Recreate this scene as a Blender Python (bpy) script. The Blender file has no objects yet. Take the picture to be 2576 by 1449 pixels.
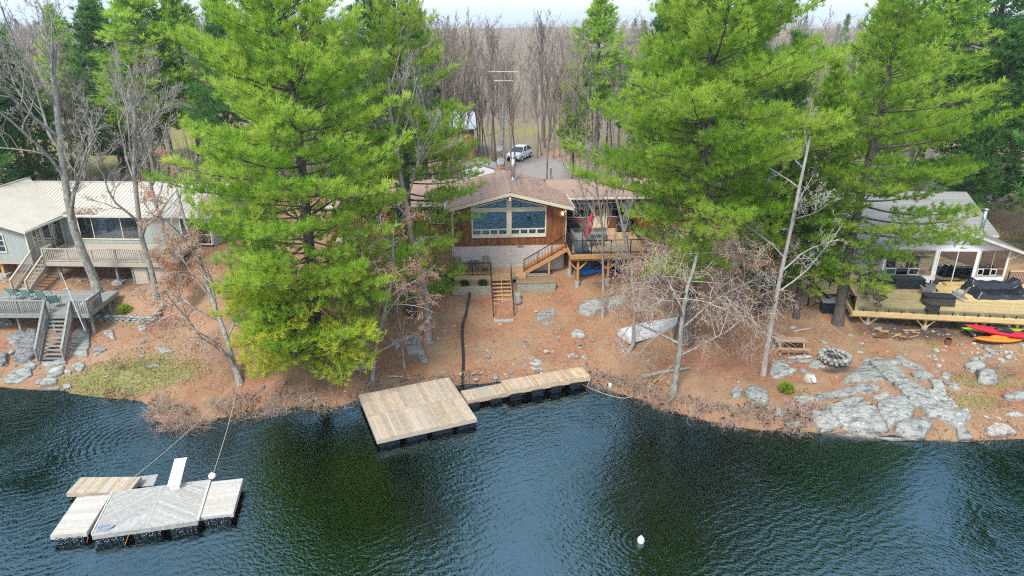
import bpy, math, random
import numpy as np
from mathutils import Vector, Matrix, noise
R = math.radians
SC = bpy.context.scene
COL = SC.collection
random.seed(7); RNG = np.random.default_rng(7)

# ------------------------------------------------------------------ camera, sky, sun, exposure
F, CU, CV, PITCH, HC = 1718.0, 1288.0, 724.5, R(21.4), 20.0
cam = bpy.data.cameras.new('camera'); camo = bpy.data.objects.new('camera', cam); COL.objects.link(camo)
camo.location = (0, 0, HC); camo.rotation_euler = (R(90) - PITCH, 0, 0)
cam.sensor_width = 36; cam.lens = 36 * F / 2576; cam.clip_start = .5; cam.clip_end = 4000
SC.camera = camo
SUN_EL, SUN_AZ = R(52), R(205)      # azimuth clockwise from +Y (north): behind the camera, to the left
w = bpy.data.worlds.new('World'); SC.world = w; w.use_nodes = True
nt = w.node_tree; bg = nt.nodes['Background']
sky = nt.nodes.new('ShaderNodeTexSky'); sky.sky_type = 'NISHITA'; sky.sun_disc = False
sky.sun_elevation = SUN_EL; sky.sun_rotation = SUN_AZ; sky.air_density = 1.0; sky.dust_density = 1.5; sky.ozone_density = 1.5
tc = nt.nodes.new('ShaderNodeTexCoord'); mp = nt.nodes.new('ShaderNodeMapping'); mp.inputs['Scale'].default_value = (1, 1, 2.6)
nz = nt.nodes.new('ShaderNodeTexNoise'); nz.inputs['Scale'].default_value = 2.3; nz.inputs['Detail'].default_value = 7; nz.inputs['Roughness'].default_value = .55
rp = nt.nodes.new('ShaderNodeValToRGB'); rp.color_ramp.elements[0].position = .36; rp.color_ramp.elements[1].position = .60
rp.color_ramp.elements[0].color = (.35,)*3 + (1,); rp.color_ramp.elements[1].color = (1, 1, 1, 1)
mx = nt.nodes.new('ShaderNodeMix'); mx.data_type = 'RGBA'; mx.inputs[7].default_value = (2.75, 3.3, 4.1, 1)
nt.links.new(tc.outputs['Generated'], mp.inputs[0]); nt.links.new(mp.outputs[0], nz.inputs[0]); nt.links.new(nz.outputs[0], rp.inputs[0])
nt.links.new(rp.outputs[0], mx.inputs[0]); nt.links.new(sky.outputs[0], mx.inputs[6]); nt.links.new(mx.outputs[2], bg.inputs[0])
bg.inputs[1].default_value = .13
sun = bpy.data.lights.new('sun', 'SUN'); suno = bpy.data.objects.new('sun', sun); COL.objects.link(suno)
sun.energy = 1.5; sun.angle = R(14); sun.color = (1, .955, .88)
sd = Vector((math.sin(SUN_AZ) * math.cos(SUN_EL), math.cos(SUN_AZ) * math.cos(SUN_EL), math.sin(SUN_EL)))
suno.rotation_euler = sd.to_track_quat('Z', 'Y').to_euler(); suno.location = (0, -40, 60)
SC.view_settings.view_transform = 'Standard'; SC.view_settings.look = 'None'; SC.view_settings.gamma = 1
SC.view_settings.exposure = 1.5
SC.cycles.max_bounces = 6; SC.cycles.diffuse_bounces = 3; SC.cycles.glossy_bounces = 3; SC.cycles.transparent_max_bounces = 10
SC.cycles.use_denoising = False; SC.cycles.filter_width = 1.15; SC.cycles.transmission_bounces = 4; SC.cycles.volume_bounces = 0; SC.cycles.caustics_reflective = False; SC.cycles.caustics_refractive = False

# ------------------------------------------------------------------ pixel -> place
CP, SP = math.cos(PITCH), math.sin(PITCH)
def ray(u, v):
    b = -(v - CV) / F
    return ((u - CU) / F, CP + b * SP, -SP + b * CP)
def G(u, v, z=0.):                       # the point of that pixel at height z
    d = ray(u, v); s = (z - HC) / d[2]; return Vector((s * d[0], s * d[1], z))
def At(u, v, D):                         # the point of that pixel at depth D
    d = ray(u, v); s = D / d[1]; return Vector((s * d[0], D, HC + s * d[2]))

# ------------------------------------------------------------------ helpers
LOC = {}
def link(o): COL.objects.link(o); return o
def tag(o, label, cat, group=None, kind=None):
    if label: o['label'] = label
    if cat: o['category'] = cat
    if group: o['group'] = group
    if kind: o['kind'] = kind
    return o
def thing(name, label, cat, loc=(0, 0, 0), group=None):
    o = link(bpy.data.objects.new(name, None)); o.empty_display_size = .2
    o.location = loc; LOC[o.name] = Vector(loc); return tag(o, label, cat, group)
def mesh(name, v, f, mat=None, smooth=False):
    me = bpy.data.meshes.new(name)
    if isinstance(v, np.ndarray):
        nv, nf, k = len(v), len(f), f.shape[1]
        me.vertices.add(nv); me.vertices.foreach_set('co', v.astype(np.float32).ravel())
        me.loops.add(nf * k); me.loops.foreach_set('vertex_index', f.astype(np.int32).ravel())
        me.polygons.add(nf); me.polygons.foreach_set('loop_start', np.arange(nf, dtype=np.int32) * k)
        me.update(calc_edges=True)
    else:
        me.from_pydata([tuple(p) for p in v], [], f)
    if mat: me.materials.append(mat)
    if smooth: me.polygons.foreach_set('use_smooth', [True] * len(me.polygons))
    return me
def obj(name, v, f, mat, parent=None, smooth=False):
    if parent is not None:
        L = LOC[parent.name]
        v = v - np.array(L) if isinstance(v, np.ndarray) else [Vector(p) - L for p in v]
    o = link(bpy.data.objects.new(name, mesh(name, v, f, mat, smooth)))
    if parent is not None: o.parent = parent; LOC[o.name] = LOC[parent.name]
    else: LOC[o.name] = Vector((0, 0, 0))
    return o
def inst(name, me, loc, parent=None, rz=0., scale=None, rot=None):
    o = link(bpy.data.objects.new(name, me)); loc = Vector(loc)
    if parent is not None: o.parent = parent; loc = loc - LOC[parent.name]
    o.location = loc; o.rotation_euler = rot if rot else (0, 0, rz)
    if scale: o.scale = scale
    LOC[o.name] = Vector((0, 0, 0)); return o
def copy_tree(o, parent=None):
    c = link(o.copy()); c.parent = parent
    for ch in o.children: copy_tree(ch, c)
    return c
def place(proto, loc, rz=0., label=None, group=None, first=[set()], scale=None, rot=None):
    if proto.name not in first[0]: first[0].add(proto.name); o = proto
    else: o = copy_tree(proto)
    o.location = loc; o.rotation_euler = rot if rot else (0, 0, rz)
    if scale: o.scale = scale
    if label: o['label'] = label
    if group: o['group'] = group
    return o
class MB:
    def __init__(s): s.v = []; s.f = []
    def add(s, v, f):
        n = len(s.v); s.v += [Vector(p) for p in v]; s.f += [tuple(i + n for i in q) for q in f]; return s
    def hexa(s, a):                       # 8 corners: bottom 4, top 4
        return s.add(a, [(3, 2, 1, 0), (4, 5, 6, 7), (0, 1, 5, 4), (1, 2, 6, 5), (2, 3, 7, 6), (3, 0, 4, 7)])
    def box(s, c, d, rz=0.):
        x, y, z = d[0] / 2, d[1] / 2, d[2] / 2; cc, ss = math.cos(rz), math.sin(rz)
        P = [(-x, -y, -z), (x, -y, -z), (x, y, -z), (-x, y, -z), (-x, -y, z), (x, -y, z), (x, y, z), (-x, y, z)]
        return s.hexa([(c[0] + p[0] * cc - p[1] * ss, c[1] + p[0] * ss + p[1] * cc, c[2] + p[2]) for p in P])
    def beam(s, p, q, wd, h, up=(0, 0, 1)):
        p, q = Vector(p), Vector(q); d = (q - p).normalized(); u = Vector(up)
        sx = d.cross(u)
        if sx.length < 1e-4: sx = d.cross(Vector((1, 0, 0)))
        sx.normalize(); uu = sx.cross(d); a, b = sx * wd / 2, uu * h / 2
        return s.hexa([p - a - b, p + a - b, q + a - b, q - a - b, p - a + b, p + a + b, q + a + b, q - a + b])
    def prism(s, poly, off):              # planar polygon extruded by a vector
        n = len(poly); off = Vector(off)
        v = [Vector(p) for p in poly] + [Vector(p) + off for p in poly]
        return s.add(v, [tuple(range(n))[::-1], tuple(range(n, 2 * n))] + [(i, (i + 1) % n, n + (i + 1) % n, n + i) for i in range(n)])
    def tube(s, pts, rad, n=8, cap=True):
        pts = [Vector(p) for p in pts]
        if not isinstance(rad, (list, tuple)): rad = [rad] * len(pts)
        base = len(s.v); ref = None
        for i, p in enumerate(pts):
            d = (pts[min(i + 1, len(pts) - 1)] - pts[max(i - 1, 0)]).normalized()
            if ref is None: ref = d.cross(Vector((0, 0, 1))) if abs(d.z) < .95 else d.cross(Vector((1, 0, 0)))
            a = (ref - d * ref.dot(d)).normalized(); b = d.cross(a); ref = a
            for k in range(n):
                t = 2 * math.pi * k / n; s.v.append(p + (a * math.cos(t) + b * math.sin(t)) * rad[i])
        m = len(pts)
        for i in range(m - 1):
            for k in range(n):
                k2 = (k + 1) % n; s.f.append((base + i * n + k, base + i * n + k2, base + (i + 1) * n + k2, base + (i + 1) * n + k))
        if cap: s.f.append(tuple(base + k for k in range(n))[::-1]); s.f.append(tuple(base + (m - 1) * n + k for k in range(n)))
        return s
    def lathe(s, c, prof, n=12):          # (radius, height) pairs
        return s.tube([Vector(c) + Vector((0, 0, h)) for r, h in prof], [max(r, .002) for r, h in prof], n)
    def build(s, name, mat, parent=None, smooth=False): return obj(name, s.v, s.f, mat, parent, smooth)
    def mesh(s, name, mat, smooth=False): return mesh(name, s.v, s.f, mat, smooth)
class Frame:                              # a building's own axes
    def __init__(s, o, ang): s.o = Vector((o[0], o[1], 0)); s.c, s.s = math.cos(ang), math.sin(ang); s.a = ang
    def p(s, x, y, z): return Vector((s.o.x + x * s.c - y * s.s, s.o.y + x * s.s + y * s.c, z))
    def wl(s, u, v, y=0.):                # pixel on the plane y=const of the frame -> x, z
        d = ray(u, v); n = (-s.s, s.c); k = (s.o.x * n[0] + s.o.y * n[1] + y) / (d[0] * n[0] + d[1] * n[1])
        X, Y = k * d[0] - s.o.x, k * d[1] - s.o.y
        return X * s.c + Y * s.s, HC + k * d[2]
    def wz(s, u, v, z):                   # pixel at height z -> x, y
        g = G(u, v, z); X, Y = g.x - s.o.x, g.y - s.o.y
        return X * s.c + Y * s.s, -X * s.s + Y * s.c
    def bx(s, mb, x0, x1, y0, y1, z0, z1):
        return mb.hexa([s.p(x0, y0, z0), s.p(x1, y0, z0), s.p(x1, y1, z0), s.p(x0, y1, z0), s.p(x0, y0, z1), s.p(x1, y0, z1), s.p(x1, y1, z1), s.p(x0, y1, z1)])
    def box(s, name, mat, parent, x0, x1, y0, y1, z0, z1):
        return s.bx(MB(), x0, x1, y0, y1, z0, z1).build(name, mat, parent)
def clip(poly, n, k):                     # keep n.p <= k
    out = []
    for i, p in enumerate(poly):
        q = poly[(i + 1) % len(poly)]; a, b = n.dot(p) - k, n.dot(q) - k
        if a <= 0: out.append(p)
        if (a < 0 < b) or (b < 0 < a): out.append(p + (q - p) * (a / (a - b)))
    return out
def planks(name, poly, along, width, th, mat, parent, gap=.008, up=None, jit=.002, start=0., bevel=0., tilt=0.):
    """convex planar polygon -> one object for every board"""
    poly = [Vector(p) for p in poly]; along = Vector(along).normalized()
    nrm = (poly[1] - poly[0]).cross(poly[2] - poly[0]).normalized() if up is None else Vector(up).normalized()
    cr = nrm.cross(along).normalized(); ks = [cr.dot(p) for p in poly]; k0, k1 = min(ks), max(ks); out = []
    k = k0 + start
    while k < k1 - 1e-3:
        a, b = k, min(k + width - gap, k1)
        if b - a > .012:
            q = clip(clip(poly, cr, b), -cr, -a)
            if len(q) >= 3:
                off = nrm * random.uniform(-jit, jit); q = [p + off for p in q]
                mb = MB()
                if tilt: q = [p + nrm * tilt * (cr.dot(p) - a) / width for p in q]
                mb.prism(q, -nrm * th); out.append(mb.build(name, mat, parent))
        k += width
    return out
# ------------------------------------------------------------------ materials
def nodes(name):
    m = bpy.data.materials.new(name); m.use_nodes = True; t = m.node_tree
    return m, t, t.nodes['Principled BSDF'], t.nodes['Material Output']
def N(t, kind, **kw):
    n = t.nodes.new(kind)
    for k, v in kw.items():
        if k in n.inputs: n.inputs[k].default_value = v
        else: setattr(n, k, v)
    return n
def mixc(t, fac, a, b, mode='MIX'):
    n = t.nodes.new('ShaderNodeMix'); n.data_type = 'RGBA'; n.blend_type = mode
    for sock, val in ((n.inputs[0], fac), (n.inputs[6], a), (n.inputs[7], b)):
        if hasattr(val, 'links') or hasattr(val, 'is_linked'): t.links.new(val, sock)
        elif isinstance(val, (int, float)): sock.default_value = val
        else: sock.default_value = tuple(val) + (1,) if len(val) == 3 else val
    return n.outputs[2]
def ramp(t, src, stops):
    n = t.nodes.new('ShaderNodeValToRGB'); e = n.color_ramp.elements
    while len(e) < len(stops): e.new(.5)
    for i, (p, c) in enumerate(stops):
        e[i].position = p; e[i].color = (c, c, c, 1) if isinstance(c, (int, float)) else tuple(c) + (1,)
    t.links.new(src, n.inputs[0]); return n.outputs[0]
def pos(t, scale=(1, 1, 1), coord='world', rot=0.):
    mp_ = t.nodes.new('ShaderNodeMapping'); mp_.inputs['Scale'].default_value = scale; mp_.inputs['Rotation'].default_value = (0, 0, rot)
    if coord == 'world': t.links.new(t.nodes.new('ShaderNodeNewGeometry').outputs['Position'], mp_.inputs[0])
    else: t.links.new(t.nodes.new('ShaderNodeTexCoord').outputs['Object'], mp_.inputs[0])
    return mp_.outputs[0]
def noisef(t, vec, scale, detail=4, rough=.6):
    n = N(t, 'ShaderNodeTexNoise', Scale=scale, Detail=detail, Roughness=rough); t.links.new(vec, n.inputs['Vector']); return n.outputs['Fac']
def bumpn(t, b, h, strength=.4, dist=.03):
    n = N(t, 'ShaderNodeBump', Strength=strength, Distance=dist); t.links.new(h, n.inputs['Height']); t.links.new(n.outputs[0], b.inputs['Normal'])
def M(name, c1, c2=None, scale=3., rough=.7, bump=.15, rnd=0., stretch=(1, 1, 1), metal=0., spec=.4, detail=5, coord='world', lo=.35, hi=.65, bdist=.01, hue=None, rot=0.):
    m, t, b, o = nodes(name)
    b.inputs['Roughness'].default_value = rough; b.inputs['Metallic'].default_value = metal; b.inputs['Specular IOR Level'].default_value = spec
    c2 = c2 or tuple(x * .8 for x in c1)
    f = noisef(t, pos(t, stretch, coord, rot), scale, detail); col = mixc(t, ramp(t, f, [(lo, 0.), (hi, 1.)]), c1, c2)
    if rnd or hue:
        oi = t.nodes.new('ShaderNodeObjectInfo')
        if hue:
            mr = N(t, 'ShaderNodeMath', operation='MULTIPLY'); mr.inputs[1].default_value = 7.13; t.links.new(oi.outputs['Random'], mr.inputs[0])
            fr = N(t, 'ShaderNodeMath', operation='FRACT'); t.links.new(mr.outputs[0], fr.inputs[0])
            col = mixc(t, ramp(t, fr.outputs[0], [(.55, 0.), (1., .8)]), col, hue)
        rv = ramp(t, oi.outputs['Random'], [(0., 1 - rnd), (1., 1 + rnd)])
        col = mixc(t, 1., col, rv, 'MULTIPLY')
    t.links.new(col, b.inputs['Base Color'])
    if bump: bumpn(t, b, f, bump, bdist)
    return m
def leafmat(name, cols, trans=.35, rough=.6):
    """foliage: colour taken from a per-tuft tone attribute, part of the light passes through"""
    m, t, b, o = nodes(name)
    at = N(t, 'ShaderNodeAttribute', attribute_name='tone')
    oi = t.nodes.new('ShaderNodeObjectInfo')
    col = ramp(t, at.outputs['Fac'], [(i / (len(cols) - 1), c) for i, c in enumerate(cols)])
    col = mixc(t, 1., col, ramp(t, oi.outputs['Random'], [(0., .85), (1., 1.12)]), 'MULTIPLY')
    d = t.nodes.new('ShaderNodeBsdfDiffuse'); tr = t.nodes.new('ShaderNodeBsdfTranslucent'); ms = t.nodes.new('ShaderNodeMixShader')
    t.links.new(col, d.inputs[0]); t.links.new(col, tr.inputs[0]); ms.inputs[0].default_value = trans
    t.links.new(d.outputs[0], ms.inputs[1]); t.links.new(tr.outputs[0], ms.inputs[2]); t.links.new(ms.outputs[0], o.inputs[0]); return m
def glassmat(name, tint, refl=.5, rough=.02, ior=1.5):
    m, t, b, o = nodes(name)
    fr = N(t, 'ShaderNodeFresnel', IOR=ior); tr = N(t, 'ShaderNodeBsdfTransparent', Color=tint + (1,)); gl = N(t, 'ShaderNodeBsdfGlossy', Roughness=rough)
    gl.inputs[0].default_value = (.9, .95, 1, 1)
    mul = N(t, 'ShaderNodeMath', operation='MULTIPLY_ADD'); mul.inputs[1].default_value = 1.; mul.inputs[2].default_value = refl; mul.use_clamp = True
    t.links.new(fr.outputs[0], mul.inputs[0]); ms = t.nodes.new('ShaderNodeMixShader'); t.links.new(mul.outputs[0], ms.inputs[0])
    t.links.new(tr.outputs[0], ms.inputs[1]); t.links.new(gl.outputs[0], ms.inputs[2]); t.links.new(ms.outputs[0], o.inputs[0]); return m
def emis(name, c, s):
    m, t, b, o = nodes(name); b.inputs['Base Color'].default_value = c + (1,); b.inputs['Emission Color'].default_value = c + (1,); b.inputs['Emission Strength'].default_value = s; return m

m_dock = M('weathered dock wood', (.50, .40, .29), (.36, .29, .21), 5, .8, .2, rnd=.15, stretch=(1.2, 1.2, 1), hue=(.42, .38, .33))
m_walk = M('newer dock wood', (.56, .42, .27), (.40, .30, .20), 5, .8, .2, rnd=.18, hue=(.40, .37, .33))
m_raft = M('grey raft wood', (.46, .45, .41), (.30, .30, .28), 6, .85, .2, rnd=.12, hue=(.40, .36, .30))
m_raftside = M('bleached raft wood', (.56, .53, .47), (.42, .40, .36), 6, .85, .2, rnd=.12, hue=(.47, .40, .31))
m_newwood = M('fresh orange lumber', (.56, .31, .13), (.46, .24, .09), 4, .65, .1, rnd=.12)
m_deckc = M('cedar deck boards', (.58, .36, .19), (.47, .28, .14), 4, .7, .1, rnd=.10)
m_tread = M('stained stair tread', (.46, .19, .08), (.36, .15, .06), 4, .65, .1, rnd=.12)
m_yellow = M('yellow pine lumber', (.64, .47, .22), (.54, .38, .16), 4, .65, .1, rnd=.09)
m_grey = M('silvered grey lumber', (.29, .29, .26), (.19, .195, .18), 8, .9, .2, rnd=.18)
m_timber = M('old landscape timber', (.33, .32, .26), (.22, .21, .17), 6, .9, .2, rnd=.12)
m_tan = M('tan painted lumber', (.47, .41, .32), (.40, .35, .27), 6, .7, .1, rnd=.07)
m_siding = M('stained cedar siding', (.26, .095, .03), (.13, .046, .016), 6, .65, .2, rnd=.30, stretch=(1, 1, .25))
m_cream = M('cream paint', (.66, .60, .46), (.60, .54, .41), 4, .5, .03)
m_block = M('painted concrete block', (.56, .51, .47), (.50, .45, .42), 9, .8, .15, rnd=.05)
m_joint = M('block mortar', (.52, .475, .44), None, 9, .9, .1)
m_shingle = M('brown asphalt shingle', (.345, .235, .175), (.255, .17, .13), 9, .9, .25, rnd=.10)
m_shingle2 = M('grey asphalt shingle', (.31, .31, .295), (.21, .21, .205), 12, .9, .25, rnd=.12)
m_bark_p = M('pine bark', (.15, .125, .105), (.055, .045, .04), 5, .95, .9, stretch=(3, 3, .5), bdist=.05)
m_bark_g = M('grey mottled bark', (.40, .385, .33), (.17, .165, .145), 7, .95, .6, stretch=(1, 1, .5), bdist=.03)
m_bark_l = M('pale smooth bark', (.38, .34, .29), (.22, .20, .17), 5, .9, .3, stretch=(1, 1, .4))
m_bark_d = M('bleached dead wood', (.48, .45, .40), (.30, .28, .25), 5, .9, .3, stretch=(1, 1, .4))
m_twig = M('grey twig', (.40, .37, .33), (.27, .245, .215), 2, .9, 0)
m_twigp = M('pale pinkish twig', (.56, .49, .44), (.42, .36, .32), 2, .9, 0)
m_twigr = M('reddish twig', (.55, .42, .37), (.42, .31, .27), 2, .9, 0)
m_twigb = M('brown woodland twig', (.38, .32, .25), (.25, .21, .17), .4, .9, 0, rnd=.3)
m_trunkb = M('woodland trunk bark', (.28, .245, .21), (.15, .13, .11), 3, .95, .4, stretch=(1, 1, .4), rnd=.3)
m_black = M('black aluminium', (.012, .013, .016), (.018, .019, .022), 4, .4, 0)
m_plastic = M('black plastic float', (.010, .014, .020), (.02, .026, .034), 3, .4, .05)
m_char = M('charcoal resin', (.035, .042, .048), (.05, .058, .064), 5, .6, .1)
m_wicker = M('black wicker', (.012, .016, .02), (.03, .036, .042), 40, .5, .6)
m_wickerg = M('grey wicker', (.16, .155, .15), (.10, .10, .10), 40, .7, .4)
m_cushion = M('grey cushion', (.22, .215, .21), None, 6, .9, .05)
m_tarp = M('black tarpaulin', (.006, .008, .011), (.014, .017, .021), 3, .28, .5, bdist=.06, spec=.6)
m_cover = M('black fabric cover', (.010, .014, .018), (.018, .022, .027), 6, .6, .3, bdist=.03)
m_white = M('white vinyl', (.74, .76, .78), (.68, .70, .72), 5, .5, .02, rnd=.03)
m_whitep = M('white plastic', (.80, .80, .80), None, 5, .35, 0)
m_grn = M('sage vertical siding', (.38, .42, .375), (.34, .38, .34), 5, .6, .05, rnd=.05)
m_closet = M('beige closet board', (.52, .45, .35), (.45, .39, .30), 5, .7, .05, rnd=.05)
m_metalroof = M('cream steel roofing', (.55, .51, .42), (.50, .46, .38), 1.2, .45, .03, rnd=.03, metal=.0)
m_steel = M('galvanised steel', (.60, .62, .64), (.45, .47, .50), 4, .28, .05, metal=.9)
m_alu = M('worn aluminium', (.80, .80, .81), (.64, .65, .67), 5, .5, .1, metal=.25)
m_corr = M('corrugated zinc', (.62, .64, .68), (.45, .46, .50), 2, .4, .05, metal=.3)
m_rust = M('rusty steel', (.22, .085, .04), (.13, .06, .035), 9, .85, .2)
m_conc = M('grey concrete', (.42, .41, .39), (.30, .30, .28), 6, .9, .2)
m_glass = glassmat('window glass', (.62, .72, .80), .10)
m_glassd = glassmat('dark window glass', (.34, .42, .46), .22)
m_glassr = glassmat('clear railing glass', (.93, .96, .96), .015)
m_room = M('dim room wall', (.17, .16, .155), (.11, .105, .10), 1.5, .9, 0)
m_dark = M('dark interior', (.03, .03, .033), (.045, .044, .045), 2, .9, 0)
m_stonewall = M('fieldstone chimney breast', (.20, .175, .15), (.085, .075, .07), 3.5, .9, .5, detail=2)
m_curtain = M('pale curtain', (.58, .60, .54), (.52, .54, .49), 3, .9, .1, stretch=(6, 6, .3))
m_red = M('red canopy fabric', (.52, .018, .045), (.42, .012, .035), 5, .7, .2)
m_kred = M('red kayak', (.55, .012, .03), (.46, .01, .03), 2, .35, .02)
m_kgreen = M('lime kayak', (.24, .52, .02), (.20, .45, .02), 2, .35, .02)
m_korange = M('orange kayak', (.75, .22, .02), (.66, .18, .015), 2, .35, .02)
m_kblue = M('blue kayak', (.01, .16, .50), (.01, .12, .40), 2, .35, .02)
m_kpale = M('pale blue kayak', (.38, .46, .58), (.32, .40, .50), 2, .4, .02)
m_teal = M('striped teal sling', (.10, .28, .30), (.34, .46, .34), 1, .7, 0, stretch=(26, 0, 0), coord='object', detail=0, lo=.45, hi=.55)
m_greenegg = M('green ceramic grill', (.03, .14, .07), None, 3, .35, 0)
m_teak = M('weathered brown teak', (.34, .25, .17), (.26, .19, .13), 6, .8, .1, rnd=.1)
m_picnic = M('brown picnic lumber', (.40, .27, .17), (.30, .20, .13), 6, .8, .1, rnd=.14)
m_garage = M('ochre plywood', (.36, .235, .12), (.29, .19, .10), 1.2, .85, .05, rnd=.06)
m_carp = M('white car paint', (.78, .78, .79), (.75, .75, .76), 3, .25, 0, spec=.6)
m_tyre = M('tyre rubber', (.02, .02, .02), None, 3, .8, 0)
m_cgl = M('car glass', (.03, .04, .05), None, 3, .08, 0, spec=.8)
m_rope = M('pale rope', (.55, .50, .42), (.42, .38, .32), 20, .9, 0)
m_ropeb = M('blue rope', (.10, .17, .38), (.45, .48, .55), 30, .9, 0)
m_ropeo = M('orange rope', (.50, .20, .07), None, 20, .9, 0)
m_soil = M('bed soil with leaves', (.25, .125, .06), (.32, .20, .10), 9, .95, .4)
m_shrub = leafmat('shrub leaf', [(.025, .06, .02), (.06, .12, .035)])
m_lampl = emis('lit lamp glass', (1., .72, .35), 6.)
m_shade = M('linen lamp shade', (.62, .55, .42), None, 6, .9, 0)
m_char_ash = M('charred wood and ash', (.05, .048, .045), (.25, .24, .23), 12, .95, .3)
m_cut = M('split firewood', (.44, .30, .15), (.30, .19, .09), 8, .85, .2, rnd=.25)
m_gutter = M('white gutter', (.62, .60, .54), None, 4, .5, 0)

def rockmat(name, a, b_, c, moss=0.):
    m, t, b, o = nodes(name); b.inputs['Roughness'].default_value = .9
    P = pos(t); n1 = noisef(t, P, 1.3, 6, .6); n2 = noisef(t, P, 6.5, 6, .72); n3 = noisef(t, pos(t, (1, 2.6, 2.0), rot=.6), 1.8, 5, .6)
    col = mixc(t, ramp(t, n1, [(.35, 0.), (.65, 1.)]), a, b_)
    col = mixc(t, ramp(t, n2, [(.50, 0.), (.60, .75)]), col, c)
    col = mixc(t, ramp(t, n3, [(.52, 0.), (.64, .8)]), col, tuple(x * .38 for x in a))
    oi = t.nodes.new('ShaderNodeObjectInfo'); col = mixc(t, 1., col, ramp(t, oi.outputs['Random'], [(0., .8), (1., 1.15)]), 'MULTIPLY')
    sz_ = t.nodes.new('ShaderNodeSeparateXYZ'); t.links.new(P, sz_.inputs[0]); ad_ = N(t, 'ShaderNodeMath', operation='MULTIPLY_ADD'); ad_.inputs[1].default_value = .25; t.links.new(n1, ad_.inputs[0]); t.links.new(sz_.outputs[2], ad_.inputs[2])
    col = mixc(t, ramp(t, ad_.outputs[0], [(.16, 1.), (.30, 0.)]), col, (.045, .042, .034))      # wet band at the water
    crk = noisef(t, pos(t, (1, 1, 1), rot=.5), .9, 6, .75); col = mixc(t, ramp(t, crk, [(.485, 0.), (.497, .75), (.503, .75), (.515, 0.)]), col, (.05, .05, .045))
    t.links.new(col, b.inputs['Base Color']); bumpn(t, b, n2, .5, .06); return m
m_rock = rockmat('lichen grey rock', (.235, .235, .215), (.34, .34, .31), (.46, .47, .42))
m_rockb = rockmat('buff field stone', (.34, .30, .25), (.42, .37, .31), (.50, .49, .45))
m_rockd = rockmat('dark slate rock', (.15, .15, .155), (.22, .22, .215), (.36, .36, .34))
m_flag = rockmat('greenish flagstone', (.27, .29, .26), (.38, .39, .35), (.30, .33, .28))
# pine foliage: dark old needles to bright fresh tips
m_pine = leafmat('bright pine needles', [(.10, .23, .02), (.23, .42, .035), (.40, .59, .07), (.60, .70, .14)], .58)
m_pineb = leafmat('deep pine needles', [(.035, .13, .04), (.08, .23, .055), (.15, .33, .07), (.25, .43, .10)], .5)
m_piney = leafmat('yellow-green pine needles', [(.10, .24, .02), (.24, .40, .03), (.42, .54, .05), (.58, .60, .07)], .45)
m_bud = leafmat('orange spring buds', [(.50, .24, .11), (.60, .33, .17), (.66, .44, .28)], .4)
m_budr = leafmat('red maple buds', [(.46, .14, .11), (.56, .24, .18), (.56, .32, .24)], .4)
m_leaf = leafmat('fallen leaves', [(.26, .13, .075), (.40, .23, .14), (.50, .34, .22), (.58, .46, .34)], .15)
m_dry = leafmat('dry brush', [(.40, .30, .21), (.56, .44, .31), (.68, .58, .44), (.60, .40, .32)], .3)
m_grassb = leafmat('grass blades', [(.05, .10, .015), (.12, .18, .03), (.26, .24, .10)], .3)
# ------------------------------------------------------------------ the lie of the land
SHORE_PX = [(-900, 985), (-300, 980), (0, 975), (150, 985), (260, 1002), (350, 1006), (385, 1030), (400, 1062), (470, 1070), (560, 1050), (650, 1030), (760, 1022), (850, 1026), (900, 1006), (960, 990), (1050, 975),
            (1170, 968), (1300, 958), (1430, 955), (1500, 972), (1600, 1004), (1700, 1038), (1800, 1064), (1900, 1082), (2040, 1088), (2200, 1104), (2400, 1112), (2576, 1104), (2900, 1100), (3600, 1090)]
_sp = sorted([(G(u, v).x, G(u, v).y) for u, v in SHORE_PX]); SX = np.array([p[0] for p in _sp]); SY = np.array([p[1] for p in _sp])
PC = ([-40, -14, -8, -5, -3, -1.2, 0, 1, 3, 6.3, 8.5, 9.5, 11.3, 14, 18, 45, 110, 300, 1200], [-6, -6, -4.2, -2.6, -1.5, -.55, 0, .32, .72, 1.45, 2.2, 2.6, 3.0, 4.0, 4.5, 4.6, 6.0, 8.0, 9.5])
PR = ([-40, -14, -8, -5, -3, -1.2, 0, .8, 3, 6, 9.6, 13, 16, 22, 30, 45, 110, 300, 1200], [-6, -6, -4.2, -2.6, -1.5, -.5, 0, .30, .52, .82, 1.18, 1.6, 2.0, 2.7, 3.3, 3.8, 6.0, 8.0, 9.5])
def hgt_np(x, y, fine=True):
    t = y - np.interp(x, SX, SY)
    a = np.interp(t, *PC); b = np.interp(t, *PR)
    k = np.clip((x - 5.) / 9., 0, 1); k = k * k * (3 - 2 * k); z = a * (1 - k) + b * k
    und = .16 * np.sin(x * .55 + 1.3 * np.sin(y * .31)) * np.sin(y * .47 + .6 * np.sin(x * .37)) + .06 * np.sin(x * 1.7 + y * .9) * np.sin(y * 1.45 - x * .6)
    far = np.clip((t - 60) / 160, 0, 1); hill = far * (1.0 * np.sin(x * .011 + .7) + .7 * np.sin(x * .027 + y * .011))
    return z + und * np.clip(t * .5, 0, 1) * np.clip((70 - y) / 10, .25, 1) + hill
def hgt(x, y): return float(hgt_np(np.array([x]), np.array([y]))[0])
_S = np.concatenate([np.arange(24, 100, .1), np.arange(100, 900, 1.)])
def GT(u, v, lift=0.):                    # where that pixel's ray meets the ground
    d = ray(u, v); x, y, z = _S * d[0], _S * d[1], HC + _S * d[2]
    hit = (z <= hgt_np(x, y) + lift) | (z < -.05); k = int(np.argmax(hit)) if hit.any() else len(_S) - 1
    return Vector((x[k], y[k], max(hgt(x[k], y[k]), -.05)))
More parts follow.
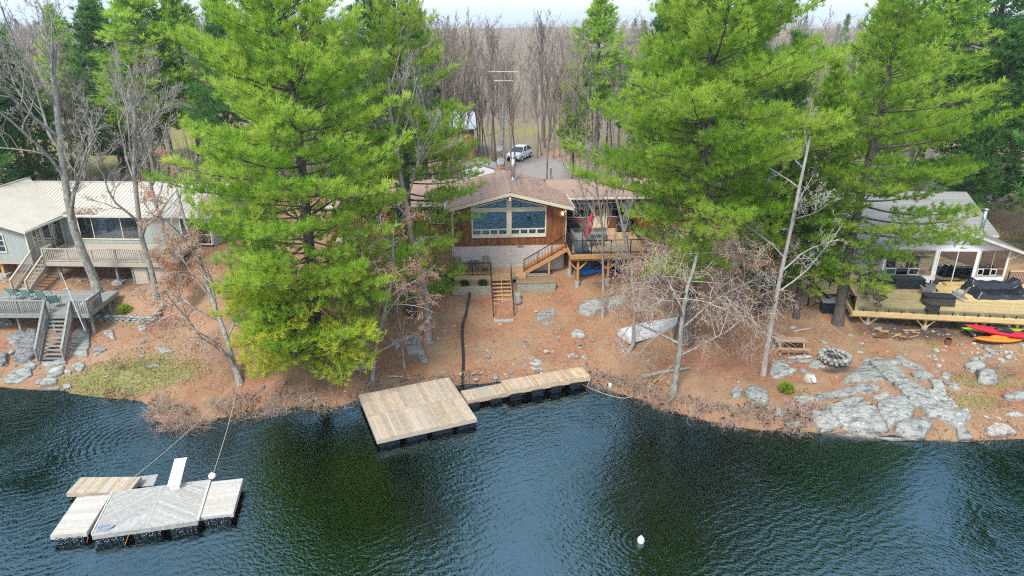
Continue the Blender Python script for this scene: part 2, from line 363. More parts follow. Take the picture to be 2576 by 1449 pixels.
def blob_list():
    L = []
    def b(u, v, rx, ry, ch, k=1.):
        p = GT(u, v); L.append((p.x, p.y, rx, ry, ch, k))
    for u, v, rx, ry, k in [(330, 950, 4.4, 1.5, .95), (400, 905, 2.6, 1.2, .6), (240, 985, 1.5, .8, .7), (330, 815, 1.3, .4, .5), (150, 380, 12, 10, 1), (330, 360, 13, 14, 1), (230, 420, 8, 5, .9), (60, 330, 16, 12, .8),
                            (2560, 620, 3, 8, .45), (2480, 960, 2.6, 1.2, .55), (2330, 990, 1.4, .7, .45), (2450, 1010, 1.8, .9, .6), (2100, 1000, 1.0, .4, .5), (2350, 860, 1.6, .6, .4), (1310, 330, 10, 6, .8), (1480, 345, 9, 6, .6), (2200, 870, .9, .4, .3), (2010, 990, 1, .5, .4)]: b(u, v, rx, ry, 0, k)
    for u, v, rx, ry, k in [(1375, 445, 3.4, 4.2, 1), (1420, 425, 4, 4.5, 1), (1345, 412, 3.5, 4, 1), (1480, 445, 4.6, 3, .9), (1540, 470, 4, 3, .8), (1290, 338, 22, 2.2, 1), (1440, 340, 14, 2.2, 1), (230, 455, 18, 2.4, .8), (2480, 545, 2, 6, .2)]: b(u, v, rx, ry, 1, k)
    for u, v, rx, ry, k in [(1830, 590, 6, 6, 1), (300, 780, 4.5, 1.8, 1), (230, 900, 3.5, 2.2, .7), (480, 880, 4.5, 2.6, .7), (1500, 930, 6, 1.3, .45), (1280, 900, 5, 1.0, .35), (2000, 1030, 4, 1.2, .5), (2500, 600, 6, 12, 1), (1180, 420, 6, 6, 1), (1420, 395, 5, 5, .8), (1750, 960, 5, 1.6, .4), (2300, 960, 5, 3, .5), (70, 860, 3, 2, .5)]: b(u, v, rx, ry, 2, k)
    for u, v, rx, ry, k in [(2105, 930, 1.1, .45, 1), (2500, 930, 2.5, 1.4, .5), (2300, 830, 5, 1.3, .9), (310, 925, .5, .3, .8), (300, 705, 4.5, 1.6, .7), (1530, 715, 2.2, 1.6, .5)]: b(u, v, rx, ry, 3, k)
    return L
def build_ground():
    xs = np.concatenate([-np.geomspace(900, 46, 26), np.arange(-45.5, 45.6, .36), np.geomspace(46, 900, 26)])
    ys = np.concatenate([[-260, -160, -90, -40, -10, 4, 12, 18], np.arange(20, 64, .36), np.geomspace(64.5, 1100, 52)])
    X, Y = np.meshgrid(xs, ys); Z = hgt_np(X.ravel(), Y.ravel())
    near = (np.abs(X.ravel()) < 46) & (Y.ravel() < 66)
    rough = np.array([noise.fractal(Vector((x * .9, y * .9, 0)), 1., 2., 4) if n else 0. for x, y, n in zip(X.ravel(), Y.ravel(), near)])
    Z = Z + rough * .07
    V = np.stack([X.ravel(), Y.ravel(), Z], 1); nx, ny = len(xs), len(ys)
    i = np.arange(nx * ny).reshape(ny, nx); Fc = np.stack([i[:-1, :-1].ravel(), i[:-1, 1:].ravel(), i[1:, 1:].ravel(), i[1:, :-1].ravel()], 1)
    A = np.zeros((len(V), 5))
    for x, y, rx, ry, ch, k in blob_list():
        d2 = ((V[:, 0] - x) / rx) ** 2 + ((V[:, 1] - y) / ry) ** 2; A[:, ch] = np.maximum(A[:, ch], k * np.exp(-d2 * .9))
    far = np.clip((V[:, 1] - 60) / 14, 0, 1); A[:, 4] = far
    m, t, b, o = nodes('needle and leaf strewn ground'); b.inputs['Roughness'].default_value = .95; b.inputs['Specular IOR Level'].default_value = .2
    P = pos(t); n1 = noisef(t, P, .9, 6, .6); n2 = noisef(t, P, 5., 6, .7); n3 = noisef(t, P, 22., 4, .7); n4 = noisef(t, P, 1.7, 5, .65)
    col = mixc(t, ramp(t, n1, [(.35, 0.), (.65, 1.)]), (.31, .14, .075), (.24, .105, .058))
    col = mixc(t, ramp(t, n2, [(.42, 0.), (.68, .8)]), col, (.39, .215, .125))
    col = mixc(t, ramp(t, n3, [(.56, 0.), (.70, .55)]), col, (.14, .08, .052))
    n0 = noisef(t, P, .32, 5, .65); col = mixc(t, ramp(t, n0, [(.42, 0.), (.64, .85)]), col, (.32, .22, .125))
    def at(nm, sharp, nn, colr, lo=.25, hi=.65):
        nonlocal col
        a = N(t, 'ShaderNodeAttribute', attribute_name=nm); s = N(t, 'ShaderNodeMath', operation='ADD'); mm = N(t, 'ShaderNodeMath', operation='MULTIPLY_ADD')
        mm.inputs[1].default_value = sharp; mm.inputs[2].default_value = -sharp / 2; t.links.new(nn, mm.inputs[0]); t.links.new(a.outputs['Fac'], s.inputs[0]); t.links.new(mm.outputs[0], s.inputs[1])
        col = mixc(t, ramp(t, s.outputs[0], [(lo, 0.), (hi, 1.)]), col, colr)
    leafc = mixc(t, ramp(t, n3, [(.40, 0.), (.60, 1.)]), (.27, .155, .09), (.42, .275, .175))
    grassc = mixc(t, ramp(t, n2, [(.35, 0.), (.62, 1.)]), (.15, .16, .035), (.30, .255, .11))
    gravc = mixc(t, ramp(t, n3, [(.40, 0.), (.62, 1.)]), (.33, .30, .27), (.25, .22, .195))
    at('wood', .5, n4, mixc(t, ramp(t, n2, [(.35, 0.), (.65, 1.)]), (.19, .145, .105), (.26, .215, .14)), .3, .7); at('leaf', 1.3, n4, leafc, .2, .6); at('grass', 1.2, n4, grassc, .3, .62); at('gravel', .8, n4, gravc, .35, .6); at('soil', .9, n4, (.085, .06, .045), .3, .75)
    # the lake bed and the wet edge: silt and sunken leaves
    sep = t.nodes.new('ShaderNodeSeparateXYZ'); t.links.new(P, sep.inputs[0])
    zz = N(t, 'ShaderNodeMath', operation='MULTIPLY_ADD'); zz.inputs[1].default_value = .25; zz.inputs[2].default_value = .5; t.links.new(sep.outputs[2], zz.inputs[0])
    bed = mixc(t, ramp(t, n2, [(.4, 0.), (.62, 1.)]), (.10, .052, .024), (.20, .115, .05))
    col = mixc(t, ramp(t, zz.outputs[0], [(.485, 1.), (.515, 0.)]), col, bed)
    t.links.new(col, b.inputs['Base Color']); bumpn(t, b, n3, .6, .04)
    o_ = obj('ground', V, Fc, m, smooth=True); o_['kind'] = 'structure'
    for i, nm in enumerate(('grass', 'gravel', 'leaf', 'soil', 'wood')):
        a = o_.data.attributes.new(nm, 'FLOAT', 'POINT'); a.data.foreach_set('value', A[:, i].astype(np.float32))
    return o_
build_ground()
def build_lake():
    m, t, b, o = nodes('lake water'); t.nodes.remove(b)
    P = pos(t, (1, 1, 1)); 
    # wind ripples: two crossing trains of short waves and a soft chop, plus rings round the float and off the raft
    def wave(rot, sc, dist, dsc, wsc):
        wv = N(t, 'ShaderNodeTexWave', wave_type='BANDS', wave_profile='SIN'); wv.inputs['Scale'].default_value = sc; wv.inputs['Distortion'].default_value = dist
        wv.inputs['Detail'].default_value = 3; wv.inputs['Detail Scale'].default_value = dsc; t.links.new(pos(t, (1, 1, 1), rot=rot), wv.inputs['Vector']); return wv.outputs['Fac']
    def rings(c, sc, rad):
        mp_ = t.nodes.new('ShaderNodeMapping'); mp_.inputs['Location'].default_value = (-c.x, -c.y, 0); t.links.new(P, mp_.inputs[0])
        wv = N(t, 'ShaderNodeTexWave', wave_type='RINGS', rings_direction='SPHERICAL'); wv.inputs['Scale'].default_value = sc; wv.inputs['Distortion'].default_value = .8; wv.inputs['Detail'].default_value = 1
        t.links.new(mp_.outputs[0], wv.inputs['Vector'])
        ln = N(t, 'ShaderNodeVectorMath', operation='LENGTH'); t.links.new(mp_.outputs[0], ln.inputs[0])
        k = N(t, 'ShaderNodeMath', operation='DIVIDE'); t.links.new(ln.outputs['Value'], k.inputs[0]); k.inputs[1].default_value = rad
        mu = N(t, 'ShaderNodeMath', operation='MULTIPLY'); t.links.new(ramp(t, k.outputs[0], [(.0, 1.), (1., 0.)]), mu.inputs[0]); t.links.new(wv.outputs['Fac'], mu.inputs[1]); return mu.outputs[0]
    parts = [(wave(R(62), .72, 9., 1.6, 1), .34), (wave(R(128), 1.25, 10., 2.0, 1), .20), (noisef(t, pos(t, (1, 2.3, 1), rot=R(-28)), 2.4, 4, .6), .95), (noisef(t, pos(t, (1, 1.8, 1), rot=R(20)), 6.5, 3, .6), .30), (noisef(t, pos(t, (1, 1.6, 1)), 15., 2, .6), .07), (rings(G(1610, 1362), 1.3, 2.0), .45), (rings(G(345, 1105), .95, 5.5), .55)]
    acc = None
    for s_, k in parts:
        mu = N(t, 'ShaderNodeMath', operation='MULTIPLY'); mu.inputs[1].default_value = k; t.links.new(s_, mu.inputs[0])
        if acc is None: acc = mu.outputs[0]
        else:
            ad = N(t, 'ShaderNodeMath', operation='ADD'); t.links.new(acc, ad.inputs[0]); t.links.new(mu.outputs[0], ad.inputs[1]); acc = ad.outputs[0]
    # gusts: patches where the ripple is stronger or weaker
    gust = ramp(t, noisef(t, P, .13, 4, .6), [(.38, .22), (.60, 1.)])
    mu = N(t, 'ShaderNodeMath', operation='MULTIPLY'); t.links.new(acc, mu.inputs[0]); t.links.new(gust, mu.inputs[1])
    bp = N(t, 'ShaderNodeBump', Strength=WATER_BUMP, Distance=.12); t.links.new(mu.outputs[0], bp.inputs['Height'])
    gl = N(t, 'ShaderNodeBsdfGlossy', Roughness=.03); gl.inputs[0].default_value = (.55, .88, .98, 1); t.links.new(bp.outputs[0], gl.inputs['Normal'])
    tr = N(t, 'ShaderNodeBsdfTransparent'); fr = N(t, 'ShaderNodeFresnel', IOR=WATER_IOR); t.links.new(bp.outputs[0], fr.inputs['Normal'])
    ms = t.nodes.new('ShaderNodeMixShader'); t.links.new(fr.outputs[0], ms.inputs[0]); t.links.new(tr.outputs[0], ms.inputs[1]); t.links.new(gl.outputs[0], ms.inputs[2]); t.links.new(ms.outputs[0], o.inputs['Surface'])
    va = N(t, 'ShaderNodeVolumeAbsorption', Density=1.5); va.inputs['Color'].default_value = (.22, .36, .30, 1); t.links.new(va.outputs[0], o.inputs['Volume'])
    mb = MB(); mb.box((0, -60, -9), (1800, 240, 18)); ob = mb.build('lake', m); ob['kind'] = 'structure'
WATER_BUMP, WATER_IOR = .30, 2.7
build_lake()
# ------------------------------------------------------------------ growing trees
def unit(a): return a / np.maximum(np.linalg.norm(a, axis=-1, keepdims=True), 1e-9)
def blades(P, D, tone, size, nb, rng, spread=.75, width=.018, up=.25):
    n = len(P); P = np.repeat(P, nb, 0); D = np.repeat(D, nb, 0); tn = np.repeat(tone, nb)
    d = unit(D + spread * unit(rng.normal(size=(n * nb, 3))) + np.array([0, 0, up * .3]))
    L = size * rng.uniform(.65, 1.2, (n * nb, 1)); s = unit(np.cross(d, rng.normal(size=d.shape))) * width
    P = P + rng.normal(size=P.shape) * size * .12
    V = np.stack([P - s, P + s, P + d * L], 1).reshape(-1, 3); Fc = np.arange(len(V)).reshape(-1, 3)
    return V, Fc, np.clip(tn + rng.normal(size=len(tn)) * .07, 0, 1)
def set_tone(o, tone):
    a = o.data.attributes.new('tone', 'FLOAT', 'FACE'); a.data.foreach_set('value', tone.astype(np.float32))
def seg_mesh(S, n):
    """S: rows p0(3) p1(3) r0 r1 -> open n-sided tapered tubes"""
    S = np.asarray(S, float); p0, p1 = S[:, 0:3], S[:, 3:6]; d = unit(p1 - p0)
    ref = np.where(np.abs(d[:, 2:3]) > .9, np.array([[1., 0, 0]]), np.array([[0, 0, 1.]])); a = unit(np.cross(d, ref)); b = np.cross(d, a)
    t = np.arange(n) * 2 * np.pi / n; c, s = np.cos(t)[None, :, None], np.sin(t)[None, :, None]
    ring = a[:, None] * c + b[:, None] * s
    v0 = p0[:, None] + ring * S[:, 6][:, None, None]; v1 = p1[:, None] + ring * S[:, 7][:, None, None]
    V = np.concatenate([v0, v1], 1).reshape(-1, 3); base = (np.arange(len(S)) * 2 * n)[:, None]; k = np.arange(n)[None]; k2 = (k + 1) % n
    Fc = np.stack([base + k, base + k2, base + n + k2, base + n + k], 2).reshape(-1, 4); return V, Fc
def join(parts):
    Vs, Fs, o = [], [], 0
    for V, Fc in parts: Vs.append(V); Fs.append(Fc + o); o += len(V)
    return np.concatenate(Vs), np.concatenate(Fs)
def segs_obj(name, S, mat, parent=None, smooth=True):
    S = np.asarray(S, float); r = S[:, 6]; parts = []
    for lo, hi, n in ((.07, 9, 9), (.025, .07, 5), (0, .025, 3)):
        q = S[(r >= lo) & (r < hi)]
        if len(q): parts.append(seg_mesh(q, n))
    V, Fc = join(parts); return obj(name, V, Fc, mat, parent, smooth)
def pine_parts(seed, H, cb, Rm, trunk_r, whorl=.56, tuft=.30, nb=11, prof=None, skip=.12, bias=None, dens=1., lean=(0, 0), e_lo=-6, e_hi=42, extra=(), tone_mu=.5, width=.018, puff=.13):
    rg = random.Random(seed); rng = np.random.default_rng(seed)
    tr, br, TP, TD, TT = [], [], [], [], []
    n = 16
    def tp(z): k = z / H; return np.array([lean[0] * k * k * H + .12 * math.sin(k * 7 + seed), lean[1] * k * k * H + .10 * math.sin(k * 5 + seed * 2), z])
    for i in range(n):
        a, b = tp(H * i / n), tp(H * (i + 1) / n); f = lambda k: trunk_r * (1 - k) ** .85 + .02 + (trunk_r * .35 * max(0, 1 - k * 14))
        tr.append([*a, *b, f(i / n), f((i + 1) / n)])
    def branch(z, az, L, e0, sag=.0, tone0=.5):
        p0 = tp(z); dh = np.array([math.cos(az), math.sin(az), 0]); sd_ = np.array([-math.sin(az), math.cos(az), 0]); m = max(4, int(L / .7)); pts = []
        wob = rg.uniform(-.12, .12)
        for i in range(m + 1):
            s = i / m; pts.append(p0 + dh * L * s * math.cos(e0) + sd_ * L * wob * s * s + np.array([0, 0, L * s * math.sin(e0) + L * (.16 * s ** 2.2 - sag * math.sin(s * 2.6) * .5)]))
        r0 = .010 + .0085 * L
        for i in range(m): br.append([*pts[i], *pts[i + 1], r0 * (1 - i / m) + .008, r0 * (1 - (i + 1) / m) + .008])
        step = .30 / dens; s = .22 + rg.uniform(0, .08) if L > 1.4 else .05; sgn = 1
        while s < 1.0:
            k = min(int(s * m), m - 1); f = s * m - k; q = pts[k] * (1 - f) + pts[k + 1] * f; td = unit(pts[k + 1] - pts[k])
            tl = min(.30 + .40 * L * (1 - s) ** .7 * rg.uniform(.6, 1.1), 2.0) if L > .9 else .25
            ang = rg.uniform(.6, 1.1) * sgn; dd = unit(td * math.cos(ang) + sd_ * math.sin(ang) + np.array([0, 0, rg.uniform(-.05, .28)])); sgn = -sgn
            e = q + dd * tl; br.append([*q, *e, .011, .005]); nt_ = max(3, int(tl / .125 * dens)); tb = tone0 + rg.uniform(-.2, .2)
            for j in range(nt_):
                g = (j + .6) / nt_
                if tl > .8 and g < .25: continue
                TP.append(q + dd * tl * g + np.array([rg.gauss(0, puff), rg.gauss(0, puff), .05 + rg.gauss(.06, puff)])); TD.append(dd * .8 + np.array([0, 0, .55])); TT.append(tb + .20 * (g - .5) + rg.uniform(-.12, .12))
            s += step / max(L, .6)
        for j in range(3): TP.append(pts[-1] - td * .15 * j); TD.append(td + np.array([0, 0, .5])); TT.append(tone0 + .2)
    z = cb
    while z < H - .3:
        t = (z - cb) / (H - cb); pr = prof(t) if prof else (min(1, .72 + 1.1 * t) if t < .26 else max(.05, (1 - (t - .26) / .74) ** .85))
        k = rg.choice((5, 6, 6, 7)); a0 = rg.uniform(0, 6.28)
        for i in range(k):
            if rg.random() < skip: continue
            az = a0 + i * 6.283 / k + rg.uniform(-.3, .3); L = Rm * pr * rg.uniform(.68, 1.12) * (bias(az, t) if bias else 1.)
            e0 = R(e_lo + (e_hi - e_lo) * t ** 1.3 + rg.uniform(-9, 9)); branch(z + rg.uniform(-.2, .2), az, max(L, .5), e0, .10 * (1 - t), tone_mu + rg.uniform(-.24, .22))
        z += whorl * rg.uniform(.8, 1.2) * (1.15 - .45 * t)
    ntf = len(TP)
    for (ez, az, L, el, tone0) in extra: branch(ez, az, L, R(el), .05, tone0)
    for j in range(5): TP.append(tp(H) - np.array([0, 0, .15 * j])); TD.append(np.array([0, 0, 1.])); TT.append(.7)
    V, Fc, tn = blades(np.array(TP), unit(np.array(TD)), np.clip(np.array(TT), 0, 1), tuft, nb, rng, width=width)
    pine_parts.split = ntf * nb, len(extra); return tr, br, V, Fc, tn
def pine(label, loc, seed, mat=None, bark=None, group=None, name='pine_tree', exmat=None, **kw):
    root = thing(name, label, 'tree', (0, 0, 0), group)
    tr, br, V, Fc, tn = pine_parts(seed, **kw)
    segs_obj('trunk', tr, bark or m_bark_p, root); segs_obj('branch', br, bark or m_bark_p, root)
    if exmat:
        k = pine_parts.split[0]; c = obj('low_boughs', V[3 * k:], Fc[k:] - 3 * k, exmat, root); set_tone(c, tn[k:]); V, Fc, tn = V[:3 * k], Fc[:k], tn[:k]
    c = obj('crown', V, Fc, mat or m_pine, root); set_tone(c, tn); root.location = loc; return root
def grow(seed, H, r0, levels=4, lean=(0, 0), fork=.45, spread=.7, droop=0., kids=(5, 6, 5, 4), ratio=.55, curve=None, up=.25, twig=.006, wob=.16, first=.35, tw=.55):
    """bare broadleaf skeleton -> segments with their level, and the twig tips"""
    rg = random.Random(seed); S, lev, tips = [], [], []
    def walk(p, d, L, r, lv, pts=None):
        wb = wob * (tw if lv == 0 else 1.)
        n = 9 if lv == 0 else (5 if lv < 3 else 3); r1 = max(r * (.45 if lv == 0 else .35), twig); ps = [p]; dd = d
        if pts is not None: ps = [np.array(q, float) for q in pts]; n = len(ps) - 1
        else:
            for i in range(n):
                dd = unit(dd + np.array([rg.gauss(0, wb), rg.gauss(0, wb), rg.gauss(0, wb * .6)]) + np.array([0, 0, (up * .3 if lv > 0 else .05) - droop * lv * .22]))
                ps.append(ps[-1] + dd * L / n)
        for i in range(n):
            flare = r * .35 * max(0, 1 - i * 1.0) if lv == 0 else 0
            S.append([*ps[i], *ps[i + 1], r + (r1 - r) * i / n + flare, r + (r1 - r) * (i + 1) / n]); lev.append(lv)
        if lv >= levels: tips.append(ps[-1]); tips.append((ps[-1] + ps[-2]) / 2); return
        k = kids[min(lv, len(kids) - 1)]
        for j in range(k):
            f = (first if lv == 0 else .25) + (1 - (first if lv == 0 else .25)) * (j + rg.random() * .8) / k; f = min(f, .98); i = min(int(f * n), n - 1); q = ps[i] + (ps[i + 1] - ps[i]) * (f * n - i)
            td = unit(ps[i + 1] - ps[i]); sv = unit(np.cross(td, np.array([rg.gauss(0, 1), rg.gauss(0, 1), rg.gauss(0, 1)])))
            a = rg.uniform(.45, 1.05) * spread / .7; nd = unit(td * math.cos(a) + sv * math.sin(a) + np.array([0, 0, up - droop * lv * .5]))
            rr = r + (r1 - r) * f; walk(q, nd, L * ratio * rg.uniform(.7, 1.15) * (1.15 - .5 * f), max(rr * rg.uniform(.45, .62), twig), lv + 1)
        tips.append(ps[-1])
    walk(np.zeros(3), unit(np.array([lean[0], lean[1], 1.])), H, r0, 0, curve)
    return np.array(S), np.array(lev), np.array(tips)
def bare(label, loc, seed, name='bare_tree', bark=None, twigm=None, buds=None, budn=3, bud=.07, group=None, cut=1, **kw):
    root = thing(name, label, 'tree', (0, 0, 0), group); S, lev, tips = grow(seed, **kw)
    segs_obj('trunk', S[lev <= cut], bark or m_bark_g, root); segs_obj('crown', S[lev > cut], twigm or m_twig, root)
    if buds is not None:
        rng = np.random.default_rng(seed); P = np.repeat(tips, budn, 0); P = P + rng.normal(size=P.shape) * .10
        V, Fc, tn = blades(P, unit(rng.normal(size=P.shape)), rng.random(len(P)), bud, 3, rng, 1., .028); c = obj('buds', V, Fc, buds, root); set_tone(c, tn)
    root.location = loc; return root
# ------------------------------------------------------------------ shared builders
def rectpx(q, z):
    p = [G(u, v, z) for u, v in q]; c = (p[0] + p[1] + p[2] + p[3]) / 4; ex = (p[1] - p[0]) + (p[2] - p[3])
    L = ((p[1] - p[0]).length + (p[2] - p[3]).length) / 2; W = ((p[3] - p[0]).length + (p[2] - p[1]).length) / 2
    return Frame(c, math.atan2(ex.y, ex.x)), L, W, c
_bal = {}
def baluster_mesh(w_, h, mat):
    k = (round(w_, 3), round(h, 3), mat.name)
    if k not in _bal: _bal[k] = MB().box((0, 0, h / 2), (w_, w_, h)).mesh('baluster', mat)
    return _bal[k]
def railing(root, p, q, h, mat, sp=.13, bw=.022, rail=(.05, .06), post=.07, balmat=None, ends=(1, 1), bottom=.1, posts_every=0., label=None, glass=None, capmat=None):
    """top rail (the part) with its bottom rail, posts and balusters; p, q are floor points, sloping for stairs"""
    p, q = Vector(p), Vector(q); up = Vector((0, 0, 1)); r = MB().beam(p + up * h, q + up * h, rail[1], rail[0]).build('railing', capmat or mat, root)
    if label: r['label'] = label
    L = (q - p); n = L.length; MB().beam(p + up * bottom, q + up * bottom, rail[1] * .7, rail[0] * .7).build('bottom_rail', mat, r)
    np_ = int(n / posts_every) if posts_every else 0; ks = ([0.] if ends[0] else []) + [i / (np_ + 1) for i in range(1, np_ + 1)] + ([1.] if ends[1] else [])
    for k in ks:
        c = p + L * k; MB().box((c.x, c.y, c.z + h / 2), (post, post, h + .02)).build('post', mat, r)
    if glass:
        o = L.normalized() * .06; MB().beam(p + up * (h / 2 + .05) + o, q + up * (h / 2 + .05) - o, .012, h - .18).build('glass_panel', glass, r)
    elif sp:
        m_ = max(1, int(n / sp)); me = baluster_mesh(bw, h - bottom, balmat or mat); az = math.atan2(L.y, L.x)
        for i in range(1, m_):
            c = p + L * (i / m_); inst('baluster', me, (c.x, c.y, c.z + bottom), r, az)
    return r
def stairs(root, top, bot, ac, width, n, mt, ms, th=.04, riser=False, depth=.27, mid=False):
    """treads and stringers; ac = unit vector across"""
    top, bot, ac = Vector(top), Vector(bot), Vector(ac); run = (bot - top); fw = Vector((run.x, run.y, 0)).normalized()
    for i in range(n):
        c = top + run * ((i + .5) / n); c.z = top.z + run.z * (i + 1) / (n + 0)
        mb = MB(); a = ac * width / 2; b = fw * depth / 2
        mb.prism([c - a - b, c + a - b, c + a + b, c - a + b], (0, 0, -th)); mb.build('tread', mt, root)
        if riser: MB().prism([c - a - b, c + a - b, c + a - b + Vector((0, 0, -run.z / n - th)), c - a - b + Vector((0, 0, -run.z / n - th))][::-1], fw * -.02).build('riser', ms, root)
    for s in ((-1, 1, 0) if mid else (-1, 1)):
        o = ac * s * (width / 2 + (.022 if s else 0)) - Vector((0, 0, .16)); MB().beam(top + o, bot + o - Vector((0, 0, -.06)), .04, .26 if s else .16).build('stringer', ms, root)
def ring_pts(c, r, n): return [Vector((c[0] + r * math.cos(6.2832 * i / n), c[1] + r * math.sin(6.2832 * i / n), c[2])) for i in range(n)]
def float_tub(mat):                                   # moulded black dock float with ribs
    mb = MB(); mb.hexa([(-.50, -.28, -.42), (.50, -.28, -.42), (.50, .28, -.42), (-.50, .28, -.42), (-.54, -.32, 0), (.54, -.32, 0), (.54, .32, 0), (-.54, .32, 0)])
    for x in (-.32, 0, .32):
        mb.box((x, 0, -.2), (.05, .66, .36))
    for y in (-.12, .12): mb.box((0, y, -.2), (1.11, .05, .36))
    return mb.mesh('float', mat)
TUB = float_tub(m_plastic)
def window(root, FR, x0, x1, z0, z1, y=0., fr=.07, mf=None, mg=None, vert=(), horiz=(), back=m_dark, out=-1, name='window', depth=.06):
    """frame proud of the wall plane y, dark room behind the pane"""
    mf = mf or m_cream; mb = MB(); f = lambda a, b, c, d, e=depth: FR.bx(mb, a, b, y + out * e, y, c, d)
    f(x0 - fr, x1 + fr, z1, z1 + fr); f(x0 - fr, x1 + fr, z0 - fr, z0); f(x0 - fr, x0, z0, z1); f(x1, x1 + fr, z0, z1)
    w_ = mb.build(name, mf, root)
    FR.box('pane', mg or m_glass, w_, x0, x1, y + out * .030, y + out * .024, z0, z1)
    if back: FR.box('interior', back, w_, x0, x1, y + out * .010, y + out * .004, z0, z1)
    for v in vert: FR.box('mullion', mf, w_, v - fr * .3, v + fr * .3, y + out * (depth - .01), y + out * .012, z0, z1)
    for h in horiz: FR.box('mullion', mf, w_, x0, x1, y + out * (depth - .012), y + out * .014, h - fr * .3, h + fr * .3)
    return w_
def adirondack(name, mat, label, group=None):
    r = thing(name, label, 'chair', (0, 0, 0), group)
    for i in range(5):                                # seat slopes down to the back (+y)
        y = -.32 + i * .115; z = .38 - i * .035; MB().beam((-.27, y, z), (.27, y, z), .10, .02).build('seat_slat', mat, r)
    for i in range(6):
        x = (i - 2.5) * .092; h = .78 - .018 * (i - 2.5) ** 2; MB().beam((x * .8, .16, .24), (x * 1.15, .16 + .30 * h / .78, .24 + h), .08, .02, (0, 1, 0)).build('back_slat', mat, r)
    MB().beam((-.26, .27, .52), (.26, .27, .52), .03, .06).build('back_brace', mat, r)
    for s in (-1, 1):
        MB().beam((s * .34, -.40, .56), (s * .34, .30, .55), .13, .024).build('armrest', mat, r)
        MB().box((s * .30, -.34, .275), (.06, .09, .55)).build('leg', mat, r)
        MB().beam((s * .30, .42, .04), (s * .30, -.30, .36), .04, .11).build('leg', mat, r)
    return r
def sling_chair(label, group=None):
    r = thing('sling_chair', label, 'chair', (0, 0, 0), group)
    MB().prism([(-.24, -.26, .40), (.24, -.26, .40), (.24, .22, .36), (-.24, .22, .36)], (0, 0, .02)).build('seat', m_teal, r)
    MB().prism([(-.24, .22, .37), (.24, .22, .37), (.24, .52, .98), (-.24, .52, .98)], (0, -.02, .01)).build('backrest', m_teal, r)
    for s in (-1, 1):
        MB().tube([(s * .26, -.28, .41), (s * .26, .22, .37), (s * .26, .53, 1.0)], .014, 6).build('side_frame', m_black, r)
        MB().tube([(s * .27, -.40, 0), (s * .30, -.30, .58), (s * .30, .05, .62), (s * .27, .34, .58)], .015, 6).build('armrest', m_black, r)
        MB().tube([(s * .27, .46, 0), (s * .28, .05, .60)], .014, 6).build('leg', m_black, r)
    return r
def kayak_mesh(L, W, H, mat, tandem=False):
    V, Fc, n, k = [], [], 16, 10
    for i in range(n + 1):
        t = i / n * 2 - 1; w_ = W / 2 * (max(0, 1 - abs(t) ** 2.4)) ** .8 + .01; rise = .22 * H * t ** 4; h = H * (.55 + .45 * (1 - t * t))
        for j in range(k):
            a = 2 * math.pi * j / k; z = math.sin(a); V.append((t * L / 2, w_ * math.cos(a), H / 2 + rise + h / 2 * (z if z < 0 else z * .75) * (w_ / (W / 2)) ** .4))
    for i in range(n):
        for j in range(k): Fc.append((i * k + j, i * k + (j + 1) % k, (i + 1) * k + (j + 1) % k, (i + 1) * k + j))
    Fc.append(tuple(range(k))[::-1]); Fc.append(tuple(n * k + j for j in range(k)))
    return mesh('hull', V, Fc, mat, True)
def kayak(label, mat, loc, rz, L=3.0, W=.72, H=.34, rot=None, group='kayaks stored under the decks', scupper=True):
    r = thing('kayak', label, 'kayak', loc, group); r.rotation_euler = rot if rot else (0, 0, rz)
    LOC[r.name] = Vector((0, 0, 0)); h = inst('hull', kayak_mesh(L, W, H, mat), (0, 0, 0), r)
    mb = MB(); mb.tube([(-.55, 0, H * .83), (-.25, 0, H * .80), (.35, 0, H * .80), (.62, 0, H * .84)], [.05, .20, .20, .06], 10); mb.build('cockpit', m_black if scupper else mat, r, True)
    for x in (-L * .46, L * .46): MB().tube([(x - .07, 0, H * .78), (x, 0, H * .98), (x + .07, 0, H * .78)], .014, 5).build('handle', m_black, r)
    for s in (-1, 1): MB().tube([(-L * .36, s * W * .34, H * .62), (0, s * W * .50, H * .56), (L * .36, s * W * .34, H * .62)], .016, 5).build('gunwale', mat, r)
    return r
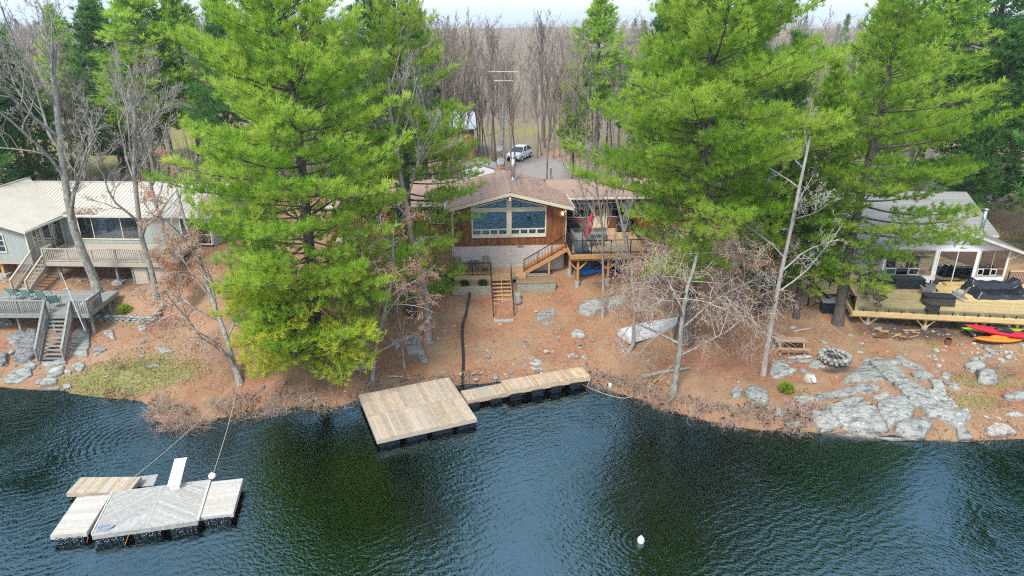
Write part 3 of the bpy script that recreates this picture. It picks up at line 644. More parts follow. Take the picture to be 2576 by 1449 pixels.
# ------------------------------------------------------------------ docks and raft
def dock(label, q, z, mat, rows, across, side, floats, width=.145, th=.038, rim=.19, name='floating_dock', rimmat=None, group=None, rim_gap=0.):
    FR, L, W, c = rectpx(q, z); r = thing(name, label, 'dock', (c.x, c.y, 0), group)
    x, y = L / 2, W / 2
    if across == 'y':
        for i in range(rows):
            a, b = -y + W * i / rows + (.004 if i else 0), -y + W * (i + 1) / rows - (.05 if i < rows - 1 else 0)
            planks('plank', [FR.p(-x, a, z), FR.p(x, a, z), FR.p(x, b, z), FR.p(-x, b, z)], FR.p(0, 1, 0) - FR.p(0, 0, 0), width, th, mat, r, up=(0, 0, 1))
            if i < rows - 1: FR.box('seam_board', mat, r, -x, x, b + .004, b + .048, z - th, z + .012)
    else:
        planks('plank', [FR.p(-x, -y, z), FR.p(x, -y, z), FR.p(x, y, z), FR.p(-x, y, z)], FR.p(1, 0, 0) - FR.p(0, 0, 0), width, th, mat, r, up=(0, 0, 1))
    rm = rimmat or mat; e = .045; zt = z - th - .003
    FR.box('rim_board', rm, r, -x - .01, x + .01, -y - .012, -y - .012 + e, zt - rim, zt); FR.box('rim_board', rm, r, -x - .01, x + .01, y - e + .012, y + .012, zt - rim, zt)
    FR.box('rim_board', rm, r, -x - .012, -x + e - .012, -y + e, y - e, zt - rim, zt); FR.box('rim_board', rm, r, x - e + .012, x + .012, -y + e, y - e, zt - rim, zt)
    for fx, fy, rot in floats:
        p = FR.p(fx * x, fy * y, zt - rim - .01 + .06); inst('float', TUB, p, r, FR.a + (R(90) if rot else 0))
    return r, FR, L, W
MAIN = [(895, 994.5), (1120, 951), (1209, 1049.5), (956.5, 1105.5)]
d1, DF, DL, DW = dock('large square plank dock on black floats in front of the brown cottage', MAIN, .52, m_dock, 2, 'y', None,
    [(-.76, -.86, 0), (-.22, -.86, 0), (.30, -.86, 0), (.80, -.86, 0), (-.86, -.40, 1), (-.86, .05, 1), (-.86, .50, 1), (-.76, .86, 0), (0, .86, 0), (.76, .86, 0), (.86, 0, 1), (.86, .45, 1)])
for i in range(2): DF.box('step_cleat', m_walk, d1, -DL / 2 + .05, -DL / 2 + .62, .05 - i * .34 - .03, .05 - i * .34 + .03, .523, .548)
dock('low grey walkway section beside the square dock', [(1157.7, 983.2), (1261.5, 964.5), (1285, 986), (1176.5, 1008)], .45, m_dock, 1, 'y', None, [(-.7, -.3, 1), (.35, -.3, 1)], rim=.2, rimmat=m_walk, group='dock walkway sections', name='dock_walkway')
w2, WF, WL, WW = dock('long raised walkway section of paler planks reaching the bank', [(1260, 957), (1460.5, 923.3), (1487.5, 944.5), (1279, 983)], .70, m_walk, 1, 'y', None, [(-.82, -.3, 1), (-.30, -.3, 1), (.15, -.3, 1), (.62, -.3, 1), (.90, .3, 1)], rim=.26, rimmat=m_walk, group='dock walkway sections', name='dock_walkway')
for k in (-.28, .42): WF.box('strap', m_ropeo, w2, k * WL / 2, k * WL / 2 + .05, -WW / 2 - .022, WW / 2 + .022, .703, .712)
# moored raft with chevron boards
RQ = [(287.5, 1234), (527.5, 1209), (497.5, 1308), (228.7, 1351.7)]
FR, L, W, c = rectpx(RQ, .5); rc = thing('swim_raft', 'moored raft with grey chevron boards and white edge strips', 'raft', (c.x, c.y, 0)); x, y, z = L / 2, W / 2, .5
ax = FR.p(1, 0, 0) - FR.p(0, 0, 0); ay = FR.p(0, 1, 0) - FR.p(0, 0, 0)
planks('plank', [FR.p(-x + .10, -y + .12, z), FR.p(-.08, -y + .12, z), FR.p(-.08, y - .08, z), FR.p(-x + .10, y - .08, z)], ax * .80 + ay * .60, .14, .035, m_raft, rc, up=(0, 0, 1))
planks('plank', [FR.p(.08, -y + .12, z), FR.p(x - .10, -y + .12, z), FR.p(x - .10, y - .08, z), FR.p(.08, y - .08, z)], ax * .80 - ay * .60, .14, .035, m_raft, rc, up=(0, 0, 1))
FR.box('spine_board', m_raft, rc, -.075, .075, -y + .12, y - .08, z - .035, z + .004)
for a, b, c0, c1 in ((-x, x, -y, -y + .115), (-x, x, y - .075, y), (-x, -x + .095, -y + .12, y - .08), (x - .095, x, -y + .12, y - .08)): FR.box('rim_board', m_raft, rc, a, b, c0, c1, z - .20, z + .006)
for s in (-1, 1): FR.box('bumper_strip', m_whitep, rc, s * x + (-.05 if s < 0 else .004), s * x + (-.004 if s < 0 else .05), -y + .1, y * .92, z - .06, z + .05)
for fx in (-.70, 0, .70):
    for fy in (-.76, .76): inst('float', TUB, FR.p(fx * x, fy * y, z - .15), rc, FR.a)
RAFT = FR; RX, RY = x, y
kw = dict(width=.14, rim=.16, name='raft_section', group='side sections of the moored raft')
dock('bleached narrow raft section on the near left of the chevron raft', [(190, 1251.7), (275, 1243), (220, 1340), (130, 1346.7)], .48, m_raftside, 1, 'x', None, [(0, -.75, 0), (0, 0, 0), (0, .75, 0)], **kw)
dock('bleached raft section on the right of the chevron raft', [(532, 1211.7), (610, 1203), (587.5, 1290.5), (502.5, 1300.5)], .48, m_raftside, 1, 'x', None, [(0, -.75, 0), (0, 0, 0), (0, .75, 0)], **kw)
dock('low raft section of brown and grey boards behind the left one', [(191, 1202), (343.7, 1200.5), (336, 1237), (178.7, 1239)], .36, m_dock, 1, 'y', None, [(-.7, 0, 1), (.0, 0, 1), (.7, 0, 1)], width=.17, rim=.16, name='raft_section', group='side sections of the moored raft')
sl = MB(); q = [G(u, v, .0) for u, v in [(346, 1200), (398, 1193), (386, 1222), (338, 1226)]]; sl.prism([p + Vector((0, 0, .012)) for p in q], (0, 0, -.14)); tag(sl.build('swim_platform', m_conc), 'grey awash slab behind the chevron raft', 'platform')
# white board on the raft
mw, t, b, o = nodes('speckled white board'); n_ = noisef(t, pos(t), 9., 4, .6); t.links.new(mixc(t, ramp(t, n_, [(.62, 0.), (.66, 1.)]), (.80, .80, .80), (.06, .06, .08)), b.inputs['Base Color'])
rb = thing('diving_board', 'white speckled diving board angled up off the chevron raft', 'diving board', RAFT.p(.6, RY - .2, .5)); bx0, by0 = .62, RY - .50
MB().prism([RAFT.p(bx0 - .26, by0, .74), RAFT.p(bx0 + .26, by0, .74), RAFT.p(bx0 + .26, by0 + 1.65, 1.02), RAFT.p(bx0 - .26, by0 + 1.65, 1.02)], (0, 0, .06)).build('board', mw, rb)
mb = MB(); mb.prism([RAFT.p(bx0 - .20, by0 + .05, .507), RAFT.p(bx0 + .20, by0 + .05, .507), RAFT.p(bx0 + .20, by0 + .45, .507), RAFT.p(bx0 - .20, by0 + .45, .507)][::-1], (0, 0, .24)); mb.build('base', m_whitep, rb)
def rope(name, label, pts, r_, mat, sag=.0, n=22, cat='rope'):
    P = []
    for (a, b) in zip(pts[:-1], pts[1:]):
        a, b = Vector(a), Vector(b)
        for i in range(n): k = i / n; P.append(a + (b - a) * k - Vector((0, 0, sag * math.sin(math.pi * k))))
    P.append(Vector(pts[-1])); return tag(MB().tube(P, r_, 5).build(name, mat), label, cat)
tb = GT(604, 966); tb = Vector((tb.x, tb.y, tb.z + .35))
rope('mooring_rope', 'pale rope from the white ball to the leaning tree', [G(534, 1199, .62), tb], .014, m_rope, .25)
rope('mooring_rope', 'long slack rope from the raft corner to the leaning tree', [RAFT.p(-RX + .15, RY, .55), tb], .012, m_rope, .3)
for u, v, u2, v2 in ((324, 1345, 305, 1395), (222, 1352, 216, 1375)): rope('anchor_rope', 'orange anchor rope at the raft %s' % ('front middle' if u > 300 else 'front left corner'), [G(u, v, .33), G(u2, v2, -.3)], .016, m_ropeo)
mb = MB(); 
for k in range(7):
    a = k * .9; mb.tube([RAFT.p(-RX + .42 + .20 * math.cos(a + i * .55) * (1 + .1 * k % 3), -RY + .36 + .14 * math.sin(a + i * .55), .515 + .012 * k) for i in range(12)], .013, 5)
tag(mb.build('rope_coil', m_ropeb), 'coil of blue rope on the raft corner', 'rope')
def ball(name, label, c, rx, rz_, mat, cat):
    r = thing(name, label, cat, c); MB().lathe(c, [(rx * math.cos(a), rz_ * math.sin(a)) for a in [R(d) for d in range(-90, 91, 18)]], 14).build('body', mat, r, True)
    MB().tube([(c[0] - .05, c[1], c[2] + rz_ * .97), (c[0], c[1], c[2] + rz_ + .08), (c[0] + .05, c[1], c[2] + rz_ * .97)], .014, 6).build('eye', mat, r); return r
g = G(534, 1199, .62); ball('mooring_ball', 'white ball buoy on the raft corner', (g.x, g.y, .66), .17, .14, m_whitep, 'buoy')
g = G(1612, 1361, .05); ball('marker_float', 'white marker float alone in open water', (g.x, g.y, .08), .15, .20, m_whitep, 'buoy')
g = GT(1692, 948); rope('shore_rope', 'slack line from the walkway end round the orange-budded tree', [G(1484, 956, .45), G(1476, 972, .05), G(1525, 992, .03), G(1570, 1002, .03), G(1612, 990, .15), (g.x - .1, g.y, g.z + .75), (g.x + .25, g.y - .2, g.z + .72)], .016, m_rope, .03, 8)
# black drain pipe down the bank
pp = [(1184, 724), (1179, 760), (1172, 795), (1164, 820), (1163, 850), (1165, 890), (1166, 912), (1165, 932), (1164, 950), (1163, 972)]
P = []
for u, v in pp: g = GT(u, v); P.append(g + Vector((0, 0, .10)))
P2 = []
for a, b in zip(P[:-1], P[1:]):
    for i in range(14): P2.append(a + (b - a) * i / 14)
P2.append(P[-1]); tag(MB().tube(P2, [.075 if i % 2 else .090 for i in range(len(P2))], 8).build('drain_pipe', m_plastic, None, False), 'black corrugated drain pipe running down the bank to the water', 'pipe')
# ------------------------------------------------------------------ the brown cottage
CF = Frame(At(1281, 600, 47), R(4)); P_ = CF.p
def vx(F_): return F_.p(1, 0, 0) - F_.p(0, 0, 0)
def vy(F_): return F_.p(0, 1, 0) - F_.p(0, 0, 0)
cot = thing('cottage', 'brown cedar cottage with cream-framed picture windows and brown shingle roof', 'house', P_(0, 3, 3.0))
XL, XR, ZB, ZF, ZE, ZA = -4.01, 4.00, 2.3, 4.90, 7.78, 8.74      # walls, base, foundation top, wall top at eaves / apex
gz = lambda x: ZA - (ZA - ZE) * abs(x) / 4.0
# foundation of painted blocks, front and the short left return
CF.box('foundation_core', m_joint, cot, XL + .02, XR - .02, -.032, .4, ZB, ZF - .032)
bl = MB().box((0, 0, 0), (.388, .06, .188)).mesh('block', m_block); bh = MB().box((0, 0, 0), (.188, .06, .188)).mesh('block_half', m_block)
for r_ in range(13):
    zc = ZF - .10 - r_ * .2; x = XL + (.2 if r_ % 2 == 0 else .0)
    if r_ % 2: inst('block', bh, P_(XL + .1, -.008, zc), cot, CF.a); x = XL + .4
    while x < XR - .15:
        if x + .2 > XR: break
        inst('block', bl, P_(x, -.008 + random.uniform(-.002, .002), zc), cot, CF.a); x += .4
CF.box('vent', m_dark, cot, .62, 1.04, -.05, -.03, ZF - .17, ZF - .05)
for i in range(6): CF.box('vent_louvre', m_steel, cot, .64 + i * .066, .68 + i * .066, -.058, -.052, ZF - .165, ZF - .055)
# cedar boards round the window group
wx0, wx1, wz0 = -2.68, 2.66, 5.50
wtop = lambda x: 8.44 - .66 * abs(x) / 2.65
up_ = -vy(CF)
def boards(poly): planks('siding_board', [P_(x, 0, z) for x, z in poly], (0, 0, 1), .150, .03, m_siding, cot, gap=.010, up=up_, jit=.003)
boards([(XL, ZF), (wx0, ZF), (wx0, gz(wx0)), (XL, gz(XL))]); boards([(wx1, ZF), (XR, ZF), (XR, gz(XR)), (wx1, gz(wx1))]); boards([(wx0, ZF), (wx1, ZF), (wx1, wz0), (wx0, wz0)])
boards([(wx0, wtop(wx0)), (0, wtop(0)), (0, ZA), (wx0, gz(wx0))]); boards([(0, wtop(0)), (wx1, wtop(wx1)), (wx1, gz(wx1)), (0, ZA)])
for s, x in ((-1, XL), (1, XR)):
    planks('siding_board', [P_(x, 0, ZF), P_(x, 3.2, ZF), P_(x, 3.2, ZE), P_(x, 0, ZE)], (0, 0, 1), .15, .03, m_siding, cot, gap=.01, up=vx(CF) * s)
    CF.box('corner_board', m_cream if s < 0 else m_siding, cot, x - .05, x + .05, -.045, .0, ZF, ZE)
    CF.box('side_wall', m_block, cot, x - .02, x + .02, .4, 6.3, ZB, ZF)
CF.box('sill_trim', m_siding, cot, XL, XR, -.04, -.004, ZF - .03, ZF + .05)
# window group
wg = thing; 
def bar(root, a, b, wd, y0=-.07, y1=.06, name='mullion', mat=m_cream):
    a, b = P_(a[0], (y0 + y1) / 2, a[1]), P_(b[0], (y0 + y1) / 2, b[1]); return MB().beam(a, b, wd, y1 - y0, up=vy(CF)).build(name, mat, root)
fr = MB(); 
wroot = bar(cot, (wx0, wz0 + .05), (wx1, wz0 + .05), .10, name='window_group')
bar(wroot, (wx0 + .05, wz0 + .1), (wx0 + .05, wtop(wx0) - .03), .10, -.075, .05); bar(wroot, (wx1 - .05, wz0 + .1), (wx1 - .05, wtop(wx1) - .03), .10, -.075, .05)
bar(wroot, (wx0, wtop(wx0) - .04), (0, wtop(0) - .04), .10, -.08, .045); bar(wroot, (0, wtop(0) - .04), (wx1, wtop(wx1) - .04), .10, -.08, .045)
bar(wroot, (-.015, wz0 + .1), (-.015, wtop(0) - .09), .36, -.09, .05)
for s in (-1, 1):
    a, b = (wx0 + .1, -.195) if s < 0 else (.165, wx1 - .1)
    bar(wroot, (a, 7.55), (b, 7.55), .30, -.06, .04); bar(wroot, (a, 6.11), (b, 6.11), .09, -.06, .04); bar(wroot, (a, 5.68), (b, 5.68), .17, -.055, .04)
    CF.box('pane', m_glass, wroot, a, b, -.012, 0, 6.155, 7.40)
    e = [(a, 7.70), (b, 7.70), (b, wtop(b) - .09), (a, wtop(a) - .09)]; MB().prism([P_(x, 0, z) for x, z in e], -vy(CF) * .012).build('pane', m_glass, wroot)
    n = 4
    for i in range(n):
        c0, c1 = a + (b - a) * i / n, a + (b - a) * (i + 1) / n
        CF.box('pane', m_glass, wroot, c0 + .06, c1 - .06, -.012, 0, 5.765, 6.065)
        if i: bar(wroot, (c0, 5.765), (c0, 6.065), .12, -.05, .04)
# the room behind the glass
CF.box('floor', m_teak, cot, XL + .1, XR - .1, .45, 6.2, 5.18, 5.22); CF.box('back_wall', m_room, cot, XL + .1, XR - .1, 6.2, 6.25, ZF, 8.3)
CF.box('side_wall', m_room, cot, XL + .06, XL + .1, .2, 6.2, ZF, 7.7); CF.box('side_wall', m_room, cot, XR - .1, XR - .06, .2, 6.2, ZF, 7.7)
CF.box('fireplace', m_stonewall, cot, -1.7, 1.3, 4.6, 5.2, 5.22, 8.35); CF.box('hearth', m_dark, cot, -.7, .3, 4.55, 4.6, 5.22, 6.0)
lp = thing('table_lamp', 'table lamp with cream shade behind the left picture window', 'lamp', P_(-.85, 1.0, 5.98)); MB().lathe(P_(-.85, 1.0, 5.98), [(.10, 0), (.10, .03), (.03, .08), (.03, .4)], 10).build('base', m_steel, lp); MB().lathe(P_(-.85, 1.0, 6.36), [(.20, 0), (.13, .32)], 14).build('lamp_shade', m_shade, lp)
st = thing('side_table', 'dark side table under the table lamp', 'table', P_(-.85, 1.0, 5.22)); CF.box('tabletop', m_teak, st, -1.2, -.5, .7, 1.3, 5.93, 5.975)
for x in (-1.15, -.55):
    for y in (.75, 1.25): CF.box('leg', m_teak, st, x - .025, x + .025, y - .025, y + .025, 5.22, 5.93)
for i, (x, y, lab) in enumerate([(-2.05, .95, 'pale armchair behind the left picture window'), (1.05, 1.0, 'dark armchair behind the right picture window')]):
    ar = thing('armchair', lab, 'armchair', P_(x, y, 5.22)); mm = m_cushion if i == 0 else m_char
    CF.box('seat', mm, ar, x - .35, x + .35, y - .3, y + .4, 5.40, 5.66); CF.box('backrest', mm, ar, x - .38, x + .38, y - .42, y - .28, 5.40, 6.22)
    for s in (-1, 1): CF.box('armrest', mm, ar, x + s * .44 - .08, x + s * .44 + .08, y - .3, y + .4, 5.34, 5.86)
wp = thing('paper_notice', 'white paper standing behind the right picture window', 'paper', P_(1.9, .42, 6.17)); CF.box('sheet', m_whitep, wp, 1.78, 2.02, .2, .21, 6.18, 6.50); CF.box('stand', m_char, wp, 1.75, 2.05, .12, .30, 6.16, 6.178)
# roofs: every course of shingle its own strip
ZR, OV = 9.0, 4.47
sl_ = .25
def course(poly, down, th=.03, w_=.155, mat=m_shingle, root=cot, tilt=.012):
    """poly on the roof plane; strips run level, each lapping the one below"""
    poly = [Vector(p) for p in poly]; n = (poly[1] - poly[0]).cross(poly[2] - poly[0]).normalized(); n = n if n.z > 0 else -n
    al = n.cross(Vector(down)).normalized(); return planks('shingle_course', poly, al, w_, th, mat, root, gap=0., up=n, jit=.0015, tilt=tilt)
YB = 6.7
for s in (-1, 1):
    e = (s * OV, ZR - sl_ * OV)
    MB().prism([P_(0, -.86, ZR - .06), P_(e[0], -.86, e[1] - .06), P_(e[0], YB, e[1] - .06), P_(0, YB, ZR - .06)], (0, 0, -.08)).build('roof_deck', m_cream, cot)
    course([P_(0, -.9, ZR), P_(e[0], -.9, e[1]), P_(e[0], YB, e[1]), P_(0, YB, ZR)], vx(CF) * s)
    MB().beam(P_(s * .0, -.93, ZR - .15), P_(e[0], -.93, e[1] - .15), .045, .22, (0, 0, 1)).build('fascia', m_cream, cot)
    CF.box('gutter', m_gutter, cot, e[0] + (s > 0) * .0 - (s < 0) * .1, e[0] + (s > 0) * .1, -.85, 3.0, e[1] - .16, e[1] - .05)
    CF.box('beam_end', m_cream, cot, s * 3.9 - .06, s * 3.9 + .06, -.86, -.1, 7.52, 7.70)
    CF.box('downspout', m_gutter, cot, s * 4.07 - .03, s * 4.07 + .03, -.12, -.06, 3.3 if s < 0 else 5.0, 7.6)
CF.box('ridge_beam', m_cream, cot, -.08, .08, -.90, .3, ZR - .62, ZR - .32)
MB().prism([P_(-.14, -.9, ZR - .012), P_(0, -.9, ZR + .035), P_(.14, -.9, ZR - .012)], vy(CF) * (YB + .9)).build('ridge_cap', m_shingle, cot)
MB().prism([P_(-4.3, YB - .1, 7.8), P_(4.3, YB - .1, 7.8), P_(0, YB - .1, ZR - .1)], vy(CF) * .05).build('rear_gable', m_siding, cot)
# wings
def wing(x0, x1, ye, ze, yr, zr, yb, sgn):
    zb = ze
    course([P_(x0, ye, ze), P_(x1, ye, ze), P_(x1, yr, zr), P_(x0, yr, zr)], -vy(CF)); course([P_(x0, yr, zr), P_(x1, yr, zr), P_(x1, yb, zb), P_(x0, yb, zb)], vy(CF), w_=.3)
    MB().prism([P_(x0, ye, ze - .06), P_(x1, ye, ze - .06), P_(x1, yr, zr - .06), P_(x0, yr, zr - .06)], (0, 0, -.05)).build('soffit', m_cream, cot)
    CF.box('fascia', m_cream, cot, x0, x1, ye - .03, ye + .01, ze - .24, ze - .035); CF.box('gutter', m_gutter, cot, x0, x1, ye - .13, ye - .035, ze - .17, ze - .06)
    for x in (x0, x1): MB().prism([P_(x, ye + .3, ze - .3), P_(x, yb - .3, zb - .3), P_(x, yr, zr - .1)], vx(CF) * .04).build('gable_end', m_siding, cot)
    MB().prism([P_(x0, yr - .14, zr - .03), P_(x0, yr, zr + .03), P_(x0, yr + .14, zr - .03)], vx(CF) * (x1 - x0)).build('ridge_cap', m_shingle, cot)
wing(-13.2, -3.2, 2.3, 7.45, 6.05, 8.42, 9.8, -1); wing(3.2, 12.5, 2.55, 7.72, 5.45, 8.42, 8.4, 1)
# left wing wall
planks('siding_board', [P_(-12.9, 2.75, ZF), P_(XL - .02, 2.75, ZF), P_(XL - .02, 2.75, 7.35), P_(-12.9, 2.75, 7.35)], (0, 0, 1), .2, .03, m_siding, cot, gap=.012, up=up_)
CF.box('foundation_wall', m_block, cot, -12.8, XL - .04, 2.74, 2.9, 2.3, ZF - .01)
window(cot, CF, -10.6, -9.4, 5.9, 7.0, 2.70, mg=m_glassd); window(cot, CF, -8.2, -6.9, 5.9, 7.0, 2.70, mg=m_glassd); window(cot, CF, -5.7, -4.7, 5.9, 7.0, 2.70, mg=m_glassd)
# screened porch on the right wing
YP = 3.55
CF.box('wainscot_core', m_dark, cot, 4.05, 12.2, YP + .02, YP + .08, 5.0, 7.4)
planks('siding_board', [P_(4.05, YP, 5.02), P_(6.66, YP, 5.02), P_(6.66, YP, 5.85), P_(4.05, YP, 5.85)], (0, 0, 1), .15, .03, m_siding, cot, up=up_)
planks('siding_board', [P_(7.68, YP, 5.02), P_(12.2, YP, 5.02), P_(12.2, YP, 5.85), P_(7.68, YP, 5.85)], (0, 0, 1), .15, .03, m_siding, cot, up=up_)
planks('siding_board', [P_(4.05, YP, 7.0), P_(12.2, YP, 7.0), P_(12.2, YP, 7.5), P_(4.05, YP, 7.5)], (1, 0, 0), .16, .03, m_siding, cot, up=up_)
for x in (4.15, 5.2, 6.6, 7.74, 9.2, 10.6, 12.1): CF.box('porch_post', m_cream, cot, x - .06, x + .06, YP - .06, YP + .015, 5.02 if x in (6.6, 7.74) else 5.87, 7.5)
for a, b in ((4.21, 5.14), (5.26, 6.54), (7.80, 9.14), (9.26, 10.54), (10.66, 12.04)):
    CF.box('screen', m_glassd, cot, a, b, YP - .01, YP, 5.93, 6.98); CF.box('sill', m_cream, cot, a, b, YP - .05, YP + .0, 5.865, 5.925)
CF.box('porch_header', m_cream, cot, 4.1, 12.2, YP - .05, YP - .002, 6.985, 7.06)
dr = CF.box('door', m_cream, cot, 6.70, 7.62, YP - .055, YP - .005, 5.03, 6.97); CF.box('door_glass', m_glassd, dr, 6.84, 7.48, YP - .065, YP - .058, 5.95, 6.85); CF.box('door_backing', m_dark, dr, 6.84, 7.48, YP - .0575, YP - .0555, 5.95, 6.85)
MB().lathe(P_(6.80, YP - .075, 5.98), [(.03, 0), (.035, .03), (.02, .05)], 8).build('handle', m_steel, dr)
# wall lamp, lit
wl_ = thing('wall_lantern', 'small lit wall lantern at the right corner of the cedar front', 'lamp', P_(3.80, -.06, 7.15)); CF.box('bracket', m_black, wl_, 3.77, 3.83, -.10, -.032, 7.30, 7.36); MB().lathe(P_(3.80, -.13, 7.12), [(.05, 0), (.065, .02), (.065, .16), (.03, .20)], 8).build('lamp_glass', m_lampl, wl_)
# chimney pipe
cp_ = thing('chimney_pipe', 'shiny steel chimney pipe on the brown roof', 'chimney', P_(.55, 3.9, 8.86)); MB().lathe(P_(.55, 3.9, 8.82), [(.32, 0), (.22, .10), (.17, .14)], 16).build('flashing', m_steel, cp_, True); MB().lathe(P_(.55, 3.9, 8.9), [(.155, 0), (.155, 1.55)], 18).build('pipe', m_steel, cp_, True)
MB().lathe(P_(.55, 3.9, 10.45), [(.155, 0), (.20, .03), (.20, .05), (.155, .06), (.155, .10), (.23, .12), (.23, .17), (.05, .20)], 18).build('cap', m_steel, cp_, True); MB().lathe(P_(.55, 3.9, 9.75), [(.168, 0), (.168, .05)], 18).build('band', m_steel, cp_)
# ------------------------------------------------------------------ terrace, stairs, raised deck
ter = thing('terrace', 'low cedar terrace with black railing under the block wall', 'deck', P_(-1.5, -.9, 2.9)); TZ = 3.2
planks('deck_board', [P_(-4.05, -1.72, TZ), P_(1.05, -1.72, TZ), P_(1.05, -.05, TZ), P_(-4.05, -.05, TZ)], vx(CF), .145, .04, m_deckc, ter, up=(0, 0, 1))
CF.box('rim_joist', m_deckc, ter, -4.06, 1.06, -1.76, -1.725, TZ - .24, TZ - .02); CF.box('skirt_board', m_timber, ter, -4.06, -1.42, -1.80, -1.765, TZ - .50, TZ - .22)
railing(ter, P_(-4.0, -1.62, TZ), P_(-1.42, -1.62, TZ), .95, m_black, .115, .018, posts_every=1.35); railing(ter, P_(-4.0, -.12, TZ), P_(-4.0, -1.62, TZ), .95, m_black, .115, .018, ends=(1, 0))
ls = thing('bank_stairs', 'cedar open-tread stairs with thin black handrails down the bank', 'stairs', P_(-.75, -3.4, 1.3)); stairs(ls, P_(-.70, -1.80, TZ - .02), P_(-.70, -5.0, 1.22), vx(CF), 1.28, 11, m_deckc, m_newwood, .045, depth=.20, mid=True)
for s in (-1, 1):
    x = -.70 + s * .70; a, b = P_(x, -1.75, TZ - .05), P_(x, -4.95, 1.32)
    r = MB().beam(a + Vector((0, 0, .92)), b + Vector((0, 0, .86)), .05, .05).build('handrail', m_black, ls)
    for p, h in ((a, .98), (b, .90), ((a + b) / 2, .9)): MB().box((p.x, p.y, p.z + h / 2), (.05, .05, h)).build('post', m_black, r)
    MB().beam(a + Vector((0, 0, .12)), b + Vector((0, 0, .12)), .03, .03).build('bottom_rail', m_black, r)
g = GT(1267, 811); sb = MB(); sb.box((g.x, g.y + .1, g.z + .03), (1.3, .34, .10), .03); tag(sb.build('landing_slab', m_conc), 'pale slab at the foot of the bank stairs', 'slab')
rs = thing('side_stairs', 'orange-stained stairs with black railing climbing along the block wall', 'stairs', P_(2.5, -.75, 3.2)); stairs(rs, P_(4.02, -.62, 5.0), P_(.95, -.62, TZ), vy(CF), 1.0, 10, m_tread, m_newwood, .045, riser=True, depth=.30)
railing(rs, P_(3.95, -1.12, 5.0), P_(.98, -1.12, TZ + .03), .92, m_black, .125, .018, posts_every=1.7)
CF.box('stringer_post', m_newwood, rs, 2.72, 2.84, -1.12, -1.0, 2.55, 4.02); CF.box('footing', m_conc, rs, 2.62, 2.94, -1.2, -.92, 2.2, 2.6)
dk = thing('raised_deck', 'raised cedar deck on timber posts beside the cottage', 'deck', P_(6.5, 0, 2.0)); DZ = 5.0; dx0, dx1, dy0, dy1 = 4.06, 9.6, -2.85, 3.45
planks('deck_board', [P_(dx0, dy0, DZ), P_(dx1, dy0, DZ), P_(dx1, dy1, DZ), P_(dx0, dy1, DZ)], vx(CF), .145, .04, m_deckc, dk, up=(0, 0, 1))
CF.box('rim_joist', m_newwood, dk, dx0 - .02, dx1 + .02, dy0 - .045, dy0 - .003, DZ - .29, DZ - .02); CF.box('rim_joist', m_newwood, dk, dx0 - .045, dx0 - .003, dy0, -.15, DZ - .29, DZ - .045); CF.box('beam', m_newwood, dk, dx0, dx1, dy0 + .25, dy0 + .39, DZ - .52, DZ - .30)
for i in range(11): CF.box('joist', m_newwood, dk, dx0 + .3 + i * .48, dx0 + .34 + i * .48, dy0 + .01, dy1, DZ - .27, DZ - .045)
for x, y in ((4.62, -2.53), (6.75, -2.53), (8.75, -2.53), (4.3, -.9), (6.9, .3)):
    g = P_(x, y, 0); z0 = hgt(g.x, g.y); CF.box('post', m_newwood, dk, x - .075, x + .075, y - .075, y + .075, z0 + .35, DZ - .525)
    MB().lathe((g.x, g.y, z0 - .2), [(.17, 0), (.17, .62)], 14).build('pier', m_conc, dk)
    if y < -2:
        for s in (-1, 1): MB().beam(P_(x + s * .07, y, DZ - 1.15), P_(x + s * .62, y, DZ - .60), .08, .09).build('brace', m_newwood, dk)
railing(dk, P_(dx0 + .05, dy0 + .06, DZ), P_(dx1 - .05, dy0 + .06, DZ), 1.0, m_black, 0, .02, posts_every=1.6, glass=m_glassr); railing(dk, P_(dx0 + .05, -.2, DZ), P_(dx0 + .05, dy0 + .10, DZ), 1.0, m_black, .11, .02, ends=(1, 0))
railing(dk, P_(dx1 - .05, dy0 + .06, DZ), P_(dx1 - .05, dy1, DZ), 1.0, m_black, 0, .02, posts_every=1.6, glass=m_glassr, ends=(0, 1))
# furniture on the raised deck
um = thing('cantilever_umbrella', 'closed red cantilever umbrella on a black arched pole', 'umbrella', P_(4.95, -2.15, DZ))
CF.box('base_slab', m_char, um, 4.45, 5.45, -2.55, -1.72, DZ + .01, DZ + .14); MB().lathe(P_(4.95, -2.14, DZ + .14), [(.14, 0), (.10, .10), (.05, .14)], 10).build('base_collar', m_char, um)
arc = [P_(4.95, -2.14, DZ + .2), P_(4.97, -2.0, DZ + 1.5), P_(5.08, -1.8, DZ + 2.1), P_(5.3, -1.5, DZ + 2.42), P_(5.62, -1.2, DZ + 2.52), P_(5.78, -1.1, DZ + 2.5)]; MB().tube(arc, .04, 8).build('pole', m_black, um, True)
tp_, bt = P_(5.75, -1.1, DZ + 2.44), P_(5.22, -1.75, DZ + .85); V, Fc, nn = [], [], 14
prof = [(.0, .05), (.06, .10), (.25, .17), (.5, .20), (.75, .17), (.92, .15), (1., .05)]; dd = (bt - tp_); ax_ = dd.cross(Vector((0, 1, 0))).normalized(); ay_ = dd.normalized().cross(ax_)
mb = MB()
for i, (k, rr) in enumerate(prof):
    for j in range(nn): a = 6.2832 * j / nn; q = rr * (1 + .28 * (-1) ** j); mb.v.append(tp_ + dd * k + (ax_ * math.cos(a) + ay_ * math.sin(a)) * q)
for i in range(len(prof) - 1):
    for j in range(nn): mb.f.append((i * nn + j, i * nn + (j + 1) % nn, (i + 1) * nn + (j + 1) % nn, (i + 1) * nn + j))
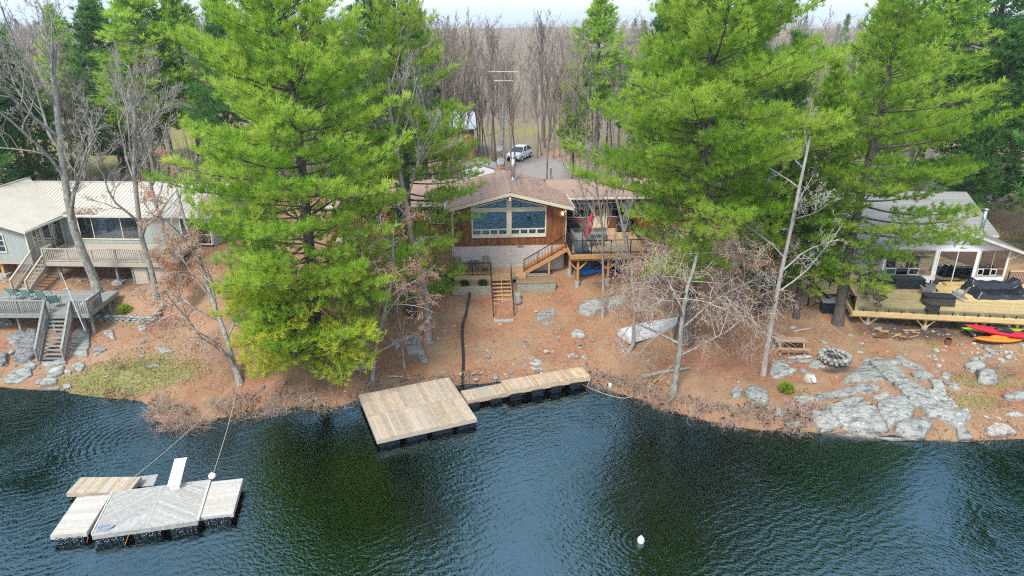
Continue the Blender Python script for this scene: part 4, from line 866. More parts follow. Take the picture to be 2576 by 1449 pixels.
mb.build('canopy', m_red, um, True); MB().beam(tp_ + dd * .52 - ax_ * .23, tp_ + dd * .52 + ax_ * .23, .05, .40).build('tie_strap', m_red, um); MB().tube([tp_, tp_ - dd.normalized() * .14], [.06, .03], 8).build('crown_cap', m_black, um)
so = thing('corner_sofa', 'grey wicker corner sofa on the cottage deck', 'sofa', P_(5.8, -.2, DZ))
for nm, mt, b_ in (('base', m_wickerg, (4.55, 5.4, -1.55, .8, .02, .42)), ('backrest', m_wickerg, (4.50, 4.68, -1.6, .95, .425, .80)), ('seat_cushion', m_cushion, (4.70, 5.38, -1.5, .78, .423, .55)), ('base', m_wickerg, (5.42, 7.2, .15, .95, .02, .42)), ('backrest', m_wickerg, (4.69, 7.2, .80, .97, .425, .80)), ('seat_cushion', m_cushion, (5.40, 7.15, .12, .78, .423, .55))): CF.box(nm, mt, so, b_[0], b_[1], b_[2], b_[3], DZ + b_[4], DZ + b_[5])
ct = thing('coffee_table', 'low grey table inside the corner sofa', 'table', P_(6.3, -.7, DZ)); CF.box('tabletop', m_cushion, ct, 5.75, 6.75, -1.05, -.35, DZ + .40, DZ + .44)
for x in (5.8, 6.7):
    for y in (-1.0, -.4): CF.box('leg', m_char, ct, x - .03, x + .03, y - .03, y + .03, DZ + .005, DZ + .40)
bxo = thing('storage_box', 'black wicker storage box against the porch wall', 'storage box', P_(4.9, 2.9, DZ)); CF.box('body', m_wicker, bxo, 4.2, 5.5, 2.55, 3.3, DZ + .01, DZ + .62); CF.box('lid', m_char, bxo, 4.16, 5.54, 2.5, 3.32, DZ + .625, DZ + .70)
gr = thing('covered_grill', 'black covered grill at the far right of the cottage deck', 'grill', P_(8.9, 2.6, DZ)); MB().prism([P_(8.35, 2.3, DZ + .05), P_(9.45, 2.3, DZ + .05), P_(9.45, 2.95, DZ + .05), P_(8.35, 2.95, DZ + .05)], (0, 0, .85)).build('body', m_cover, gr); MB().tube([P_(8.45, 2.62, DZ + .95), P_(8.6, 2.62, DZ + 1.0), P_(9.2, 2.62, DZ + 1.0), P_(9.35, 2.62, DZ + .95)], [.2, .30, .30, .2], 12).build('hood', m_cover, gr, True)
# terrace furniture
teakA = adirondack('adirondack_chair', m_teak, 'brown wooden chair at the right of the terrace table'); place(teakA, P_(-1.75, -.55, TZ + .002), CF.a + R(-10)); place(teakA, P_(-3.35, -.6, TZ + .002), CF.a + R(55), 'brown wooden chair at the left of the terrace table')
tt = thing('bistro_table', 'small glass-topped table on the terrace', 'table', P_(-2.55, -.6, TZ)); MB().lathe(P_(-2.55, -.6, TZ + .66), [(.48, 0), (.48, .02)], 20).build('tabletop', m_glassd, tt)
for k in range(4): a = k * 1.57 + .6; MB().tube([P_(-2.55 + .1 * math.cos(a), -.6 + .1 * math.sin(a), TZ + .65), P_(-2.55 + .16 * math.cos(a), -.6 + .16 * math.sin(a), TZ + .3), P_(-2.55 + .38 * math.cos(a), -.6 + .38 * math.sin(a), TZ)], .018, 6).build('leg', m_teak, tt)
# planting bed, planter, timbers, stump
bed = thing('planting_bed', 'narrow planting bed held by an old timber below the terrace', 'planter', P_(-2.7, -2.2, 2.3)); CF.box('soil', m_soil, bed, -4.05, -1.45, -2.55, -1.80, 2.2, 2.72); CF.box('front_timber', m_timber, bed, -4.15, -1.42, -2.72, -2.56, 2.2, 2.62); CF.box('top_timber', m_timber, bed, -4.12, -1.44, -2.70, -2.57, 2.625, 2.78)
pl = thing('raised_planter', 'big weathered timber planter box right of the bank stairs', 'planter', P_(1.75, -2, 2.2))
for i in range(6): CF.box('front_board', m_timber, pl, .36, 3.08, -2.66 + random.uniform(-.006, .006), -2.60, 2.0 + i * .165, 2.0 + i * .165 + .158)
for i in range(6):
    for x in (.36, 3.03): CF.box('side_board', m_timber, pl, x, x + .05, -2.595, -1.35, 2.0 + i * .165, 2.0 + i * .165 + .158)
CF.box('back_board', m_timber, pl, .36, 3.08, -1.345, -1.29, 2.0, 3.0); CF.box('soil', m_soil, pl, .42, 3.02, -2.59, -1.35, 2.1, 2.93)
for a, b in (((.30, -2.70), (3.14, -2.56)), ((.30, -1.38), (3.14, -1.26))): CF.box('cap_board', m_timber, pl, a[0], b[0], a[1], b[1], 2.985, 3.02)
tag(MB().beam(P_(-.0, -1.95, 3.05), P_(1.3, -1.25, 3.08), .16, .16).build('garden_timber', m_timber), 'grey garden timber running behind the planter box', 'timber'); tag(MB().beam(P_(1.3, -1.2, 3.05), P_(2.6, -1.1, 3.0), .14, .14).build('garden_timber', m_timber), 'grey garden timber under the side stairs', 'timber')
g = GT(1301, 757); mb = MB(); mb.lathe((g.x, g.y, g.z - .1), [(.42, 0), (.31, .18), (.27, .5), (.26, .66), (.2, .70)], 13); tag(mb.build('stump', m_bark_l, None, True), 'grey tree stump left of the planter box', 'stump')
def leafy(label, c, r_, n, mat, cat='shrub', size=.12, name='shrub', nb=8, width=.022, stem=True, squash=.8, group=None):
    rng = np.random.default_rng(int(abs(c[0] * 100) + abs(c[1] * 10))); d = unit(rng.normal(size=(n, 3))); d[:, 2] = np.abs(d[:, 2]); P = d * (rng.random((n, 1)) ** .4) * r_ * np.array([1, 1, squash]) + np.array([c[0], c[1], c[2] + r_ * .25])
    root = thing(name, label, cat, c, group); V, Fc, tn = blades(P, unit(d + np.array([0, 0, .4])), rng.uniform(.2, .9, n), size, nb, rng, .7, width); o = obj('foliage', V, Fc, mat, root); set_tone(o, tn)
    if stem:
        S = [[*c, *(np.array(c) + v * np.array([1, 1, 1])), .012, .005] for v in d[:7] * r_]; segs_obj('stem', S, m_twig, root)
    return root
for x, lab in ((-3.3, 'small evergreen shrub at the left of the planting bed'), (-2.0, 'low evergreen shrub beside the bank stairs')):
    p = P_(x, -2.2, 2.72); leafy(lab, (p.x, p.y, p.z), .32, 160, m_shrub)
# kayaks and things kept under the raised deck
def on(x, y, lift=0.): g = P_(x, y, 0); return Vector((g.x, g.y, hgt(g.x, g.y) + lift))
kayak('blue kayak leaning under the cottage deck', m_kblue, on(6.3, -1.2, .25), 0, 3.2, .75, .36, rot=(R(50), R(-14), R(14))); kayak('second blue kayak behind the deck post', m_kblue, on(7.9, -.3, .35), 0, 3.0, .72, .34, rot=(R(40), R(-8), R(5)))
kayak('short red kayak half hidden under the cottage deck', m_kred, on(7.4, -1.6, .3), 0, 1.7, .6, .3, rot=(R(60), 0, R(20)))
for i, (x, y, rz) in enumerate(((5.5, .6, 1), (6.4, 1.6, 2))):
    pass
# ------------------------------------------------------------------ sage cottage on the left
LF = Frame((-33.9, 49.3), R(-2)); Q = LF.p
lc = thing('cottage', 'sage green cottage with cream ribbed metal roof on the left', 'house', Q(3, 3, 3)); LZ = 4.35
def ribbed(poly, down, mat, root, sp=.30, sheet='roof_sheet', rib='roof_rib', w_=.035, h=.03):
    """sheet metal: flat panels with a raised rib at every seam"""
    poly = [Vector(p) for p in poly]; n = (poly[1] - poly[0]).cross(poly[2] - poly[0]).normalized(); n = n if n.z > 0 else -n
    d = Vector(down); d = (d - n * d.dot(n)).normalized(); planks(sheet, poly, d, sp * 3, .02, mat, root, gap=0., up=n, jit=0.)
    cr = n.cross(d).normalized(); ks = [cr.dot(p) for p in poly]; k = min(ks) + .02
    while k < max(ks) - w_:
        q = clip(clip(poly, cr, k + w_), -cr, -k)
        if len(q) >= 3: MB().prism([p + n * h for p in q], -n * (h - .002)).build(rib, mat, root)
        k += sp
ex, ey = LF.p(1, 0, 0) - LF.p(0, 0, 0), LF.p(0, 1, 0) - LF.p(0, 0, 0)
# main range: wall y=0, eave, ridge
X1 = 11.6
ribbed([Q(-.4, -.25, 6.62), Q(X1 + .3, -.25, 6.62), Q(X1 + .3, 4.3, 8.05), Q(-4.4, 4.3, 8.05)], -ey, m_metalroof, lc); ribbed([Q(-4.4, 4.3, 8.05), Q(X1 + .3, 4.3, 8.05), Q(X1 + .3, 8.6, 6.7), Q(-4.4, 8.6, 6.7)], ey, m_metalroof, lc, sp=.6)
LF.box('fascia', m_cream, lc, .05, X1 + .3, -.29, -.255, 6.42, 6.60); LF.box('gutter', m_gutter, lc, .05, X1 + .3, -.39, -.295, 6.46, 6.58); LF.box('ridge_cap', m_metalroof, lc, -4.4, X1 + .3, 4.18, 4.42, 8.04, 8.09)
planks('siding_board', [Q(-.1, 0, LZ), Q(X1, 0, LZ), Q(X1, 0, 6.6), Q(-.1, 0, 6.6)], (0, 0, 1), .20, .03, m_grn, lc, gap=.012, up=-ey)
LF.box('wall_core', m_grn, lc, -.1, X1, .03, .1, LZ, 6.6); LF.box('end_wall', m_grn, lc, X1 - .1, X1, .11, 8.3, 3, 6.6); MB().prism([Q(X1, .1, 6.6), Q(X1, 8.4, 6.6), Q(X1, 4.3, 8.0)], ex * -.1).build('gable_end', m_grn, lc)
# gable wing toward the camera
GX, GY = .35, -3.9          # right wall x, front wall y
ribbed([Q(GX + .35, GY - .45, 6.55), Q(GX + .35, .5, 6.62), Q(-4.9, 4.6, 8.3), Q(-4.9, GY - .45, 8.3)], ex, m_metalroof, lc); ribbed([Q(-10, GY - .45, 6.6), Q(-4.9, GY - .45, 8.3), Q(-4.9, 4.6, 8.3), Q(-10, 4.6, 6.6)], -ex, m_metalroof, lc, sp=.6)
LF.box('ridge_cap', m_metalroof, lc, -5.02, -4.78, GY - .45, 4.7, 8.29, 8.34); LF.box('gutter', m_gutter, lc, GX + .36, GX + .46, GY - .4, .0, 6.42, 6.53)
MB().beam(Q(GX + .38, GY - .47, 6.44), Q(-4.9, GY - .47, 8.20), .04, .18).build('fascia', m_cream, lc)
planks('siding_board', [Q(-9.5, GY, 4.2), Q(GX, GY, 4.2), Q(GX, GY, 6.5), Q(-4.9, GY, 8.2), Q(-9.5, GY, 6.7)], (0, 0, 1), .20, .03, m_grn, lc, gap=.012, up=-ey)
planks('siding_board', [Q(GX, GY, 4.2), Q(GX, 0, 4.2), Q(GX, 0, 6.55), Q(GX, GY, 6.5)], (0, 0, 1), .20, .03, m_grn, lc, gap=.012, up=ex)
LF.box('wall_core', m_grn, lc, -9.4, GX - .05, GY + .04, GY + .12, 4.2, 6.4); LF.box('floor_beam', m_tan, lc, -9.4, GX, GY - .02, GY + .2, 4.02, 4.19); LF.box('downspout', m_cream, lc, GX - .04, GX + .06, GY - .12, GY - .03, 3.0, 6.5); LF.box('corner_board', m_cream, lc, GX - .08, GX + .045, GY - .04, GY - .003, 4.2, 6.5)
window(lc, LF, -2.6, -1.35, 4.95, 6.15, GY, .09, vert=(-1.98,), horiz=(5.35, 5.75), mg=m_glassd)
SF = Frame((Q(GX, 0, 0).x, Q(GX, 0, 0).y), LF.a + R(90))       # the wing's right wall seen along the deck
window(lc, SF, -3.35, -2.65, 5.0, 6.25, 0, .08, vert=(-3.0,), horiz=(5.4, 5.8), mg=m_glassd)
sd_ = window(lc, SF, -2.35, -.35, 4.42, 6.3, 0, .08, vert=(-1.35,), mg=m_glassd, name='sliding_door')
# main wall openings
pw = window(lc, LF, 1.55, 6.05, 4.75, 6.38, 0, .09, vert=(2.55, 4.75), mg=m_glass); LF.box('curtain', m_curtain, pw, 2.62, 4.68, -.022, -.012, 4.76, 6.37)
window(lc, LF, 9.3, 11.4, 4.42, 6.35, 0, .09, vert=(10.35,), mf=m_whitep, mg=m_glassd, name='sliding_door')
sh = thing('snow_shovel', 'blue snow shovel hung on the sage wall', 'shovel', Q(1.05, -.05, 4.9)); MB().tube([Q(1.05, -.05, 4.75), Q(1.05, -.05, 5.9)], .018, 6).build('shaft', m_steel, sh); LF.box('blade', m_kblue, sh, .93, 1.17, -.08, -.045, 5.9, 6.12)
# posts and footings under the wing
for x in (-2.2, -5.0):
    z0 = hgt(Q(x, GY + .3, 0).x, Q(x, GY + .3, 0).y); LF.box('post', m_newwood, lc, x - .09, x + .09, GY + .2, GY + .38, z0 + .25, 4.02); LF.box('footing', m_conc, lc, x - .35, x + .35, GY - .05, GY + .6, z0 - .3, z0 + .26)
# the deck
dk = thing('upper_deck', 'tan painted deck with baluster railing along the sage cottage', 'deck', Q(6, -2, 3)); a0, a1, b0 = 1.45, 10.15, -4.35
planks('deck_board', [Q(GX + .06, b0 + 1.0, LZ), Q(a1, b0 + 1.0, LZ), Q(a1, -.04, LZ), Q(GX + .06, -.04, LZ)], ex, .145, .04, m_tan, dk, up=(0, 0, 1)); planks('deck_board', [Q(a0, b0, LZ), Q(a1, b0, LZ), Q(a1, b0 + .99, LZ), Q(a0, b0 + .99, LZ)], ex, .145, .04, m_tan, dk, up=(0, 0, 1))
LF.box('rim_joist', m_tan, dk, a0 - .02, a1 + .02, b0 - .05, b0 - .004, LZ - .28, LZ - .02); LF.box('rim_joist', m_tan, dk, a1 + .004, a1 + .05, b0, -.05, LZ - .28, LZ - .02); LF.box('beam', m_grey, dk, a0, a1, b0 + .3, b0 + .44, LZ - .46, LZ - .29)
kw = dict(sp=.135, bw=.04, rail=(.045, .12), post=.10, posts_every=2.1)
railing(dk, Q(a0 + .06, b0 + .05, LZ), Q(a1 - .05, b0 + .05, LZ), .95, m_tan, **kw); railing(dk, Q(a1 - .05, b0 + .05, LZ), Q(a1 - .05, -.1, LZ), .95, m_tan, ends=(0, 1), **{k: v for k, v in kw.items()}); railing(dk, Q(a0 + .06, b0 + .06, LZ), Q(a0 + .06, b0 + 1.0, LZ), .95, m_tan, ends=(0, 1), sp=.135, bw=.04, rail=(.045, .12), post=.10)
for x, y in ((2.2, b0 + .37), (4.6, b0 + .37), (3.2, -1.8), (5.9, -1.6), (6.3, b0 + .37)):
    g = Q(x, y, 0); z0 = hgt(g.x, g.y); LF.box('post', m_grey, dk, x - .08, x + .08, y - .08, y + .08, z0 - .1, LZ - .47)
g = Q(6.3, b0 + .37, 0); LF.box('footing', m_conc, dk, 5.95, 6.65, b0 + .05, b0 + .7, hgt(g.x, g.y) - .3, hgt(g.x, g.y) + .16)
cl = thing('closet', 'beige board closet under the right end of the tan deck', 'closet', Q(8.8, -3.6, 2.4)); zc = 2.15
planks('door_board', [Q(7.55, b0 + .25, zc + .2), Q(8.45, b0 + .25, zc + .2), Q(8.45, b0 + .25, LZ - .3), Q(7.55, b0 + .25, LZ - .3)], (0, 0, 1), .14, .03, m_closet, cl, up=-ey); planks('door_board', [Q(8.62, b0 + .25, zc + .05), Q(10.0, b0 + .25, zc + .05), Q(10.0, b0 + .25, LZ - .3), Q(8.62, b0 + .25, LZ - .3)], (0, 0, 1), .14, .03, m_closet, cl, up=-ey)
for x in (7.49, 8.53, 10.07): LF.box('frame_post', m_grey, cl, x - .06, x + .06, b0 + .2, b0 + .30, zc - .2, LZ - .29)
LF.box('side_wall', m_grey, cl, 10.02, 10.08, b0 + .31, b0 + 2.4, zc, LZ - .3); LF.box('base_board', m_dark, cl, 7.45, 10.12, b0 + .16, b0 + .24, zc - .25, zc + .04); LF.box('back_wall', m_dark, cl, 7.5, 10.0, b0 + 2.3, b0 + 2.4, zc, LZ - .3)
# upper stairs
us = thing('upper_stairs', 'tan open-tread stairs from the tan deck to the grey platform', 'stairs', Q(.9, -5, 2.8)); pz = 2.80
stairs(us, Q(.92, -3.45, LZ), Q(.92, -6.45, pz + .02), ex, .95, 9, m_tan, m_tan, .04, depth=.22)
for s in (-1, 1): railing(us, Q(.92 + s * .52, -3.45, LZ), Q(.92 + s * .52, -6.40, pz + .05), .90, m_tan, sp=.14, bw=.035, rail=(.045, .11), post=.10)
# grey platform
pf = thing('grey_platform', 'silver grey lower platform with baluster railing on the left bank', 'deck', (-30, 41, 2)); py0, py1, px0, px1 = 39.45, 43.4, -36.5, -26.65
planks('deck_board', [(px0, py0, pz), (px1, py0, pz), (px1 - .3, py1, pz), (px0, py1, pz)], (1, .12, 0), .145, .04, m_grey, pf, up=(0, 0, 1))
MB().box(((px0 + px1) / 2, py0 - .025, pz - .15), (px1 - px0, .045, .24)).build('rim_joist', m_grey, pf); MB().beam((px1 + .02, py0, pz - .15), (px1 - .28, py1, pz - .15), .045, .24).build('rim_joist', m_grey, pf)
kw = dict(sp=.13, bw=.045, rail=(.045, .13), post=.10)
railing(pf, (px0, py0 + .05, pz), (-29.28, py0 + .05, pz), .85, m_grey, posts_every=2.3, bottom=-.18, **kw); railing(pf, (-27.66, py0 + .05, pz), (px1 - .05, py0 + .05, pz), .85, m_grey, bottom=-.18, **kw); railing(pf, (px1 - .05, py0 + .05, pz), (px1 - .17, py0 + 1.75, pz), .85, m_grey, ends=(0, 1), bottom=-.18, **kw)
for x in (-34.5, -31.6, -29.4, -27.4, -26.9):
    for y in (py0 + .5, py0 + 2.6):
        z0 = hgt(x, y); MB().box((x, y, (z0 - .2 + pz - .28) / 2), (.13, .13, pz - .28 - z0 + .2)).build('post', m_grey, pf)
lst = thing('lower_stairs', 'silver grey stairs with baluster rails from the platform to the stone steps', 'stairs', (-28.2, 38.3, .5)); stairs(lst, (-28.46, py0 - .02, pz), (-28.1, 37.15, .52), (1, 0, 0), 1.42, 12, m_grey, m_grey, .045, depth=.20)
for s in (-1, 1): railing(lst, (-28.46 + s * .80, py0 - .02, pz), (-28.1 + s * .80, 37.15, .62), .86, m_grey, sp=.125, bw=.04, rail=(.045, .13), post=.10)
# striped chairs and bench
ch = sling_chair('green and blue striped sling chair', 'striped sling chairs on the grey platform')
for i, (u, v, a) in enumerate(((37, 758, 165), (72, 762, 170), (106, 763, 182), (133, 778, 205))):
    p = G(u, v, pz); place(ch, (p.x, p.y + .35, pz + .003), R(a), 'striped sling chair on the grey platform, %s from the left' % ('first', 'second', 'third', 'fourth')[i])
bn = thing('white_bench', 'white plastic storage bench in the platform corner', 'bench', (-27.15, 40.4, pz)); MB().box((-27.15, 40.55, pz + .24), (.62, 1.1, .46), R(4)).build('seat', m_whitep, bn); MB().box((-26.9, 40.55, pz + .60), (.08, 1.1, .26), R(4)).build('backrest', m_whitep, bn)
fp = thing('flagpole', 'thin white pole rising beside the platform corner', 'pole', (-27.2, 39.25, 1.8)); MB().tube([(-27.05, 39.3, 1.7), (-27.65, 39.32, 5.6)], [.035, .022], 8).build('shaft', m_whitep, fp); MB().box((-27.1, 39.36, 2.55), (.12, .1, .06)).build('bracket', m_steel, fp)
g = Q(5.2, -2.6, 0); kayak('pale blue kayak lying under the tan deck', m_kpale, (g.x, g.y, hgt(g.x, g.y) + .35), R(-4), 3.6, .8, .38); g = Q(3.3, -2.0, 0); kayak('grey-blue kayak behind the pale one under the tan deck', m_kpale, (g.x, g.y, hgt(g.x, g.y) + .3), R(5), 3.0, .75, .36)
rk = thing('kayak_rack', 'rough timber rack holding the pale kayaks', 'rack', Q(5.2, -2.6, 2.6))
for x in (4.3, 6.3): LF.box('bearer', m_grey, rk, x - .05, x + .05, -3.1, -1.5, 2.9, 3.02)
for x in (4.3, 6.3):
    for y in (-3.0, -1.6): g = Q(x, y, 0); LF.box('leg', m_grey, rk, x - .045, x + .045, y - .045, y + .045, hgt(g.x, g.y) - .1, 2.9)
tb_ = thing('storage_tote', 'grey storage tote under the gable wing', 'tote', Q(-1.2, -2.6, 3.2)); LF.box('body', m_kpale, tb_, -1.7, -.6, -2.9, -2.2, 3.2, 3.75); LF.box('lid', m_char, tb_, -1.74, -.56, -2.94, -2.16, 3.755, 3.80)
# ------------------------------------------------------------------ white cottage on the right
WFm = Frame((30.9, 45.75), R(-1.5)); W = WFm.p; wx_, wy_ = W(1, 0, 0) - W(0, 0, 0), W(0, 1, 0) - W(0, 0, 0)
wc = thing('cottage', 'white sided cottage with glazed sunroom and grey roof on the right', 'house', W(0, 3, 2)); RZ = 2.45
SX0, SX1, SZ, SA, SXA = -4.5, 4.2, 5.02, 6.35, .35
lap = dict(gap=.0, jit=.001, tilt=.014)
def vinyl(pts, name='siding_course', up=None, along=None, w_=.13): return planks(name, pts, along or wx_, w_, .02, m_white, wc, up=up or -wy_, **lap)
vinyl([W(SX0, 0, RZ), W(SX1, 0, RZ), W(SX1, 0, 3.02), W(SX0, 0, 3.02)]); vinyl([W(SX0, 0, 4.96), W(SX1, 0, 4.96), W(SX1, 0, SZ + .05), W(SXA, 0, SA), W(SX0, 0, SZ + .05)])
for a, b in ((SX0, SX0 + .14), (-.98, -.78), (1.92, 2.12), (SX1 - .16, SX1)): WFm.box('corner_panel', m_white, wc, a, b, -.02, .0, 3.02, 4.96)
win = dict(mf=m_tan, mg=m_glassd, back=None, depth=.05)
def sunwin(x0, x1):
    w_ = window(wc, WFm, x0, x1, 3.08, 4.90, 0, .07, vert=((x0 + x1) / 2,), horiz=(3.58,), **win)
    for k in (0, 1):
        c0 = x0 + (x1 - x0) * (k * .5 + .02); c1 = c0 + (x1 - x0) * .22
        for (a, b, c, d) in ((c0, c1, 3.52, 3.555), (c0, c1, 3.10, 3.135), (c0, c0 + .035, 3.135, 3.52), (c1 - .035, c1, 3.135, 3.52)): WFm.box('vent_frame', m_whitep, w_, a, b, -.06, -.034, c, d)
    return w_
sunwin(-4.30, -1.05); sunwin(2.18, 4.0)
dr = window(wc, WFm, -.70, 1.85, 2.52, 4.86, 0, .09, vert=(.55,), mf=m_whitep, mg=m_glassd, back=None, depth=.07, name='sliding_door')
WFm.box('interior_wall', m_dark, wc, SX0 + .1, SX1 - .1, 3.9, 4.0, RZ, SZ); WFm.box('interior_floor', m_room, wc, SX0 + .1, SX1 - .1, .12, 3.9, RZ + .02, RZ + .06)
for i in range(9): WFm.box('blind_slat', m_white, wc, 2.9, 4.0, .30 + .001 * i, .31 + .001 * i, 3.3 + i * .17, 3.40 + i * .17)
# left side wall of the sunroom with its window
SS = Frame((W(SX0, 0, 0).x, W(SX0, 0, 0).y), WFm.a + R(90)); 
vinyl([W(SX0, 0, RZ), W(SX0, 4.2, RZ), W(SX0, 4.2, 3.05), W(SX0, 0, 3.05)], up=-wx_, along=wy_); vinyl([W(SX0, 0, 4.75), W(SX0, 4.2, 4.75), W(SX0, 4.2, 5.05), W(SX0, 0, 5.05)], up=-wx_, along=wy_); vinyl([W(SX0, 3.2, 3.05), W(SX0, 4.2, 3.05), W(SX0, 4.2, 4.75), W(SX0, 3.2, 4.75)], up=-wx_, along=wy_); WFm.box('corner_panel', m_white, wc, SX0 - .02, SX0, .0, .35, 3.05, 4.75)
window(wc, SS, .42, 3.12, 3.12, 4.68, 0, .07, vert=(1.3, 2.2), horiz=(3.6,), out=1, **win)
vinyl([W(SX1, 0, RZ), W(SX1, 4.2, RZ), W(SX1, 4.2, 5.05), W(SX1, 0, 5.05)], up=wx_, along=wy_)
def shingles(poly, down, w_=.16): return course(poly, down, mat=m_shingle2, root=wc, w_=w_)
for s in (-1, 1):
    ex_ = -5.05 if s < 0 else 4.95; ze = 4.95
    shingles([W(SXA, -.55, 6.52), W(ex_, -.55, ze), W(ex_, 5.0, ze), W(SXA, 5.0, 6.52)], wx_ * s); MB().prism([W(SXA, -.52, 6.45), W(ex_, -.52, ze - .07), W(ex_, 4.9, ze - .07), W(SXA, 4.9, 6.45)], (0, 0, -.05)).build('soffit', m_white, wc)
    MB().beam(W(SXA, -.57, 6.40), W(ex_, -.57, ze - .10), .035, .17).build('fascia', m_gutter, wc); WFm.box('gutter', m_gutter, wc, ex_ - .05, ex_ + .05, -.5, 4.9, ze - .15, ze - .06)
MB().prism([W(SXA - .14, -.55, 6.50), W(SXA, -.55, 6.55), W(SXA + .14, -.55, 6.50)], wy_ * 5.5).build('ridge_cap', m_shingle2, wc)
# main range behind
MX0, MX1 = -8.6, 5.6
shingles([W(MX0, 3.6, 5.0), W(MX1, 3.6, 5.0), W(MX1, 8.6, 7.1), W(MX0, 8.6, 7.1)], -wy_); shingles([W(MX0, 8.6, 7.1), W(MX1, 8.6, 7.1), W(MX1, 13.4, 5.1), W(MX0, 13.4, 5.1)], wy_, .4)
vinyl([W(MX0 + .4, 4.1, 2.4), W(SX0 - .03, 4.1, 2.4), W(SX0 - .03, 4.1, 5.0), W(MX0 + .4, 4.1, 5.0)], up=-wy_); WFm.box('fascia', m_gutter, wc, MX0, MX1, 3.56, 3.59, 4.8, 4.97)
for x in (MX0 + .4, MX1 - .4): MB().prism([W(x, 4.1, 2.4), W(x, 12.9, 2.4), W(x, 12.9, 5.0), W(x, 8.6, 6.95), W(x, 4.1, 5.0)], wx_ * .06).build('end_wall', m_white, wc)
window(wc, WFm, -7.2, -5.6, 3.3, 4.5, 4.1, .07, vert=(-6.4,), mf=m_whitep, mg=m_glassd)
cp2 = thing('chimney_pipe', 'steel chimney pipe on the grey roof of the white cottage', 'chimney', W(2.75, 1.5, 5.8)); c_ = W(2.75, 1.5, 5.7); MB().lathe(c_, [(.38, 0), (.30, .1), (.15, .3)], 16).build('flashing', m_steel, cp2, True); MB().lathe(c_ + Vector((0, 0, .28)), [(.14, 0), (.14, 1.45)], 16).build('pipe', m_steel, cp2, True); MB().lathe(c_ + Vector((0, 0, 1.73)), [(.14, 0), (.2, .04), (.2, .12), (.05, .17)], 16).build('cap', m_steel, cp2, True)
MB().tube([W(SX1 + .02, -.02, 4.3), W(4.85, -.3, 4.85)], .03, 6).build('eave_brace', m_white, wc)
# big yellow deck
A, B = G(2146, 783, RZ), G(2640, 808, RZ); ad = (B - A).normalized(); an = Vector((-ad.y, ad.x, 0)); yd = thing('sun_deck', 'big new yellow pine deck with glass railing on the right', 'deck', (A + B) / 2)
Cb, Db = W(6.0, -.04, RZ), W(-4.9, -.04, RZ); Db = Vector((Db.x, Db.y, RZ)); E = A + an * 2.9; Lb = Vector((A.x + .9, Db.y, RZ))
planks('deck_board', [A, B, Cb, Lb], ad, .145, .04, m_yellow, yd, up=(0, 0, 1))
planks('deck_board', [Vector((Lb.x - 1.35, Lb.y - 2.1, RZ)), Vector((Lb.x - .30, Lb.y - 2.15, RZ)), Vector((Lb.x - .02, Lb.y + 3.7, RZ)), Vector((Lb.x - 1.0, Lb.y + 3.7, RZ))], ad, .145, .04, m_yellow, yd, up=(0, 0, 1)); planks('deck_board', [Lb + Vector((.02, .06, 0)), W(SX0 - .05, .06, RZ), W(SX0 - .05, 3.8, RZ), Lb + Vector((.02, 3.7, 0))], ad, .145, .04, m_yellow, yd, up=(0, 0, 1))
MB().beam(A - an * .03 - Vector((0, 0, .16)), B - an * .03 - Vector((0, 0, .16)), .045, .25).build('rim_joist', m_yellow, yd); MB().beam(A - ad * .03 - Vector((0, 0, .16)), Lb - ad * .03 - Vector((0, 0, .16)), .045, .25).build('rim_joist', m_yellow, yd); MB().beam(A + an * .45 - Vector((0, 0, .42)), B + an * .45 - Vector((0, 0, .42)), .14, .24).build('beam', m_yellow, yd)
for i in range(24): p = A + ad * (.25 + i * .46) - Vector((0, 0, .16)); MB().beam(p + an * .02, p + an * 5.2, .04, .22).build('joist', m_yellow, yd)
for u in (2181, 2327, 2476, 2560):
    d = ray(u, 815); n = an; k = ((A + an * .45).dot(n)) / (d[0] * n.x + d[1] * n.y); px, py = k * d[0], k * d[1]; z0 = hgt(px, py); zt = RZ - .545; p = Vector((px, py, 0))
    MB().box((px, py, (z0 + zt) / 2 + .05), (.15, .15, zt - z0 - .1), math.atan2(ad.y, ad.x)).build('post', m_yellow, yd); MB().lathe((px, py, z0 - .15), [(.20, 0), (.19, .30)], 12).build('pier', m_conc, yd)
    for s in (-1, 1): MB().beam(p + ad * s * .06 + Vector((0, 0, zt - .52)), p + ad * s * .58 + Vector((0, 0, zt + .02)), .09, .09).build('brace', m_yellow, yd)
for i in range(3):
    p = A + an * 3.6 + ad * (1.0 + i * 3.6); z0 = hgt(p.x, p.y); MB().box((p.x, p.y, (z0 + RZ - .3) / 2), (.14, .14, RZ - .3 - z0)).build('post', m_yellow, yd); MB().lathe((p.x, p.y, z0 - .1), [(.2, 0), (.19, .35)], 12).build('pier', m_conc, yd)
